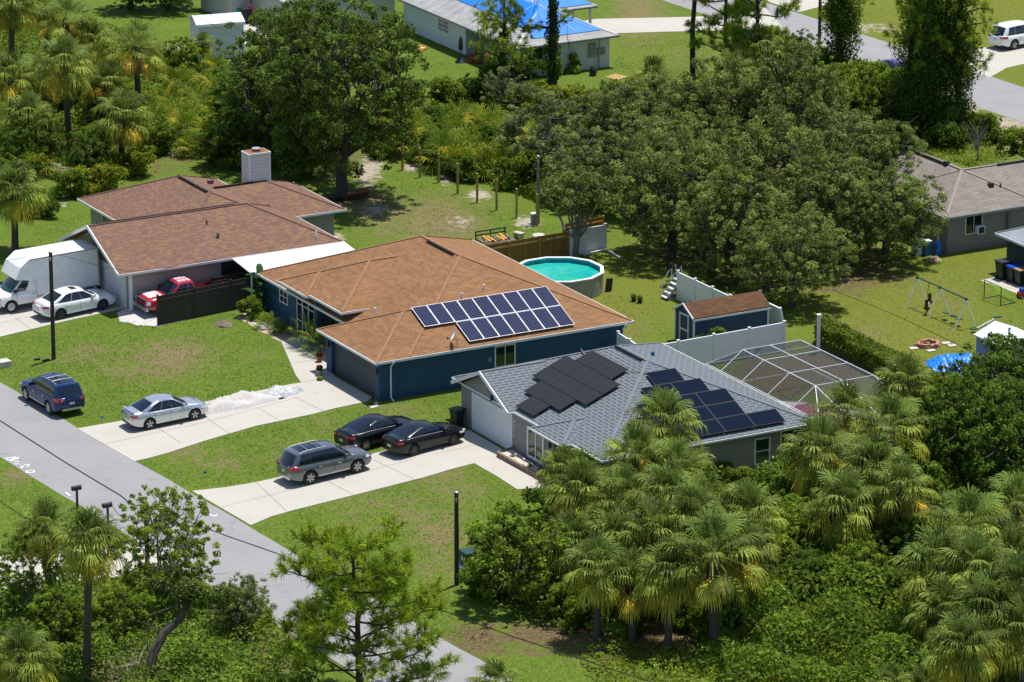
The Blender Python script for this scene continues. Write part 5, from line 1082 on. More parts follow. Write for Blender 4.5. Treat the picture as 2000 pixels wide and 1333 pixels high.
# pines ------------------------------------------------------------------------
def needle_tufts(P, D, rng, nn=52, L=.40, w_=.032, cols=((.250, .355, .028), (.320, .410, .038), (.180, .275, .022))):
    n = len(P); k = np.repeat(np.arange(n), nn); d = unit(D[k] * .7 + rng.normal(size=(n * nn, 3)) * .62); ln = L * rng.uniform(.7, 1.15, n * nn); st = P[k] + D[k] * (rng.uniform(-.16, .10, n * nn))[:, None]
    s = unit(np.cross(d, rng.normal(size=(n * nn, 3)))) * w_ / 2; e = st + d * ln[:, None] + np.array([0, 0, -.05]); tone = 1 + rng.uniform(-.25, .25, (n, 1)); C = palette(rng, n * nn, cols) * tone[k]
    V = np.stack([st - s, st + s, e + s * .6, e - s * .6], 1).reshape(-1, 3); return V, np.arange(4 * n * nn).reshape(-1, 4), np.repeat(C, 4, 0)
def pine(seed, h, loc, label, z0=.25, reach=3.2, nb=20, tufts=11, tr=.17, lean=(0, 0), group="pine trees", taper=.62, top=True, name="pine_tree"):
    rng = np.random.default_rng(seed); E = empty(name, loc, 0, label, "tree", group); mb = MB()
    trunk = [np.array([lean[0] * (i / 8) ** 1.3 + rng.normal() * .06, lean[1] * (i / 8) ** 1.3 + rng.normal() * .06, h * i / 8 - (.2 if i == 0 else 0)]) for i in range(9)]
    mb.tube(trunk, [tr * (1.15 - .85 * i / 8) for i in range(9)], 8); P, D = [], []
    for b in range(nb):
        t = z0 + (1 - z0) * (b + rng.uniform(0, .8)) / nb; i = min(7, int(t * 8)); o = trunk[i] + (trunk[i + 1] - trunk[i]) * (t * 8 - i); az = b * 2.4 + rng.normal() * .4; ln = reach * (1 - taper * (t - z0) / (1 - z0)) * rng.uniform(.7, 1.1)
        e = o + np.array([math.cos(az) * ln, math.sin(az) * ln, ln * rng.uniform(.18, .55)]); pts = limb(mb, o, e, tr * .34, .022, rng, .10, 6, 5)
        for q in range(tufts):
            u_ = rng.uniform(.35, 1) if q else 1; i2 = min(5, int(u_ * 6)); c = pts[i2] + (pts[i2 + 1] - pts[i2]) * (u_ * 6 - i2); off = rng.normal(size=3) * .34 * (1 if q else 0); off[2] = abs(off[2]) * .8 - .05
            if q and np.linalg.norm(off) > .2: limb(mb, c, c + off, .016, .009, rng, .08, 2, 4)
            d = unit(off * .6 + (e - o) / ln * .35 + np.array([0, 0, .65])); P.append(c + off); D.append(d)
    for q in range(6): P.append(trunk[8] + rng.normal(size=3) * .2); D.append(unit(rng.normal(size=3) * .3 + np.array([0, 0, 1])))
    V, F, C = needle_tufts(np.array(P), np.array(D), rng); mb.build("trunk", "pine_bark", E, True, uv=False); raw_mesh("crown", V, F, "needle", C, E); return E
def vine_pine(seed, px, py, h, label, rad=.8, vtop=.8, n=7000, branches=10, tr=.2, group="vine draped pines", z0=0.0, cols=DARK, reach=2.6, spread=0.5):
    rng = np.random.default_rng(seed); p = at(px, py); E = empty("vine_draped_pine", p, 0, label, "tree", group); mb = MB()
    trunk = [np.array([rng.normal() * .08, rng.normal() * .08, h * i / 8 - (.2 if i == 0 else 0)]) for i in range(9)]; mb.tube(trunk, [tr * (1.15 - .6 * i / 8) for i in range(9)], 8)
    cs, rs = [], []
    for i in range(int(h * 1.9)):
        z = rng.uniform(z0, h * vtop); k = rad * (1.25 - .6 * z / h) * rng.uniform(.5, 1.15); a = rng.uniform(0, 6.28); o = rng.uniform(0, spread) * rad; cs.append((math.cos(a) * o, math.sin(a) * o, z)); rs.append(k)
    V1, F1, C1 = clump_leaves(cs, rs, n, rng, cols, .20, .11, None, 1.3, .2)
    P, D = [], []; hang = []
    for b in range(branches):
        t = rng.uniform(.32, 1.0); o = np.array([0, 0, h * t]); az = rng.uniform(0, 6.28); ln = reach * rng.uniform(.5, 1.1) * (1.15 - .5 * t); e = o + np.array([math.cos(az) * ln, math.sin(az) * ln, ln * rng.uniform(-.1, .4)]); pts = limb(mb, o, e, tr * .3, .03, rng, .12, 6, 5)
        for q in range(9): u_ = rng.uniform(.5, 1); c = pts[int(u_ * 6)]; off = rng.normal(size=3) * .4; P.append(c + off); D.append(unit(rng.normal(size=3) * .5 + np.array([0, 0, .7])))
        if b % 2 == 0:
            L = rng.uniform(1.0, 3.0); c = pts[4]; hang.append(c); 
            for q in range(3): cs_ = c + np.array([rng.normal() * .15, rng.normal() * .15, 0]); mb.tube([cs_, cs_ + np.array([.05, 0, -L * .5]), cs_ + np.array([rng.normal() * .2, 0, -L * rng.uniform(.7, 1)])], .012, 4)
    V2, F2, C2 = needle_tufts(np.array(P), np.array(D), rng, 44, .36)
    mb.build("trunk", "pine_bark", E, True, uv=False); raw_mesh("ivy", V1, F1, "leaf", C1, E); raw_mesh("crown", V2, F2, "needle", C2, E); return E
# ---------------------------------------------------------------- the plants where they stand
GP = "sabal palms"
for k, px, py, h, s, lb in [
    ("sabal_a", 125, 122, 6.07, 1.25, "tallest sabal palm on a long bare trunk, left of the chimney"),
    ("sabal_e", 264, 92, 5.26, 1.20, "sabal palm with a ragged crown just left of the white sided shed"),
    ("sabal_d", 238, 228, 3.67, 1.26, "sabal palm with a grey skirt of dead fronds behind the beige house's front roof"),
    ("sabal_f", 28, 372, 4.05, 1.25, "lone sabal palm standing above the box truck's cab"),
    ("sabal_a", 55, 228, 3.31, 1.13, "sabal palm low at the picture's left edge above the truck palm"),
    ("sabal_b", 22, 150, 4.60, 1.13, "sabal palm at the left edge beside the tallest palm"),
    ("sabal_e", 128, 38, 5.47, 1.13, "sabal palm directly behind the tallest palm's crown"),
    ("sabal_a", 178, 78, 4.02, 1.08, "sabal palm squeezed between the tallest palm and the shed palm"),
    ("sabal_f", 22, 6, 5.80, 1.25, "sabal palm with orange brown hanging fronds in the top left corner"),
    ("sabal_b", 92, 12, 4.47, 1.03, "sabal palm next to the orange brown one along the top edge"),
    ("sabal_c", 205, 160, 3.31, 0.96, "short sabal palm under the shed palm's crown"),
    ("sabal_e", 80, 150, 4.25, 1.08, "sabal palm immediately left of the tall bare trunk"),
    ("sabal_d", 397, 84, 1.92, 0.57, "small young palm against the white sided shed's wall"),
    ("sabal_f", 172, 1058, 6.93, 1.09, "tall sabal palm with brown hanging fronds in the lower left corner"),
    ("sabal_b", 88, 1030, 5.04, 0.93, "sabal palm crown leaning behind the tall lower left palm"),
    ("sabal_c", 42, 1285, 2.60, 1.03, "low sabal palm at the bottom left corner of the picture"),
    ("sabal_e", 830, 1338, 1.54, 0.78, "low palm at the bottom edge right of the pine's trunk"),
    ("sabal_b", 968, 1336, 1.33, 0.74, "low palm at the bottom edge beside the street's verge"),
    ("sabal_f", 612, 1205, 1.68, 0.72, "small palm standing behind the foreground pine"),
    ("sabal_a", 1298, 822, 4.35, 1.15, "sabal palm rising in front of the grey roof's solar panels"),
    ("sabal_b", 1240, 893, 4.35, 1.09, "sabal palm just left and below the one before the solar panels"),
    ("sabal_e", 1322, 918, 4.24, 1.06, "sabal palm below the one before the solar panels, nearest the side wall"),
    ("sabal_d", 1096, 915, 1.53, 0.84, "young palm by the taupe house's front porch"),
    ("sabal_f", 1135, 958, 3.30, 1.09, "sabal palm right behind the young porch palm"),
    ("sabal_a", 1215, 972, 3.55, 1.09, "sabal palm mid grove in line with the porch"),
    ("sabal_b", 1300, 968, 4.35, 1.15, "sabal palm at the grove's heart under the panel palm"),
    ("sabal_e", 1385, 985, 3.82, 1.14, "sabal palm beside the bright shrubs along the side wall"),
    ("sabal_a", 1462, 1002, 3.68, 1.09, "sabal palm at the grove's right shoulder before the dense thicket"),
    ("sabal_f", 1122, 1062, 3.05, 1.09, "sabal palm on the grove's left edge beside the round leafy tree"),
    ("sabal_b", 1205, 1056, 3.63, 1.15, "sabal palm with yellowed lower fronds on the grove's front left"),
    ("sabal_c", 1282, 1040, 4.35, 1.15, "sabal palm in the middle of the grove's front row"),
    ("sabal_e", 1392, 1085, 4.78, 1.38, "largest sabal palm at the grove's front with a broad drooping crown"),
    ("sabal_d", 1232, 1135, 3.06, 1.09, "sabal palm lowest in the grove above the brown leaf litter"),
    ("sabal_f", 1352, 1012, 4.74, 1.09, "sabal palm peeking over the largest grove palm"),
    ("sabal_c", 1602, 880, 4.24, 1.20, "sabal palm hiding the taupe house's screened back corner"),
    ("sabal_b", 1655, 808, 3.87, 1.09, "sabal palm covering the near corner of the pool cage"),
    ("sabal_e", 1738, 838, 4.34, 1.21, "sabal palm in front of the pool cage's right end"),
    ("sabal_d", 1770, 748, 3.68, 1.09, "sabal palm with an upright crown against the clipped hedge"),
    ("sabal_f", 1706, 915, 4.40, 1.21, "sabal palm between the cage palms and the dense thicket"),
    ("sabal_a", 1650, 985, 3.49, 1.21, "sabal palm with yellow drooping fronds over the dense thicket"),
    ("sabal_b", 1836, 1108, 4.19, 1.27, "sabal palm left of the lower right palm cluster"),
    ("sabal_e", 1893, 1032, 4.97, 1.27, "sabal palm topping the lower right palm cluster"),
    ("sabal_d", 1970, 1085, 3.98, 1.27, "sabal palm at the right edge of the lower right cluster"),
    ("sabal_f", 1932, 1190, 3.72, 1.27, "sabal palm lowest of the lower right cluster with a full crown"),
    ("sabal_b", 1848, 1195, 2.90, 1.09, "sabal palm with a dark trunk in the lower right cluster"),
    ("sabal_a", 1995, 1225, 3.22, 1.15, "sabal palm cut by the right edge near the bottom"),
    ("sabal_e", 1985, 985, 4.26, 1.04, "sabal palm under the dark trees at the right edge"),
    ("sabal_d", 1742, 1338, 0.86, 0.67, "low palm at the bottom edge right of centre"),
    ("sabal_f", 1802, 1340, 0.96, 0.67, "low palm at the bottom edge before the lower right cluster"),
    ("sabal_b", 1275, 152, 1.99, 0.96, "lone palm on the far lawn's edge beside the bare pine trunk"),
    ("sabal_a", 1482, 92, 4.60, 1.08, "sabal palm behind the oaks just right of the bare pine trunk"),
    ("sabal_e", 1430, 140, 4.25, 1.03, "sabal palm under the pine between the bare trunk and the back street"),
    ("sabal_c", 1535, 125, 3.14, 0.92, "yellowish sabal palm beside the back street's pole"),
    ("sabal_a", 1908, 1108, 4.6, 1.15, "sabal palm in the middle of the lower right cluster"), ("sabal_f", 1880, 1262, 3.6, 1.1, "sabal palm at the foot of the lower right cluster, nearest the bottom edge"), ("sabal_c", 1992, 1148, 4.4, 1.1, "sabal palm half cut by the right edge between two cluster palms"),
    ("sabal_b", 1760, 952, 4.4, 1.0, "sabal palm beside the right edge woods' left foot"), ("sabal_a", 1170, 1108, 3.8, 1.0, "sabal palm between the grove's left edge palm and the lowest one"), ("sabal_f", 1310, 1120, 4.0, 1.05, "sabal palm between the lowest and the largest grove palms"), ("sabal_c", 1450, 1070, 4.2, 1.0, "sabal palm on the right side of the largest grove palm"),
]: palm(k, px, py, h, lb, s)
for px, py in [(738, 272), (772, 262), (800, 292), (838, 258), (850, 305), (880, 282), (905, 255), (930, 292), (945, 330), (988, 312), (912, 312), (962, 270), (1002, 285), (872, 330), (762, 305), (820, 270), (895, 335), (1030, 330), (1062, 300), (780, 285), (970, 345), (940, 262)]:
    saw(_rr.randrange(4), px, py, "yellow green saw palmetto in the thicket behind the row of wooden posts", _rr.uniform(1.1, 1.6), .3, "saw palmettos behind the posts")
for px, py in [(348, 185), (380, 205), (402, 235), (432, 195), (442, 255), (462, 292), (410, 285), (376, 305), (345, 245), (472, 328), (440, 318), (330, 155), (420, 150), (300, 260), (480, 260), (365, 270), (15, 300), (60, 345), (320, 215)]:
    saw(_rr.randrange(4), px, py, "lime green saw palmetto in the thicket behind the beige house", _rr.uniform(1.0, 1.5), .3, "saw palmettos behind the beige house")
for px, py, lb in [(1180, 330, "saw palmetto at the oaks' left foot above the grey mossy tree"), (1560, 1245, "pale saw palmetto in the low growth at the bottom right")]: saw(1, px, py, lb, 1.0)
# trees
plant("shade", at(668, 388), "tall spreading shade tree on a thick dark trunk behind the beige house", 1.1, .6, cat="tree", sz=1.06)
plant("shade", at(575, 318), "second tall shade tree crowded behind the first one's left side", .95, 2.9, cat="tree")
for k, px, py, s, lb in [
    ("oak_a", 1312, 505, 1.0, "dark live oak behind the round pool's ladder"), ("oak_b", 1432, 558, .95, "live oak overhanging the white fence behind the navy shed"),
    ("oak_a", 1548, 600, .86, "live oak nearest the clipped hedge, at the front of the oak stand"), ("oak_c", 1256, 418, 1.0, "live oak at the stand's left side above the white fence panel"),
    ("oak_b", 1372, 440, 1.0, "live oak in the middle of the stand behind the ladder oak"), ("oak_a", 1490, 478, 1.05, "broad live oak at the stand's centre"),
    ("oak_b", 1622, 520, .95, "live oak whose shade falls on the swing set lawn"), ("oak_a", 1728, 512, .88, "live oak reaching over the grey brown house's tanks"),
    ("oak_c", 1302, 335, 1.05, "live oak behind the stand's left side beside the lone palm"), ("oak_a", 1420, 345, 1.0, "live oak in the back row below the bare pine trunk"),
    ("oak_b", 1545, 365, 1.0, "live oak in the back row left of the vine draped pines"), ("oak_c", 1652, 405, 1.05, "live oak in the back row before the vine draped pines"),
    ("oak_b", 1735, 420, .72, "live oak touching the grey brown house's roof"), ("oak_c", 1205, 335, .85, "smaller live oak at the far left end of the back row")]:
    plant(k, at(px, py), lb, s * .95, group="live oaks", sz=(1.18, .9, 1.05, 1.25, .95)[(px // 7) % 5])
for k, px, py, s, lb in [
    ("forked", 1126, 500, .92, "small forked tree growing through the white fence beside the round pool"), ("mossy", 1055, 345, .95, "pale mossy tree behind the tallest wooden post"), ("mossy", 1130, 400, .8, "grey mossy tree between the palmettos and the oaks"),
    ("bushy", 1610, 260, 1.0, "bright leafy tree before the back street's pole"), ("bushy", 1690, 250, .95, "bright leafy tree hiding the purple car"), ("thick", 545, 318, .95, "dense dark tree left of the shade tree's trunk"),
    ("thick", 490, 275, .8, "dense dark tree at the edge of the lime palmettos"), ("thick", 612, 345, .55, "dark bushy tree at the foot of the shade tree"), ("bushy", 1530, 1110, .62, "leafy bush rising from the dense thicket's left part"), ("bushy", 1605, 1060, .7, "leafy bush under the yellow fronded thicket palm"), ("bushy", 1685, 1165, .62, "leafy bush in the dense thicket's lower right"), ("thick", 1755, 1120, .5, "dark bush before the lower right palm cluster's left trunk"), ("bushy", 1500, 1050, .55, "leafy bush at the right foot of the palm grove"), ("thick", 1580, 1180, .42, "low dark bush at the dense thicket's front"), ("thick", 170, 345, .5, "dark bush between the tallest palm's foot and the grey skirted palm"), ("bushy", 300, 300, .55, "leafy bush right of the grey skirted palm"), ("thick", 430, 325, .5, "dark bush just behind the chimney's left side"), ("bushy", 350, 150, .6, "leafy bush left of the white sided shed's foot"), ("thick", 60, 330, .6, "dark bush at the left edge behind the lone truck palm"), ("thick", 120, 230, .6, "dark bush in the shade around the tallest palm's trunk"), ("thick", 200, 240, .5, "dark bush between the two big left palms"),
    ("thick", 1500, 165, .62, "dark tree behind the sabal palm right of the bare pine trunk"), ("bushy", 1445, 175, .7, "leafy tree under the bushy branched pine by the back street"), ("thick", 1560, 150, .5, "dark bush between the back street palms and the pole"),
    ("thick", 330, 20, .8, "dark tree behind the white sided shed"), ("thick", 255, 20, .7, "dark tree at the top left of the white sided shed"),
    ("bushy", 1008, 1180, 1.06, "round leafy tree over the green utility box"), ("bushy", 1075, 1205, .55, "low leafy bush beside the round leafy tree's foot"),
    ("thick", 1910, 940, .92, "dark tree in the middle of the right edge woods"), ("thick", 1962, 900, 1.05, "dark tree reaching the small shed's white roof"), ("thick", 1868, 915, .72, "dark tree left in the right edge woods"), ("thick", 1990, 985, 1.0, "dark tree at the right edge above the palm cluster"), ("thick", 1935, 850, .62, "dark tree shading the rumpled blue tarp"), ("bushy", 1800, 885, .7, "leafy bush between the hedge and the right edge woods"),
    ("open", 318, 1195, 1.05, "airy young tree with bright leaves at the street's near edge"), ("oak_c", 470, 1240, .42, "small dark crowned oak left of the foreground pine"), ("open", 60, 1215, .8, "airy tree by the near driveway at the left edge"), ("bushy", 120, 1260, .62, "leafy bush behind the tall lower left palm"), ("bushy", 240, 1255, .6, "leafy bush right of the tall lower left palm's trunk"), ("mossy", 985, 225, .55, "grey green sapling at the foot of the thin vine draped pine")]:
    plant(k, at(px, py), lb, s, group="broadleaf trees")
SH = "shrubs"
for k, px, py, s, lb in [
    ("shrub", 1405, 935, .5, "bright shrub against the taupe house's side wall"), ("shrub", 1445, 958, .62, "bright shrub under the taupe house's side window"), ("shrub", 1492, 966, .6, "bright shrub left of the screened back corner"),
    ("shrub", 492, 622, .6, "rounded flowering shrub under the banana plant"), ("shrub_d", 1040, 150, 1.0, "shrub against the pale house's wall beside the thick vine draped pine"), ("shrub_d", 1000, 150, .8, "shrub between the two vine draped pines near the pale house"), ("shrub", 1105, 140, .75, "shrub before the pale house's meter boxes"),
    ("shrub_d", 1385, 700, .8, "weedy shrub climbing the long white fence"), ("shrub_d", 1460, 690, .4, "low weedy shrub at the long white fence's right end"), ("shrub", 1905, 270, .8, "shrub beside the bare twiggy sapling"), ("shrub_d", 1930, 275, .9, "darker shrub right of the bare twiggy sapling"), ("shrub", 1985, 300, .8, "shrub at the right edge by the back street"),
    ("shrub", 140, 385, .9, "bright shrub below the tallest palm's foot"), ("shrub_y", 200, 380, 1.0, "yellowish shrub left of the beige house's roof"), ("shrub_y", 260, 345, .9, "yellowish shrub by the grey skirted palm's foot"), ("shrub_d", 80, 420, .8, "dark shrub beside the lone truck palm"), ("shrub", 560, 280, 1.2, "shrub among the dark trees left of the shade tree"),
    ("shrub", 800, 225, 1.0, "shrub at the far lawn's edge left of the pines"), ("shrub", 870, 215, 1.1, "shrub at the far lawn's edge behind the palmettos"), ("shrub_d", 940, 200, 1.2, "dark shrub at the far lawn's right end"), ("shrub_y", 1110, 235, 1.2, "yellow green shrub before the thick vine draped pine"), ("shrub_y", 1050, 225, 1.1, "yellow green shrub between both vine draped pines' feet"), ("shrub_d", 1180, 225, 1.1, "dark shrub by the plywood sheet"), ("shrub", 1230, 215, 1.0, "shrub left of the lone far palm"), ("shrub_d", 1400, 215, 1.2, "dark shrub at the bare pine trunk's foot"),
    ("shrub", 1560, 165, 1.1, "shrub along the back street's near verge"), ("shrub_d", 1750, 265, 1.2, "dark shrub at the foot of the vine draped pine group"), ("shrub_d", 1850, 285, 1.1, "dark shrub right of the vine draped pine group"), ("shrub_d", 940, 1165, .7, "low dark shrub right of the pole near the utility box"),
    ("shrub", 1545, 990, 1.1, "bright shrub on the thicket's upper edge below the screened corner"), ("shrub_d", 1510, 1040, 1.2, "dark shrub right of the grove's right shoulder palm"), ("shrub", 1560, 1090, 1.3, "bright mounded shrub in the middle of the dense thicket"), ("shrub_d", 1620, 1110, 1.2, "dark mounded shrub in the middle of the dense thicket"), ("shrub", 1500, 1130, 1.1, "bright shrub right of the largest grove palm"), ("shrub_d", 1690, 1110, 1.1, "dark shrub below the yellow fronded thicket palm"), ("shrub", 1740, 1080, 1.2, "bright shrub left of the lower right cluster's top palm"), ("shrub_d", 1780, 1010, 1.3, "dark shrub in the gap beside the right edge woods"), ("shrub", 1090, 1150, 1.0, "bright shrub left of the lowest grove palm's trunk"), ("shrub_d", 1150, 1190, .9, "dark shrub before the lowest grove palm's trunk"), ("shrub", 1430, 1200, .9, "bright shrub below the largest grove palm's skirt"), ("shrub", 1640, 1180, 1.1, "bright shrub at the thicket's lower edge"), ("shrub_d", 1740, 1190, 1.0, "dark shrub left of the dark trunked cluster palm"), ("shrub_d", 1085, 1010, .9, "dark shrub behind the round leafy tree"), ("shrub", 1270, 1200, .6, "small bright shrub on the brown leaf litter"),
    ("shrub_d", 765, 300, .9, "dark shrub among the palmettos nearest the first wooden post"), ("shrub_d", 832, 318, .9, "dark shrub among the palmettos behind the third wooden post"), ("shrub_d", 905, 352, .8, "dark shrub among the palmettos behind the fourth wooden post"), ("shrub_d", 965, 312, 1.0, "dark shrub in the middle of the palmetto thicket"), ("shrub", 1015, 365, 1.1, "bright shrub behind the seventh wooden post"), ("shrub_d", 868, 275, 1.0, "dark shrub at the palmetto thicket's back"), ("shrub_d", 800, 258, .9, "dark shrub at the palmetto thicket's back left"),
    ("shrub_d", 1178, 1222, .7, "dark shrub at the grove's front left above the fallen wire"), ("shrub", 1235, 1236, .6, "bright shrub before the grove's front trunks"), ("shrub_d", 1345, 1222, .75, "dark shrub right of the brown litter patch"), ("shrub", 1130, 1225, .7, "bright shrub at the end of the straw strip by the grove"),
    ("shrub", 1700, 190, 1.2, "bright shrub in front of the purple car's tail"), ("shrub", 1745, 205, 1.2, "bright shrub in front of the purple car's nose"), ("shrub_d", 1660, 185, 1.1, "dark shrub left of the purple car"), ("shrub", 1590, 150, 1.0, "bright shrub at the foot of the back street's pole")]:
    plant(k, at(px, py), lb, s, cat="shrub", group=SH)
# pines
pine(31, 7.5, at(702, 1372), "foreground pine with open branches in front of the street", .12, 4.5, 40, 17, .17, (-.3, .6), taper=.40)
pine(32, 17, at(1352, 172), "pine with a long bare trunk behind the live oaks", .42, 4.6, 16, 12, .19)
pine(33, 13, at(1475, 205), "pine with a low crown between the bare pine trunk and the back street", .22, 3.6, 24, 22, .18)
pine(34, 11, at(1415, 175), "pine with bushy low branches left of the sabal palms by the back street", .2, 3.2, 26, 16, .17, taper=.35)
vine_pine(51, 985, 200, 8.2, "thin vine draped pine in front of the pale house's roof", .40, .62, 3000, 26, .14, reach=2.8)
vine_pine(52, 1080, 190, 15, "thick vine draped pine before the blue tarpaulin roof", .55, .8, 6500, 18, .30, reach=3.0)
vine_pine(53, 1640, 165, 13, "vine draped pine beside the back street's pole", 1.35, .8, 13000, 18, .22)
for i, (px, py, lb) in enumerate([(1775, 262, "left of the vine draped pine group by the back street"), (1822, 268, "middle of the vine draped pine group, densest with ivy"), (1868, 270, "right of the vine draped pine group beside the white car"), (1805, 235, "back of the vine draped pine group")]):
    vine_pine(54 + i, px, py, 14 + i % 2, lb, 1.3, .9, 14000, 20, .22, reach=2.6)
# bare twiggy sapling
p = at(1905, 318); E = empty("bare_sapling", p, 0, "bare twiggy sapling on the mown strip behind the grey brown house", "tree"); m = MB(); rg = np.random.default_rng(3)
tw = limb(m, (0, 0, -.1), (.05, 0, 1.1), .07, .05, rg, .05)
for i in range(26): a = rg.uniform(0, 6.28); e = np.array([math.cos(a) * .75, math.sin(a) * .75, 2.5 + rg.uniform(-.5, .4)]); limb(m, (.05, 0, .8 + rg.uniform(0, .3)), e, .02, .006, rg, .05, 4, 4)
m.build("trunk", "grey_bark", E, True, uv=False)
# leaning bare oak in the lower left
p = at(285, 1345); E = empty("leaning_oak", p, 0, "leaning oak with a thick crooked grey limb in the lower left", "tree"); rg = np.random.default_rng(8); m = MB()
q = lambda px, py, z: np.array(ray(px, py, z) - p); P0 = [np.array([0, 0, -.2]), q(300, 1275, 1.2), q(322, 1235, 2.0), q(352, 1210, 2.6), q(368, 1175, 3.3), q(395, 1178, 3.3), q(425, 1172, 3.4)]
m.tube(P0, [.24, .22, .19, .17, .13, .10, .07], 8)
for i in range(26): b = P0[rg.integers(0, 6)]; e = b + rg.normal(size=3) * np.array([1.1, 1.0, .7]) + np.array([0, 0, .3]); limb(m, b, e, .035, .008, rg, .2, 5, 4)
m.build("trunk", "oak_bark", E, True, uv=False); V, F, C = clump_leaves([P0[4] + np.array([0, 0, .5]), P0[5] + np.array([0, 0, .3]), P0[6] + np.array([.3, 0, .2])], [.8, .7, .6], 2600, rg, DARK + OAK, .18, .09); raw_mesh("crown", V, F, "leaf", C, E)
p = at(250, 1330); E = empty("fallen_branch", p, 0, "tangle of pale dead branches on the ground in the lower left", "dead branches"); m = MB()
for i in range(34): a = rg.uniform(0, 6.28); b = np.array([rg.normal() * .7, rg.normal() * .9, .1]); limb(m, b, b + np.array([math.cos(a), math.sin(a), rg.uniform(.1, .7)]) * rg.uniform(.7, 1.7), .03, .007, rg, .25, 5, 4); m.build("branch", "dead_wood", E, True, uv=False); m = MB()
# the thickets
MIXG = BRIGHT + DARK
thicket("undergrowth", [(-40, 345), (60, 330), (110, 330), (150, 350), (230, 335), (330, 305), (420, 315), (470, 345), (520, 335), (560, 360), (620, 350), (650, 270), (600, 180), (480, 150), (430, 140), (345, 135), (320, 105), (250, 80), (120, 40), (-40, 20)], 80, .2, 1.9, BRIGHT + DARK + YELL[:2], seed=1, L=.24, Wd=.12)
thicket("undergrowth", [(715, 300), (760, 285), (900, 340), (990, 375), (1075, 410), (1180, 425), (1240, 320), (1170, 200), (1060, 180), (960, 185), (900, 215), (780, 230), (700, 250)], 80, .15, 1.4, BRIGHT + DARK + YELL[:1], seed=2, L=.24, Wd=.12)
thicket("undergrowth", [(1160, 330), (1200, 230), (1260, 200), (1400, 195), (1560, 160), (1700, 165), (1790, 250), (1745, 310), (1640, 320), (1500, 330), (1300, 340)], 60, .4, 2.3, MIXG, seed=3, L=.24, Wd=.13)
thicket("ground_cover", [(1715, 262), (1900, 262), (1975, 312), (1900, 330), (1780, 292)], 60, .1, .55, YELL + LIME, seed=4, L=.16)
thicket("undergrowth", [(1090, 1205), (1075, 1130), (1110, 1010), (1100, 965), (1180, 935), (1400, 955), (1500, 960), (1620, 935), (1740, 880), (1850, 830), (2030, 790), (2030, 1370), (1420, 1370), (1400, 1290), (1350, 1270), (1330, 1200), (1240, 1190), (1230, 1250), (1170, 1250)], 95, .5, 2.7, MIXG + LIME[:1], seed=5, L=.26, Wd=.14, scale=1.9)
thicket("undergrowth", [(1130, 1285), (1230, 1255), (1400, 1290), (1440, 1380), (1180, 1380)], 60, .05, .8, BRIGHT + YELL[:2], seed=6, L=.18)
thicket("undergrowth", [(1450, 1270), (1900, 1300), (2030, 1380), (1420, 1400)], 90, .25, 1.0, YELL + BRIGHT, seed=7, L=.2)
thicket("undergrowth", [(-40, 1165), (100, 1150), (200, 1135), (330, 1130), (420, 1185), (520, 1200), (560, 1260), (600, 1330), (640, 1420), (-40, 1420)], 80, .2, 1.7, MIXG + OAK[:2], seed=8, L=.22, Wd=.12)
thicket("undergrowth", [(900, 1165), (960, 1150), (1090, 1205), (1120, 1250), (1000, 1215)], 34, .05, .6, BRIGHT, seed=9, L=.15)
thicket("undergrowth", [(1330, 610), (1420, 590), (1500, 560), (1580, 580), (1640, 560), (1700, 520), (1640, 480), (1500, 470), (1380, 480), (1310, 520)], 14, .05, .9, DARK + OAK, seed=10)
tag(thicket("hedge", [(1588, 674), (1602, 660), (1660, 688), (1760, 735), (1855, 788), (1842, 806)], 900, 1.3, 1.65, [(.10, .16, .018), (.14, .195, .024), (.075, .125, .014), (.19, .235, .03)], .17, .10, seed=11, scale=.7, kind=None, zlo=.02), "clipped green hedge running between the pool cage and the swing set lawn", "hedge", kind="thing")
# short grass that breaks up the mown lots
GR = [(.095, .165, .018), (.140, .195, .026), (.060, .115, .012), (.195, .215, .055)]
GY = [(.17, .20, .03), (.21, .225, .045), (.125, .165, .02), (.26, .24, .08)]
for i, (pl, cols, dn) in enumerate([([(0, 668), (228, 618), (310, 641), (470, 612), (505, 646), (548, 672), (580, 745), (400, 782), (243, 820), (150, 832), (0, 742)], GR, 42), ([(300, 897), (500, 838), (720, 792), (900, 766), (900, 838), (745, 880), (500, 938), (380, 955), (268, 904)], GR, 42),
    ([(505, 1030), (572, 1004), (926, 911), (1010, 960), (1060, 962), (960, 1000), (905, 1150), (960, 1260), (840, 1235), (583, 1087)], GR, 40), ([(-20, 905), (0, 900), (140, 988), (285, 1054), (100, 1076), (-20, 1084)], GR, 42), ([(700, 345), (780, 340), (1000, 430), (1090, 448), (930, 478), (820, 462), (690, 440)], GR, 30), ([(1640, 562), (1860, 486), (1925, 495), (1912, 545), (2010, 590), (2010, 650), (1860, 762), (1610, 642)], GY, 34),
    ([(760, 212), (800, 112), (930, 134), (945, 182), (860, 205)], GR, 34), ([(1205, 75), (1380, 66), (1390, 165), (1260, 150), (1200, 130)], GR, 34), ([(1190, 575), (1290, 590), (1320, 660), (1240, 660), (1150, 600)], GY, 34), ([(90, 440), (150, 420), (180, 440), (130, 480), (60, 500), (40, 470)], GR, 30), ([(1880, 0), (2010, 0), (2010, 66), (1890, 95), (1700, 60), (1640, 20)], GY, 24)]):
    thicket("lawn_grass", pl, dn * .5, .02, .08, cols, L=.13, Wd=.04, seed=60 + i, scale=1.1, upw=2.2, rnd=.5)
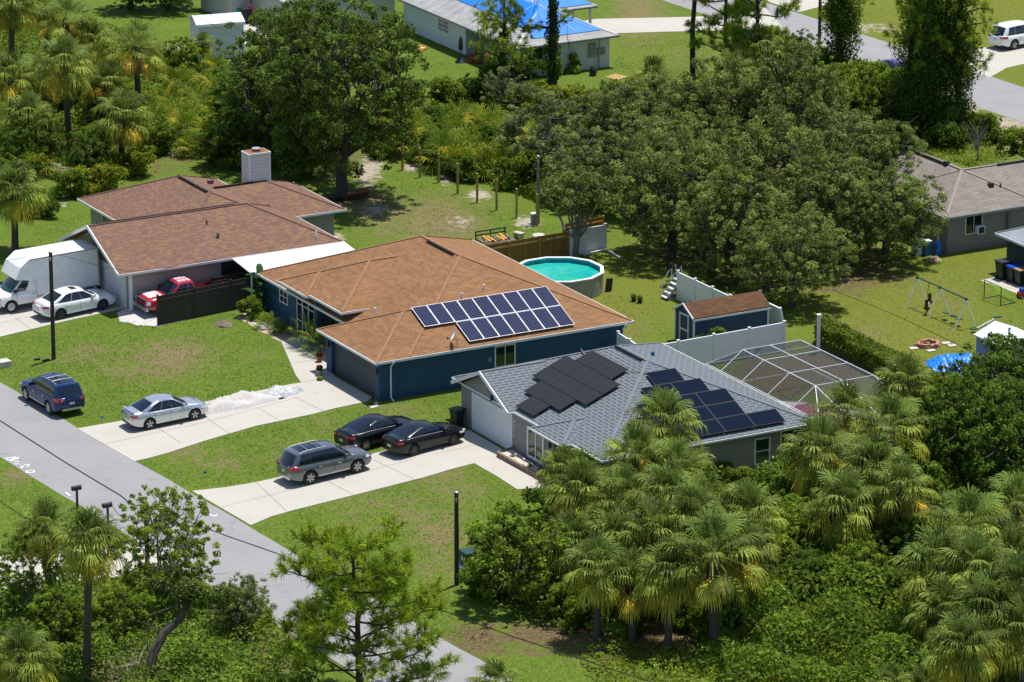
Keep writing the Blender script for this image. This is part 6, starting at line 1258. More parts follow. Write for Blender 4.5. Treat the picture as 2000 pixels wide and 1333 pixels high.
# ---------------------------------------------------------------- fences, posts, poles, wires
def fence(name, a, b, h, mat, label, post="", pstep=2.4, ph=.1, rail=True, th=.04, cat="fence", group="fences", vinyl=False, h2=None, lean=0.0):
    A, B = at(*a), at(*b); d = (B - A).xy; L = d.length; E = empty(name, A, math.atan2(d.y, d.x), label, cat, group)
    if lean: E.rotation_euler = (lean, 0, math.atan2(d.y, d.x))
    h2 = h if h2 is None else h2; dz = B.z - A.z; k = max(1, round(L / pstep)); m = MB(); hh = lambda x: h + (h2 - h) * (x / L); zz = lambda x: dz * x / L
    for i in range(k):
        x0, x1 = L * i / k + .05, L * (i + 1) / k - .05
        vs = [(x0, -th / 2, zz(x0) - .05), (x1, -th / 2, zz(x1) - .05), (x1, -th / 2, zz(x1) + hh(x1)), (x0, -th / 2, zz(x0) + hh(x0))]; vs += [(x, th / 2, z) for x, y, z in vs]
        m.add(vs, [(0, 1, 2, 3), (7, 6, 5, 4), (0, 4, 5, 1), (1, 5, 6, 2), (2, 6, 7, 3), (3, 7, 4, 0)])
    m.build("panel", mat, E)
    for i in range(k + 1):
        x = L * i / k; p_ = MB(); w_ = .065 if vinyl else .05; t = hh(x) + ph; p_.box(x - w_, x + w_, -w_, w_, zz(x) - .2, zz(x) + t)
        if vinyl: p_.box(x - w_ * 1.25, x + w_ * 1.25, -w_ * 1.25, w_ * 1.25, zz(x) + t, zz(x) + t + .04)
        p_.build("post", post or mat, E)
    if rail:
        r = MB()
        for z0, z1 in (((-.27, .0), ) if vinyl else ((-.35, -.25),)):
            for i in range(k): x0, x1 = L * i / k + .066, L * (i + 1) / k - .066; r.bar((x0, 0, zz(x0) + hh(x0) + (z0 + z1) / 2 + (.004 if vinyl else 0)), (x1, 0, zz(x1) + hh(x1) + (z0 + z1) / 2 + (.004 if vinyl else 0)), th + (.05 if vinyl else .09), z1 - z0)
        r.build("rail", post or mat, E)
    return E
fence("wooden_fence", (309, 637), (522, 592), 1.85, "dark_fence", "dark weathered wooden fence hiding the red pickup", "stump_wood", 2.4)
fence("wooden_fence", (415, 590), (505, 571), 1.5, "dark_fence", "second dark fence close to the beige house behind the pickup", "stump_wood", 1.9)
fence("wooden_fence", (935, 531), (1112, 500), 1.6, "brown_fence", "golden brown board fence behind the round pool", "post_wood", 2.4, .02)
fence("wooden_fence", (1100, 478), (1178, 463), 1.35, "brown_fence", "golden brown board fence behind the white panel and forked tree", "wood_orange", 2.4, .05)
fence("vinyl_fence", (1114, 500), (1182, 488), 1.62, "white_vinyl", "single white vinyl panel standing behind the forked tree", "", 2.6, .05, vinyl=True)
fence("vinyl_fence", (1324, 586), (1425, 634), 1.75, "white_vinyl", "white vinyl fence running back beside the pool ladder", "", 2.0, .08, vinyl=True)
fence("vinyl_fence", (1427, 634), (1484, 624), 1.75, "white_vinyl", "short white vinyl fence behind the navy shed", "", 2.2, .04, vinyl=True)
fence("vinyl_fence", (1492, 632), (1533, 652), 1.65, "white_vinyl", "white vinyl panel leaning over beside the oak", "", 2.8, .0, vinyl=True, lean=.22)
fence("vinyl_fence", (1254, 737), (1531, 686), 1.75, "white_vinyl", "long white vinyl fence in front of the navy shed", "", 2.35, .06, vinyl=True)
fence("vinyl_fence", (1207, 713), (1252, 736), 1.95, "white_vinyl", "short white vinyl fence joining the blue house's back corner", "", 1.5, .05, vinyl=True, h2=1.75)
m = MB(); A, B = at(1140, 500), at(1183, 490); m.bar(A + Vector((0, 0, .08)), B + Vector((0, 0, .08)), .1, .1); m.bar(B + Vector((.1, -.1, .08)), at(1210, 506) + Vector((0, 0, .08)), .1, .1); tag(m.build("fallen_rail", "white_vinyl"), "white vinyl rails lying on the grass beside the single panel", "fence rail")
for x0, y0, lb in [(1598, 690, "white upright post at the clipped hedge's left end")]:
    p = at(x0, y0); m = MB(); m.box(p.x - .1, p.x + .1, p.y - .1, p.y + .1, -.1, 2.3); m.box(p.x - .13, p.x + .13, p.y - .13, p.y + .13, 2.3, 2.36); tag(m.build("gate_post", "white_vinyl"), lb, "post")
wood = [(786, 333), (820, 347), (857, 357), (894, 379), (932, 396), (970, 411), (1009, 426), (1049, 441)]
first = None
for i, (px, py) in enumerate(wood):
    p = at(px, py)
    if first is None:
        m = MB(); m.tube([(0, 0, -.1), (0, 0, 2.0)], .085, 10); m.tube([(0, 0, 2.0), (0, 0, 2.02)], .08, 10); first = o = m.build("fence_post", "post_wood", None, True)
    else: o = first.copy(); col.objects.link(o)
    o.location = p; o.scale = (1, 1, 1.0 + .04 * math.sin(i * 3))
    where = ["first wooden post of the row, nearest the shade tree", "second wooden post from the shade tree's end", "third wooden post from the shade tree's end", "fourth wooden post, beside the piece of black junk", "fifth wooden post, in front of a bare sand patch", "sixth wooden post, third from the grey barrel", "seventh wooden post, last before the grey barrel", "last wooden post of the row, beside the grey barrel"][i]
    tag(o, where, "post", "row of bare wooden fence posts")
def pole(px, py, h, label, r=.13, mat="pole_wood"):
    p = at(px, py); E = empty("utility_pole", p, 0, label, "utility pole", "utility poles"); m = MB(); m.tube([(0, 0, -.3), (0, 0, h)], [r, r * .85], 10); m.build("shaft", mat, E, True); m = MB(); m.tube([(0, 0, h), (0, 0, h + .04)], [r * .9, r * .5], 10); m.build("cap", "galv", E, True); m = MB(); m.box(-.02, .02, -r - .06, r + .06, h - .5, h - .42); m.tube([(0, -r - .05, h - .42), (0, -r - .05, h - .28)], .04, 8); m.tube([(r * .8, 0, 0), (r * .8, 0, min(h - .6, 3.2))], .022, 6); m.build("bracket", "galv", E); return p
pole(105, 702, 6.5, "dark wooden pole on the lawn beside the white sedan")
pole(892, 1143, 4.95, "dark wooden pole near the green utility box")
pole(288, 1116, 3.6, "grey wooden pole inside the airy young tree")
pole(1600, 92, 9, "tall wooden pole on the back street's near verge")
pole(1051, 438, 4.5, "grey pole standing behind the last wooden post", .11, "grey_bark")
def wire(pts, r, label, group="overhead wires"):
    m = MB(); P = [ray(px, py, z) for px, py, z in pts]; Q = []
    for a, b in zip(P[:-1], P[1:]):
        for i in range(6): t = i / 6; q = a.lerp(b, t); q.z -= .0; Q.append(q)
    Q.append(P[-1]); m.tube(Q, r, 5); tag(m.build("overhead_wire", "line_black"), label, "wire", group)
wire([(-120, 742, 3.5), (0, 822, 3.4), (130, 905, 3.35), (235, 968, 3.4), (255, 984, 3.3), (268, 988, 3.3), (287, 985, 3.1)], .035, "thick black cable sagging across the street to the grey pole")
wire([(287, 988, 3.1), (440, 1046, 3.0), (580, 1095, 3.0), (870, 1195, 3.0), (1000, 1243, 3.0), (1300, 1342, 3.1)], .028, "black cable from the grey pole past the foreground pine")
wire([(98, 493, 6.4), (180, 516, 5.0), (250, 531, 3.6), (330, 523, 2.9), (420, 507, 2.6)], .012, "thin wire from the lawn pole to the beige house's eave"); wire([(-60, 524, 6.2), (98, 493, 6.4)], .012, "thin pale wire from the lawn pole out of the picture's left side")
wire([(1625, 566, 3.2), (1740, 612, 3.0), (1860, 668, 2.9), (1960, 720, 2.8)], .018, "black wire across the swing set lawn to the small shed"); wire([(300, -12, 6), (490, 88, 6)], .016, "upper wire crossing the white sided shed's roof"); wire([(330, -14, 6), (505, 78, 6)], .016, "wire crossing the pale slab beside the white sided shed")

# ---------------------------------------------------------------- round pool and garden things
p = ray(1091, 527, 1.3); c = Vector((p.x, p.y, 0)); E = empty("round_pool", c, 0, "round above ground swimming pool with turquoise water and a white rim", "swimming pool")
Rr = 2.72; poly = lambda r, n=12: [(r * math.cos(2 * math.pi * (i + .5) / n), r * math.sin(2 * math.pi * (i + .5) / n)) for i in range(n)]
m = MB(); m.lathe([(Rr, -.05), (Rr, 1.275)], n=36); m.f = m.f[:36]; m.m = m.m[:36]; m.build("pool_wall", "pool_wall", E, True)
m = MB(); 
for i in range(36): a = 2 * math.pi * i / 36; m.v += []; 
ring_o, ring_i = poly(Rr + .12), poly(Rr - .10)
for i in range(12): j = (i + 1) % 12; m.add([(*ring_o[i], 1.27), (*ring_o[j], 1.27), (*ring_i[j], 1.27), (*ring_i[i], 1.27), (*ring_o[i], 1.33), (*ring_o[j], 1.33), (*ring_i[j], 1.33), (*ring_i[i], 1.33)], [(0, 1, 2, 3), (7, 6, 5, 4), (0, 4, 5, 1), (2, 6, 7, 3)])
m.build("rim", "white_paint", E)
m = MB(); m.lathe([(Rr - .04, .3), (Rr - .04, 1.26)], n=36); m.f = m.f[:36]; m.m = m.m[:36]; m.build("liner", "pool_liner", E, True); m = MB(); m.add([(*q, 1.0) for q in poly(Rr - .045, 36)], [tuple(range(36))]); m.build("water", "pool_water", E)
# pool steps
p = at(1290, 583); E = empty("pool_ladder", p, HA, "white plastic pool steps with handrails beside the white fence", "pool steps")
for i in range(5): m = MB(); m.box(i * .21, i * .21 + .38, -.62, .0, .1 + .25 * i, .19 + .25 * i); m.build("step", "white_paint", E, False, .03)
for y in (-.64, .02):
    m = MB(); m.tube([(.1, y, .2), (.15, y, 1.0), (.55, y, 1.6), (1.05, y, 2.0), (1.15, y, 1.2)], .028, 6); m.tube([(.75, y, .85), (.8, y, 1.7)], .022, 6); m.build("handrail", "white_trim", E, True)
    m = MB(); m.box(.12, 1.15, y - .02, y + .02, .0, .12); m.bar((.1, y, .1), (1.15, y, 1.2), .05, .12); m.bar((1.2, y, 0), (1.1, y, 1.25), .05, .08); m.build("side_frame", "pot_grey", E)
p = at(1188, 569); m = MB(); m.box(-.2, .2, -.05, .05, -.05, .85); o = m.build("standing_plank", "stump_wood"); o.location = p; o.rotation_euler = (R(6), R(4), R(20)); tag(o, "short dark brown plank standing upright right of the round pool", "plank")
for px, py, lb in [(1238, 589, "dark potted plant on the shaded grass left of the pool steps"), (1250, 592, "second dark potted plant on the shaded grass nearer the pool steps")]:
    p = at(px, py); E = empty("potted_plant", p, 0, lb, "potted plant", "potted plants"); m = MB(); m.lathe([(.12, 0), (.17, .22), (.15, .24)], n=10); m.build("pot", "black", E, True); V, F, C = clump_leaves([(0, 0, .35)], [.2], 120, np.random.default_rng(1), DARK, .12, .05); raw_mesh("leaves", V, F, "leaf", C, E)
# trailer with lumber
p = at(931, 484); E = empty("utility_trailer", p, HA, "small flat trailer stacked with orange lumber by the board fence", "trailer"); m = MB(); m.box(0, 2.1, -1.35, 0, .48, .56); m.build("deck", "wood_old", E)
m = MB()
for z in (.78, 1.02): m.bar((-.1, .02, z), (2.1, .02, z), .06, .07)
for x in (-.05, 1.0, 2.05): m.bar((x, .02, .4), (x, .02, 1.05), .06, .06)
m.build("guard_rail", "black", E); m = MB(); m.bar((0, -1.36, .5), (2.1, -1.36, .5), .06, .1); m.bar((2.12, -1.35, .5), (2.12, 0, .5), .06, .1); m.build("frame", "foil_dark", E)
for y in (-1.45, .1): make_wheel(E, 1.0, y, .28, .18, "galv", 5)
for i in range(9): x = .15 + i * .2; m = MB(); m.bar((x, -1.2 + random.uniform(0, .1), .60 + .05 * (i % 3)), (x + random.uniform(-.1, .25), -.1, .62 + .06 * ((i + 1) % 3)), .14, .04); m.build("board", "wood_orange" if i % 4 else "wood_old", E)
p = at(1008, 466); m = MB(); m.box(-.1, .55, -.2, .2, .34, .44); m.box(-.05, .06, -.18, .18, -.05, .34); m.box(.4, .5, -.18, .18, -.05, .34); o = m.build("stone_bench", "pale_sand"); o.location = p; o.rotation_euler = (0, 0, R(-40)); tag(o, "small pale stone bench behind the golden board fence", "bench")
p = at(1052, 463); m = MB(); m.lathe([(.22, 0), (.4, 0), (.42, .1), (.36, .16), (.24, .14)], n=20); o = m.build("fire_ring", "pale_sand"); o.location = p; tag(o, "low pale ring lying behind the golden board fence", "fire ring")
p = at(1043, 437); E = empty("barrel", p, 0, "grey green barrel with a white lid on the sand patch", "barrel"); m = MB(); m.lathe([(.2, 0), (.23, .3), (.21, .62)], n=14); m.build("drum", "pot_grey", E, True); m = MB(); m.lathe([(.23, .621), (.23, .70), (.18, .72)], n=14); m.build("lid", "white_paint", E, True)
p = at(886, 344); m = MB(); m.box(-.35, .3, -.2, .2, 0, .28); o = m.build("scrap_box", "foil_dark"); o.location = p; o.rotation_euler = (.2, .1, .5); tag(o, "piece of black junk lying beside the fourth wooden post", "scrap")
p = at(700, 390); E = empty("log_pile", p, .3, "brown logs and broken timber at the shade tree's foot", "log pile"); rg = np.random.default_rng(4)
for i in range(7): m = MB(); a = rg.uniform(-.5, .7); y = rg.uniform(-.5, .5); m.tube([(-.8 + rg.uniform(-.3, .3), y, .12 + .14 * (i // 3)), (.8, y + a, .16 + .2 * (i // 3))], rg.uniform(.06, .13), 7); m.build("log", "stump_wood" if i % 3 else "rust", E, True)
p = at(638, 393); m = MB(); m.box(-1.3, 1.2, -.4, .3, .25, .32); m.box(-1.2, -1.1, -.3, .2, -.05, .25); m.box(1.0, 1.1, -.3, .2, -.05, .25); o = m.build("workbench", "stump_wood"); o.location = p; o.rotation_euler = (0, 0, .3); tag(o, "low dark workbench in the shade tree's shadow", "bench")

plain("patio_pavers", (.30, .20, .15), .9, var=.25, scale=3)
# pool cage of the taupe house -------------------------------------------------
E = empty("pool_cage", HC.location, HA, "white framed screen enclosure over the patio behind the taupe house", "screen enclosure")
xs_ = [13.35, 16.6, 18.35, 20.1]; X0, X1, Y0, Y1, ZB, ZT = 13.35, 20.4, -1.0, 12.0, 2.3, 3.35; tx = [14.8, 16.6, 18.6]; ty = [1.0, 2.9, 5.5, 8.2, 10.4]
bm_ = lambda m, a, b, w_=.036: m.bar(a, b, w_, w_)
m = MB()
for y in (Y0, 2.9, 5.5, 8.2, Y1):
    bm_(m, (X1, y, 0), (X1, y, ZB)); 
for x in (15.0, 16.6, 18.6): bm_(m, (x, Y1, 0), (x, Y1, ZB)); bm_(m, (x, Y0, 0), (x, Y0, ZB))
m.build("upright", "white_vinyl", E); m = MB()
bm_(m, (X0, Y0, ZB), (X1, Y0, ZB)); bm_(m, (X1, Y0, ZB), (X1, Y1, ZB)); bm_(m, (X0, Y1, ZB), (X1, Y1, ZB)); bm_(m, (X0, Y0, ZB + .03), (X0, Y1, ZB + .03)); bm_(m, (X1, Y0, .9), (X1, Y1, .9)); bm_(m, (X0, Y1, .9), (X1, Y1, .9)); m.build("eave_beam", "white_vinyl", E)
m = MB(); ys_ = [2.9, 5.5, 8.2, 10.4]
for y in ys_: bm_(m, (tx[0], y, ZT), (tx[2], y, ZT)); bm_(m, (tx[2], y, ZT), (X1, y, ZB)); bm_(m, (X0, y, ZB), (tx[0], y, ZT))
for x in tx: bm_(m, (x, ys_[0], ZT), (x, ys_[-1], ZT)); bm_(m, (x, ys_[-1], ZT), (x, Y1, ZB)); bm_(m, (x, ys_[0], ZT), (x, Y0, ZB))
for a, b in ((( tx[0], ys_[0], ZT), (X0, Y0 + 1.2, ZB)), ((tx[2], ys_[0], ZT), (X1, Y0, ZB)), ((tx[2], ys_[-1], ZT), (X1, Y1, ZB)), ((tx[0], ys_[-1], ZT), (X0, Y1, ZB))): bm_(m, a, b)
m.build("roof_beam", "white_vinyl", E)
m = MB(); a, b, c_, d = (X0, Y0, ZB), (X1, Y0, ZB), (X1, Y1, ZB), (X0, Y1, ZB); e, f, g, h = (tx[0], ys_[0], ZT), (tx[2], ys_[0], ZT), (tx[2], ys_[-1], ZT), (tx[0], ys_[-1], ZT)
m.add([a, b, c_, d, e, f, g, h, (X0, Y0, 0), (X1, Y0, 0), (X1, Y1, 0), (X0, Y1, 0)], [(4, 5, 6, 7), (0, 1, 5, 4), (1, 2, 6, 5), (2, 3, 7, 6), (3, 0, 4, 7), (8, 9, 1, 0), (9, 10, 2, 1), (10, 11, 3, 2)]); m.build("screen", "screen_mesh", E)
M = HC.matrix_basis
slab("patio", [tuple((M @ Vector(q)).xy) for q in ((13.2, -.9, 0), (20.3, -.9, 0), (19.8, 6.5, 0), (18.2, 9.6, 0), (16, 11, 0), (13.2, 11, 0))], "patio_pavers", .02)
slab("patio_edge", [tuple((M @ Vector(q)).xy) for q in ((18.2, 6.8, 0), (19.3, 5.6, 0), (19.7, 2.6, 0), (20.2, 2.6, 0), (20.0, 6.4, 0), (18.8, 8.6, 0), (16.6, 10.8, 0), (16.2, 10.2, 0))], "gravel_white", .03)
m = MB(); m.add([tuple(M @ Vector(q)) for q in ((15.0, -.4, .035), (18.6, -.4, .035), (18.9, 1.2, .035), (17.8, 2.0, .035), (15.2, 1.6, .035))], [(0, 1, 2, 3, 4)]); o = m.build("pool_water", "pool_water"); o["kind"] = "structure"
q = ray(1590, 796, 2.2); E = empty("patio_umbrella", (q.x, q.y, 0), 0, "dusty red patio umbrella inside the screen enclosure", "umbrella"); m = MB(); n = 8
vs = [(0, 0, 2.45)] + [(1.55 * math.cos(2 * math.pi * i / n), 1.55 * math.sin(2 * math.pi * i / n), 1.95) for i in range(n)] + [(.8 * math.cos(2 * math.pi * (i + .5) / n), .8 * math.sin(2 * math.pi * (i + .5) / n), 2.2) for i in range(n)]
m.add(vs, [f_ for i in range(n) for f_ in ((0, 1 + i, 9 + i), (0, 9 + i, 1 + (i + 1) % n), (1 + i, 1 + (i + 1) % n, 9 + i))]); m.build("canopy", "umbrella_red", E); m = MB(); m.tube([(0, 0, 0), (0, 0, 2.5)], .03, 8); m.build("mast", "wood_old", E); m = MB(); m.lathe([(.3, 0), (.28, .08), (.05, .12)], n=14); m.build("base", "pot_grey", E)

# swing set ---------------------------------------------------------------------
p = at(1770, 603); Z0 = Vector((.75, 0, 0)); E = empty("swing_set", p, HA, "metal swing set with a green top bar and see-saw on the lawn", "swing set"); Hs = 1.85
m = MB(); m.tube([(.75, .15, Hs), (.75, -5.3, Hs)], .045, 8); m.build("top_bar", "green_plastic", E, True)
for y in (0, -2.4, -5.15):
    for x in (0, 1.5): m = MB(); m.tube([(x, y, 0), (.75, y, Hs)], .035, 6); m.build("leg", "white_trim", E, True)
    m = MB(); m.box(.67, .83, y - .06, y + .06, Hs - .08, Hs + .06); m.build("bracket", "green_plastic", E)
for y in (-3.1, -3.9, -4.5):
    s = MB(); s.box(.6, .9, y - .2, y + .2, .42, .47); so_ = s.build("swing_seat", "green_plastic" if y != -3.9 else "black", E, False, .02); s = MB()
    for yy in (y - .2, y + .2): s.tube([(.75, yy, .45), (.75, yy, Hs)], .008, 4)
    s.build("chain", "galv", so_)
m = MB(); m.bar((.4, -1.6, .45), (1.1, -.8, .45), .1, .06); gl_ = m.build("glider_beam", "galv", E); m = MB()
for q in ((.3, -1.7), (1.2, -.7)): m.box(q[0] - .12, q[0] + .12, q[1] - .12, q[1] + .12, .35, .5); m.box(q[0] - .1, q[0] + .1, q[1] - .04, q[1] + .04, .5, .95); m.tube([(q[0], q[1], .5), (.75, -1.2, Hs)], .012, 5)
m.build("glider_seat", "bin_green", gl_); m = MB(); m.bar((.9, -6.0, .18), (2.3, -6.1, .68), .07, .07); sw = m.build("seesaw_beam", "white_trim", E); m = MB()
for q in ((.8, -6.0, .18), (2.4, -6.1, .72)): m.box(q[0] - .22, q[0] + .22, q[1] - .13, q[1] + .13, q[2], q[2] + .07)
m.build("seesaw_seat", "green_plastic", sw); m = MB(); m.tube([(1.6, -5.9, 0), (1.6, -6.05, .42), (1.6, -6.25, 0)], .03, 6); m.build("seesaw_stand", "black", sw)
p = at(1922, 583); E = empty("football_goal", p, HA, "small green goal frame with a lime net beside the pale slab", "goal"); m = MB()
for a, b in (((0, 0, 0), (0, 0, 1.15)), ((0, -1.75, 0), (0, -1.75, 1.15)), ((0, 0, 1.15), (0, -1.75, 1.15)), ((0, 0, .02), (1.1, 0, .02)), ((0, -1.75, .02), (1.1, -1.75, .02)), ((1.1, 0, .02), (1.1, -1.75, .02))): m.tube([a, b], .03, 6)
m.build("frame", "box_green", E, True); m = MB()
for y in (0, -1.75): m.tube([(0, y, 1.15), (.35, y, 1.0), (1.1, y, .03)], .02, 5)
for i in range(1, 5): m.tube([(i * .22, -.02, 1.15 - i * .2), (i * .22, -1.73, 1.15 - i * .2)], .006, 4)
for i in range(1, 7): m.tube([(0, -i * .25, 1.14), (.4, -i * .25, .85), (1.1, -i * .25, .03)], .006, 4)
m.build("net", "lime", E)
def wheelie_bin(px, py, rz, body, lid, label, s=1.0):
    p = at(px, py); E = empty("wheelie_bin", p, rz, label, "rubbish bin", "wheelie bins"); m = MB(); b, t = .25 * s, .33 * s; z = 1.0 * s
    m.add([(-b, -b, .04), (b, -b, .04), (b, b, .04), (-b, b, .04), (-t, -t, z), (t, -t, z), (t, t, z), (-t, t, z)], [(3, 2, 1, 0), (4, 5, 6, 7), (0, 1, 5, 4), (1, 2, 6, 5), (2, 3, 7, 6), (3, 0, 4, 7)]); m.build("bin_body", body, E, False, .02); m = MB(); m.box(-t - .04, t + .04, -t - .04, t + .03, z + .002, z + .07); m.tube([(-t, t + .06, z), (t, t + .06, z)], .025, 6); m.build("lid", lid, E, False, .02)
    for x in (-.3, .3): m = MB(); m.lathe([(.1, x * s - .03), (.1, x * s + .03)], (0, .24 * s, .1), 12, axis='x'); m.build("wheel", "rubber", E)
wheelie_bin(1959, 546, HA, "bin_green", "foil_dark", "large black wheelie bin at the navy house's wall", 1.15); wheelie_bin(1979, 552, HA, "bin_green", "bin_blue", "green wheelie bin with a bright blue lid"); wheelie_bin(1994, 558, HA, "bin_green", "bin_tan", "green wheelie bin with a tan lid at the right edge"); wheelie_bin(893, 832, HA + .2, "bin_green", "bin_green", "dark green wheelie bin beside the taupe garage's left corner", .95)
p = at(1998, 582); E = empty("toy_wagon", p, .4, "red and blue toy wagon at the pale slab's edge", "wagon"); m = MB(); m.box(-.3, .5, -.22, .22, .15, .38); m.build("tub", "red", E, False, .02); m = MB(); m.box(-.2, .4, -.18, .18, .381, .6); m.build("cargo", "bin_blue", E, False, .02)
for x in (-.2, .4):
    for y in (-.26, .26): make_wheel(E, x, y, .11, .07, "white_trim", 5)
# tanks by the grey brown house
p = at(1794, 496); m = MB(); m.box(-.35, .3, -.3, .3, -.05, 1.25); o = m.build("white_cabinet", "white_paint"); o.location = p; o.rotation_euler = (0, 0, HA); tag(o, "tall white metal cabinet beside the two blue tanks", "cabinet")
p = at(1809, 498); E = empty("water_tank", p, HA, "square teal brine tank with a white lid", "water tank", "water softener tanks"); m = MB(); m.box(-.24, .24, -.24, .24, -.03, .85); m.build("tank_body", "tank_teal", E, False, .04); m = MB(); m.box(-.26, .26, -.26, .26, .851, .95); m.build("lid", "white_paint", E, False, .03)
p = at(1831, 499); E = empty("water_tank", p, 0, "round topped bright blue water tank at the house corner", "water tank", "water softener tanks"); m = MB(); m.lathe([(.2, 0), (.23, .05), (.23, .72), (.19, .86), (.09, .93), (.04, .95)], n=20); m.build("tank_body", "tank_blue", E, True); m = MB(); m.tube([(0, 0, .93), (0, 0, 1.1), (.05, .3, 1.15), (.05, .5, 1.5)], .03, 6); m.build("pipe", "white_trim", E)
def heap(name, px, py, L, Wd, h, rz, mat, label, cat, seed, rough=.06, tgroup=None):
    p = at(px, py); rng = np.random.default_rng(seed); n, k = 44, 26; V = []
    ph = rng.uniform(0, 6, 12); fr = rng.uniform(2, 7, 12)
    for j in range(k):
        for i in range(n):
            x, y = (i / (n - 1) - .5) * 2, (j / (k - 1) - .5) * 2; r2 = x * x + y * y; a = math.atan2(y, x); edge = 1 + .12 * math.sin(3 * a + ph[0]) + .07 * math.sin(7 * a + ph[1]); q = max(0, 1 - r2 / edge ** 2) ** .75; z = h * q * (1 + .3 * math.sin(fr[0] * x + ph[2]) * math.cos(fr[1] * y + ph[3])) + q ** .3 * rng.normal() * rough * .5 - .03; V.append((x * L / 2, y * Wd / 2, z))
    F = [(j * n + i, j * n + i + 1, (j + 1) * n + i + 1, (j + 1) * n + i) for j in range(k - 1) for i in range(n - 1)]; o = raw_mesh(name, V, F, mat, smooth=True); o.location = (p.x, p.y, p.z + .04); o.rotation_euler = (0, -.035, rz); return tag(o, label, cat, tgroup)
heap("gravel_heap", 462, 792, 4.7, 2.1, .55, HA, "gravel_white", "long heap of white gravel on the driveway before the silver sedan", "gravel heap", 1, .09); heap("covered_heap", 548, 772, 2.7, 1.5, .42, HA, "tarp_silver", "low heap under a crumpled silver tarp on the driveway", "covered heap", 2, .07); heap("mulch_pile", 436, 636, 1.1, .9, .22, 0, "wood_old", "small heap of brown clippings on the lawn by the dark fence", "clippings", 3, .08); heap("rumpled_tarp", 1868, 716, 3.2, 3.6, .5, .3, "tarp_blue", "rumpled bright blue tarp on the lawn behind the hedge", "tarp", 4, .2); heap("rubble_pile", 1824, 508, .9, .6, .12, 0, "gravel_tan", "scatter of broken rubble in front of the blue tanks", "rubble", 5, .15)
# brick fire pit
p = at(1812, 676); E = empty("brick_stack", p, .3, "loose stack of reddish bricks and pale slabs on the swing set lawn", "brick stack"); rg = np.random.default_rng(6); k = 0
for i in range(26):
    a = 2 * math.pi * i / 13; r_ = .62 + rg.uniform(-.08, .08); z = .0 if i < 13 else .12; m = MB(); M_ = Matrix.Translation((math.cos(a) * r_, math.sin(a) * r_ * .8, z)) @ Matrix.Rotation(a + rg.uniform(-.5, .8), 4, 'Z') @ Matrix.Rotation(rg.uniform(-.2, .2), 4, 'X'); m.box(-.09, .09, -.2, .2, 0, .12, M=M_); m.build("brick", "brick_red", E)
for q in ((1.2, .1), (1.35, -.45), (-.2, -1.0), (-1.0, -.3)): m = MB(); m.box(q[0] - .25, q[0] + .25, q[1] - .2, q[1] + .2, 0, .06); m.build("slab", "pale_sand", E)
# front garden of the blue house: banana plant, pots
p = at(512, 612); E = empty("banana_plant", p, 0, "tall banana plant with broad leaves at the blue house's left corner", "plant"); rg = np.random.default_rng(9); V, F, C = [], [], []
for i in range(13):
    az = rg.uniform(0, 6.28); L = rg.uniform(1.3, 2.0); b = np.array([rg.normal() * .15, rg.normal() * .15, rg.uniform(.8, 2.0)]); el = rg.uniform(.5, 1.35); cc = np.array([(.045, .12, .03), (.07, .155, .04), (.035, .09, .03)][i % 3]); pv = None
    for t in range(9):
        u_ = t / 8; pt = b + np.array([math.cos(az) * L * u_ * math.cos(el), math.sin(az) * L * u_ * math.cos(el), L * (u_ * math.sin(el) - .45 * u_ ** 2.2)]); w_ = .22 * math.sin(math.pi * min(.97, .12 + u_ * .86)); s = np.array([-math.sin(az), math.cos(az), 0]); k = len(V); V += [pt - s * w_ + np.array([0, 0, .05]), pt, pt + s * w_ + np.array([0, 0, .05])]; C += [cc, cc * 1.4, cc]
        if t: F += [(k - 3, k - 2, k + 1, k), (k - 2, k - 1, k + 2, k + 1)]
raw_mesh("leaves", V, F, "leaf", C, E); m = MB()
for i in range(4): a = rg.uniform(-.25, .25, 2); m.tube([(a[0], a[1], -.1), (a[0] * .5, a[1] * .5, 1.7)], [.1, .06], 7)
m.build("stem", "palm_bark", E, True)
def potted(px, py, pot, size, label, spiky=True, cols=BRIGHT, hgt=.45, flower=None):
    p = at(px, py); E = empty("potted_plant", p, 0, label, "potted plant", "potted plants")
    if pot: m = MB(); m.lathe([(.13, 0), (.2, .36), (.21, .38), (.17, .38)], n=14); m.build("pot", pot, E, True)
    rng = np.random.default_rng(int(px)); h0 = .38 if pot else 0
    if spiky:
        V, F, C = [], [], []
        for i in range(16):
            v, f, c = fan_frond(i * 2.4, R(75 - 4.5 * i), hgt * rng.uniform(.8, 1.2), size, cols[rng.integers(len(cols))], rng, nseg=15, w_=.035, droop=.3, spread=80, hub=(0, 0, h0)); o_ = len(V); V += v; C += c; F += [tuple(q + o_ for q in g) for g in f]
        raw_mesh("leaves", V, F, "frond", C, E)
    else: V, F, C = clump_leaves([(0, 0, h0 + size * .6)], [size], 420, rng, flower or cols, .12, .07); raw_mesh("leaves", V, F, "leaf", C, E)
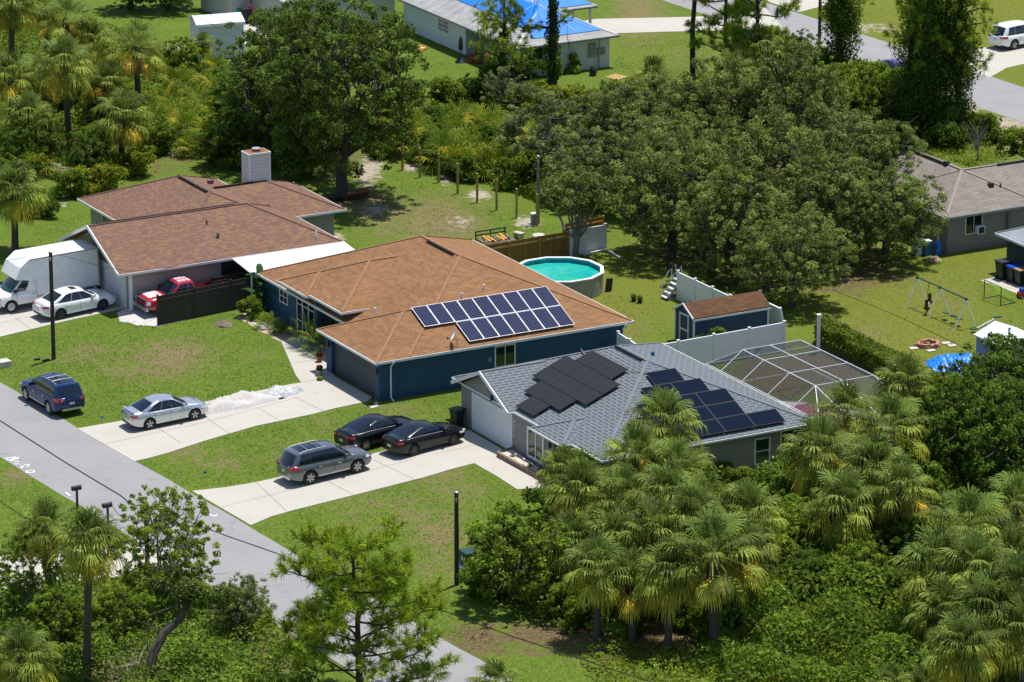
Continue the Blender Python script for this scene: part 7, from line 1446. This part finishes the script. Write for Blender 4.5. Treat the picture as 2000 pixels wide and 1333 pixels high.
potted(606, 676, "pot_grey", .75, "large potted palm on the white gravel by the front entry", cols=LIME, hgt=1.0); potted(622, 690, "pot_grey", .6, "potted palm by the garage corner, in front of the large one", cols=BRIGHT, hgt=.8); potted(624, 708, "terracotta", .22, "pot of dark red flowers on the white gravel", False, flower=[(.25, .04, .04), (.05, .10, .02)]); potted(624, 735, "pot_grey", .2, "pot of red flowers nearest the blue garage", False, flower=[(.35, .04, .03), (.06, .12, .02)]); potted(548, 652, None, .55, "spiky dark green cycad in the tan gravel bed", cols=DARK + BRIGHT[2:3], hgt=.4); potted(522, 640, None, .55, "small feathery palm in the gravel bed", cols=LIME, hgt=.55); potted(724, 791, None, .2, "bright clump of leaves at the driveway corner by the blue garage", False, cols=LIME); potted(625, 744, None, .18, "low yellow green clump at the blue garage's left corner", False, cols=LIME)
# planter of the taupe house
def ppt(px, py, z=0): return HC.matrix_basis.inverted() @ at(px, py)
E = empty("brick_planter", HC.location, HA, "low stacked stone planter under the taupe house's front window", "planter"); m = MB(); rg = np.random.default_rng(2)
A, B, C_, D = ppt(1000, 884), ppt(972, 893), ppt(1053, 938), ppt(1064, 930)
for P_, Q_ in ((A, B), (B, C_), (C_, D)):
    L = (Q_ - P_).length; k = max(2, int(L / .3))
    for r_ in range(3):
        for i in range(k): a = P_.lerp(Q_, (i + .04 + .1 * (r_ % 2)) / k); b = P_.lerp(Q_, min(1, (i + .94 + .1 * (r_ % 2)) / k)); a.z = b.z = .02 + r_ * .115; m.bar(a, b, .17 + rg.uniform(-.02, .02), .105)
m.build("stone_edging", "stone_brown", E); m = MB(); m.add([(q.x, q.y, .22) for q in (A, B, C_, D)], [(0, 1, 2, 3)]); m.build("soil", "pale_sand", E)
for i, t in enumerate((.32, .52, .72)): q = B.lerp(C_, t) + Vector((.3, 0, .2)); m = MB(); m.tube([q, q + Vector((0, 0, .28))], .012, 5); m.lathe([(.05, .28), (.06, .33), (.02, .37)], tuple(q), 8); m.build("garden_light", "lamp_white", E)
for i, t in enumerate((.2, .62, .85)): q = B.lerp(C_, t) + Vector((.42, .0, .25)); V, F, C = clump_leaves([tuple(q)], [.16], 90, rg, LIME if i == 0 else DARK, .1, .05); raw_mesh("leaves", V, F, "leaf", C, E)
p = at(994, 884); m = MB(); m.lathe([(.12, 0), (.15, .36), (.155, .37), (.13, .365)], n=14); o = m.build("bucket", "white_paint", None, True); o.location = p; tag(o, "white plastic bucket at the right end of the white garage door", "bucket")
# house number: four small upright figures, one under another
for i, ch in enumerate("8022"):
    cu = bpy.data.curves.new("number", 'FONT'); cu.body = ch; cu.size = .26; cu.extrude = .008; o = bpy.data.objects.new("house_number", cu); col.objects.link(o); o.parent = HC; o.location = (-.31, 9.58, 1.72 - i * .26); o.rotation_euler = (R(90), 0, R(-90)); cu.materials.append(MATS["white_trim"]); bpy.context.view_layer.update(); me = bpy.data.meshes.new_from_object(o.evaluated_get(bpy.context.evaluated_depsgraph_get())); o2 = bpy.data.objects.new("house_number", me); col.objects.link(o2); o2.parent = HC; o2.location = o.location; o2.rotation_euler = o.rotation_euler; bpy.data.objects.remove(o)
# mailboxes, utility box, flags
def mailbox(px, py, label):
    p = at(px, py); E = empty("mailbox", p, RA, label, "mailbox", "mailboxes by the street"); m = MB(); m.box(-.05, .05, -.05, .05, -.2, 1.0); m.build("post", "black", E); m = MB(); n = 8; pr = [(-.11, 0), (.11, 0)] + [(.11 * math.cos(a), .14 + .11 * math.sin(a)) for a in np.linspace(0, math.pi, n)]
    k = len(pr); m.add([(x, -.28, z + 1.0) for x, z in pr] + [(x, .24, z + 1.0) for x, z in pr], [tuple(range(k)), tuple(range(2 * k - 1, k - 1, -1))] + [(i, (i + 1) % k, k + (i + 1) % k, k + i) for i in range(k)]); m.build("box", "foil_dark", E)
mailbox(151, 992, "black mailbox nearer the near driveway's far edge, fully in view"); mailbox(211, 1026, "second black mailbox half hidden by the airy young tree")
p = at(918, 1106); E = empty("utility_box", p, HA, "dark green utility box on a white pad under the round leafy tree", "utility box"); m = MB(); m.box(-.45, .45, -.45, .45, .1, .85); m.build("cabinet", "box_green", E, False, .03); m = MB(); m.box(-.58, .6, -.62, .58, -.1, .1); m.build("pad", "white_paint", E); m = MB(); m.box(-.453, -.45, -.1, .12, .4, .6); m.build("sticker", "plate", E)
for px, py, mt, lb in [(197, 824, "tank_blue", "tiny blue survey flag beside the upper driveway's street end"), (398, 932, "tank_blue", "tiny blue survey flag in the grass between both driveways"), (859, 1160, "teal", "tiny teal survey flag near the dark pole")]:
    p = at(px, py); m = MB(); m.tube([(0, 0, 0), (0, 0, .3)], .01, 4); m.box(0, .16, -.01, .01, .2, .32); o = m.build("survey_flag", mt); o.location = p; tag(o, lb, "survey flag", "survey flags")
p = at(8, 716); m = MB(); m.box(-.4, .3, -.35, .35, -.1, .35); o = m.build("culvert_end", "pale_sand"); o.location = p; o.rotation_euler = (0, 0, RA); tag(o, "pale concrete culvert end in the grass at the left edge", "culvert")
p = at(78, 704); m = MB(); m.tube([(-.35, 0, .06), (.0, .1, .08)], .07, 7); m.tube([(.15, -.2, .06), (.55, -.05, .07)], .06, 7); o = m.build("pipe_pieces", "foil_dark"); o.location = p; tag(o, "two short dark pipe pieces on the bare ground by the lawn pole", "pipe")
# back yards at the top
p = at(481, 46); wheelie_bin(481, 46, .3, "black", "black", "black bin with a pink cloth thrown over it on the pale slab", 1.1); q = at(486, 44); V = [(0, 0, 1.45), (.3, -.05, 1.35), (.75, -.1, .6), (.45, -.15, .55), (.05, -.2, 1.0), (-.02, -.15, .5), (.35, -.18, .9)]; m = MB(); m.add(V, [(0, 1, 6, 4), (1, 2, 3, 6), (4, 6, 5)]); m.add([(x, y + .03, z + .02) for x, y, z in V], [(0, 1, 6, 4), (1, 2, 3, 6), (4, 6, 5)]); o = m.build("pink_cloth", "pink"); o.location = q; tag(o, "pink cloth hanging over the black bin on the pale slab", "cloth")
p = at(466, 38); m = MB(); m.lathe([(.42, 0), (.42, .9)], n=14); o = m.build("compost_cage", "teal", None, True); o.location = p; tag(o, "teal mesh cylinder standing by the cream outbuilding", "compost bin")
p = at(460, 98); m = MB(); m.box(-.85, .8, -.3, .3, -.05, .5); m.box(-.9, .85, -.35, .35, .501, .56); o = m.build("white_chest", "white_paint"); o.location = p; tag(o, "long white chest lying right of the white sided shed", "chest")
p = at(498, 84); m = MB(); m.box(-.9, .8, -.15, .15, .0, .3); o = m.build("green_trough", "teal"); o.location = p; o.rotation_euler = (0, 0, -.7); tag(o, "green trough lying at the pale slab's corner", "trough")
for px, py, lb in [(438, 146, "left one of two blue plastic tubs under the dark tree's edge"), (452, 146, "right one of two blue plastic tubs under the dark tree's edge"), (453, 130, "blue plastic tub just behind the pair of tubs"), (530, 123, "single blue plastic tub seen through the dark trees")]:
    p = at(px, py); m = MB(); m.lathe([(.16, 0), (.22, .42), (.23, .44), (.19, .43)], n=12); o = m.build("plastic_tub", "tank_blue", None, True); o.location = p; o.rotation_euler = (.5, .2, 0); tag(o, lb, "tub", "blue plastic tubs")
p = at(808, 97); E = empty("lumber_stack", p, -.35, "stack of orange and white boards at the pale house's corner", "lumber"); 
for i in range(6): m = MB(); m.box(-1.0, .9, -.5 + i * .18, -.36 + i * .18, .02 + .06 * (i % 3), .10 + .06 * (i % 3)); m.build("board", "wood_orange" if i != 2 else "white_paint", E)
for px, py, mt, lb in [(648, 118, "white_paint", "white garden chair glimpsed through the shade tree"), (672, 128, "white_vinyl", "white plastic crate glimpsed through the shade tree's middle"), (735, 172, "white_paint", "white bucket glimpsed through the shade tree's right limbs")]:
    p = at(px, py); m = MB(); m.box(-.3, .3, -.3, .3, 0, .5); m.box(-.3, .3, .24, .3, .5, 1.0); m.box(-.3, -.22, -.3, .24, .5, .7); m.box(.22, .3, -.3, .24, .5, .7); o = m.build("garden_chair", mt); o.location = p; tag(o, lb.replace("crate", "chair").replace("bucket", "chair"), "chair", "white chairs under the shade tree")
p = at(926, 124); E = empty("porch_chair", p, -.6, "red porch chair on the pale house's back porch", "chair"); m = MB(); m.box(-.3, .3, -.3, .3, .38, .44); m.build("seat", "red", E); m = MB(); m.bar((0, .3, .4), (0, .5, 1.15), .55, .06); m.build("backrest", "red", E)
for x in (-.27, .27):
    for y in (-.27, .27): m = MB(); m.box(x - .03, x + .03, y - .03, y + .03, 0, .38); m.build("leg", "red", E)
p = at(900, 122); E = empty("folded_parasol", p, 0, "dark folded parasol on a stand on the pale house's porch", "parasol"); m = MB(); m.lathe([(.1, .9), (.18, 1.0), (.14, 1.7), (.04, 1.95)], n=10); m.build("canopy", "foil_dark", E, True); m = MB(); m.lathe([(.45, 0), (.1, .45), (.03, .55), (.03, 1.0)], n=12); m.build("stand", "bin_green", E, True)
p = at(951, 140); m = MB(); m.lathe([(.05, 0), (.24, .3), (.28, .8), (.2, 1.2), (.04, 1.4)], n=10); o = m.build("kayak_end", "terracotta", None, True); o.location = p; tag(o, "dark red upright float leaning on the pale house's wall", "float")
p = at(1158, 148); m = MB(); m.lathe([(.22, 0), (.3, .3), (.2, .6), (.08, .75)], n=9); o = m.build("rubbish_bag", "black", None, True); o.location = p; tag(o, "black rubbish bag against the pale house's end wall", "bag")
p = at(1205, 152); m = MB(); m.box(-.7, .6, -.6, .6, .02, .06); o = m.build("plywood_sheet", "wood_new"); o.location = p; o.rotation_euler = (.03, .0, -.8); tag(o, "tan plywood sheet on the grass at the pale house's corner", "plywood")
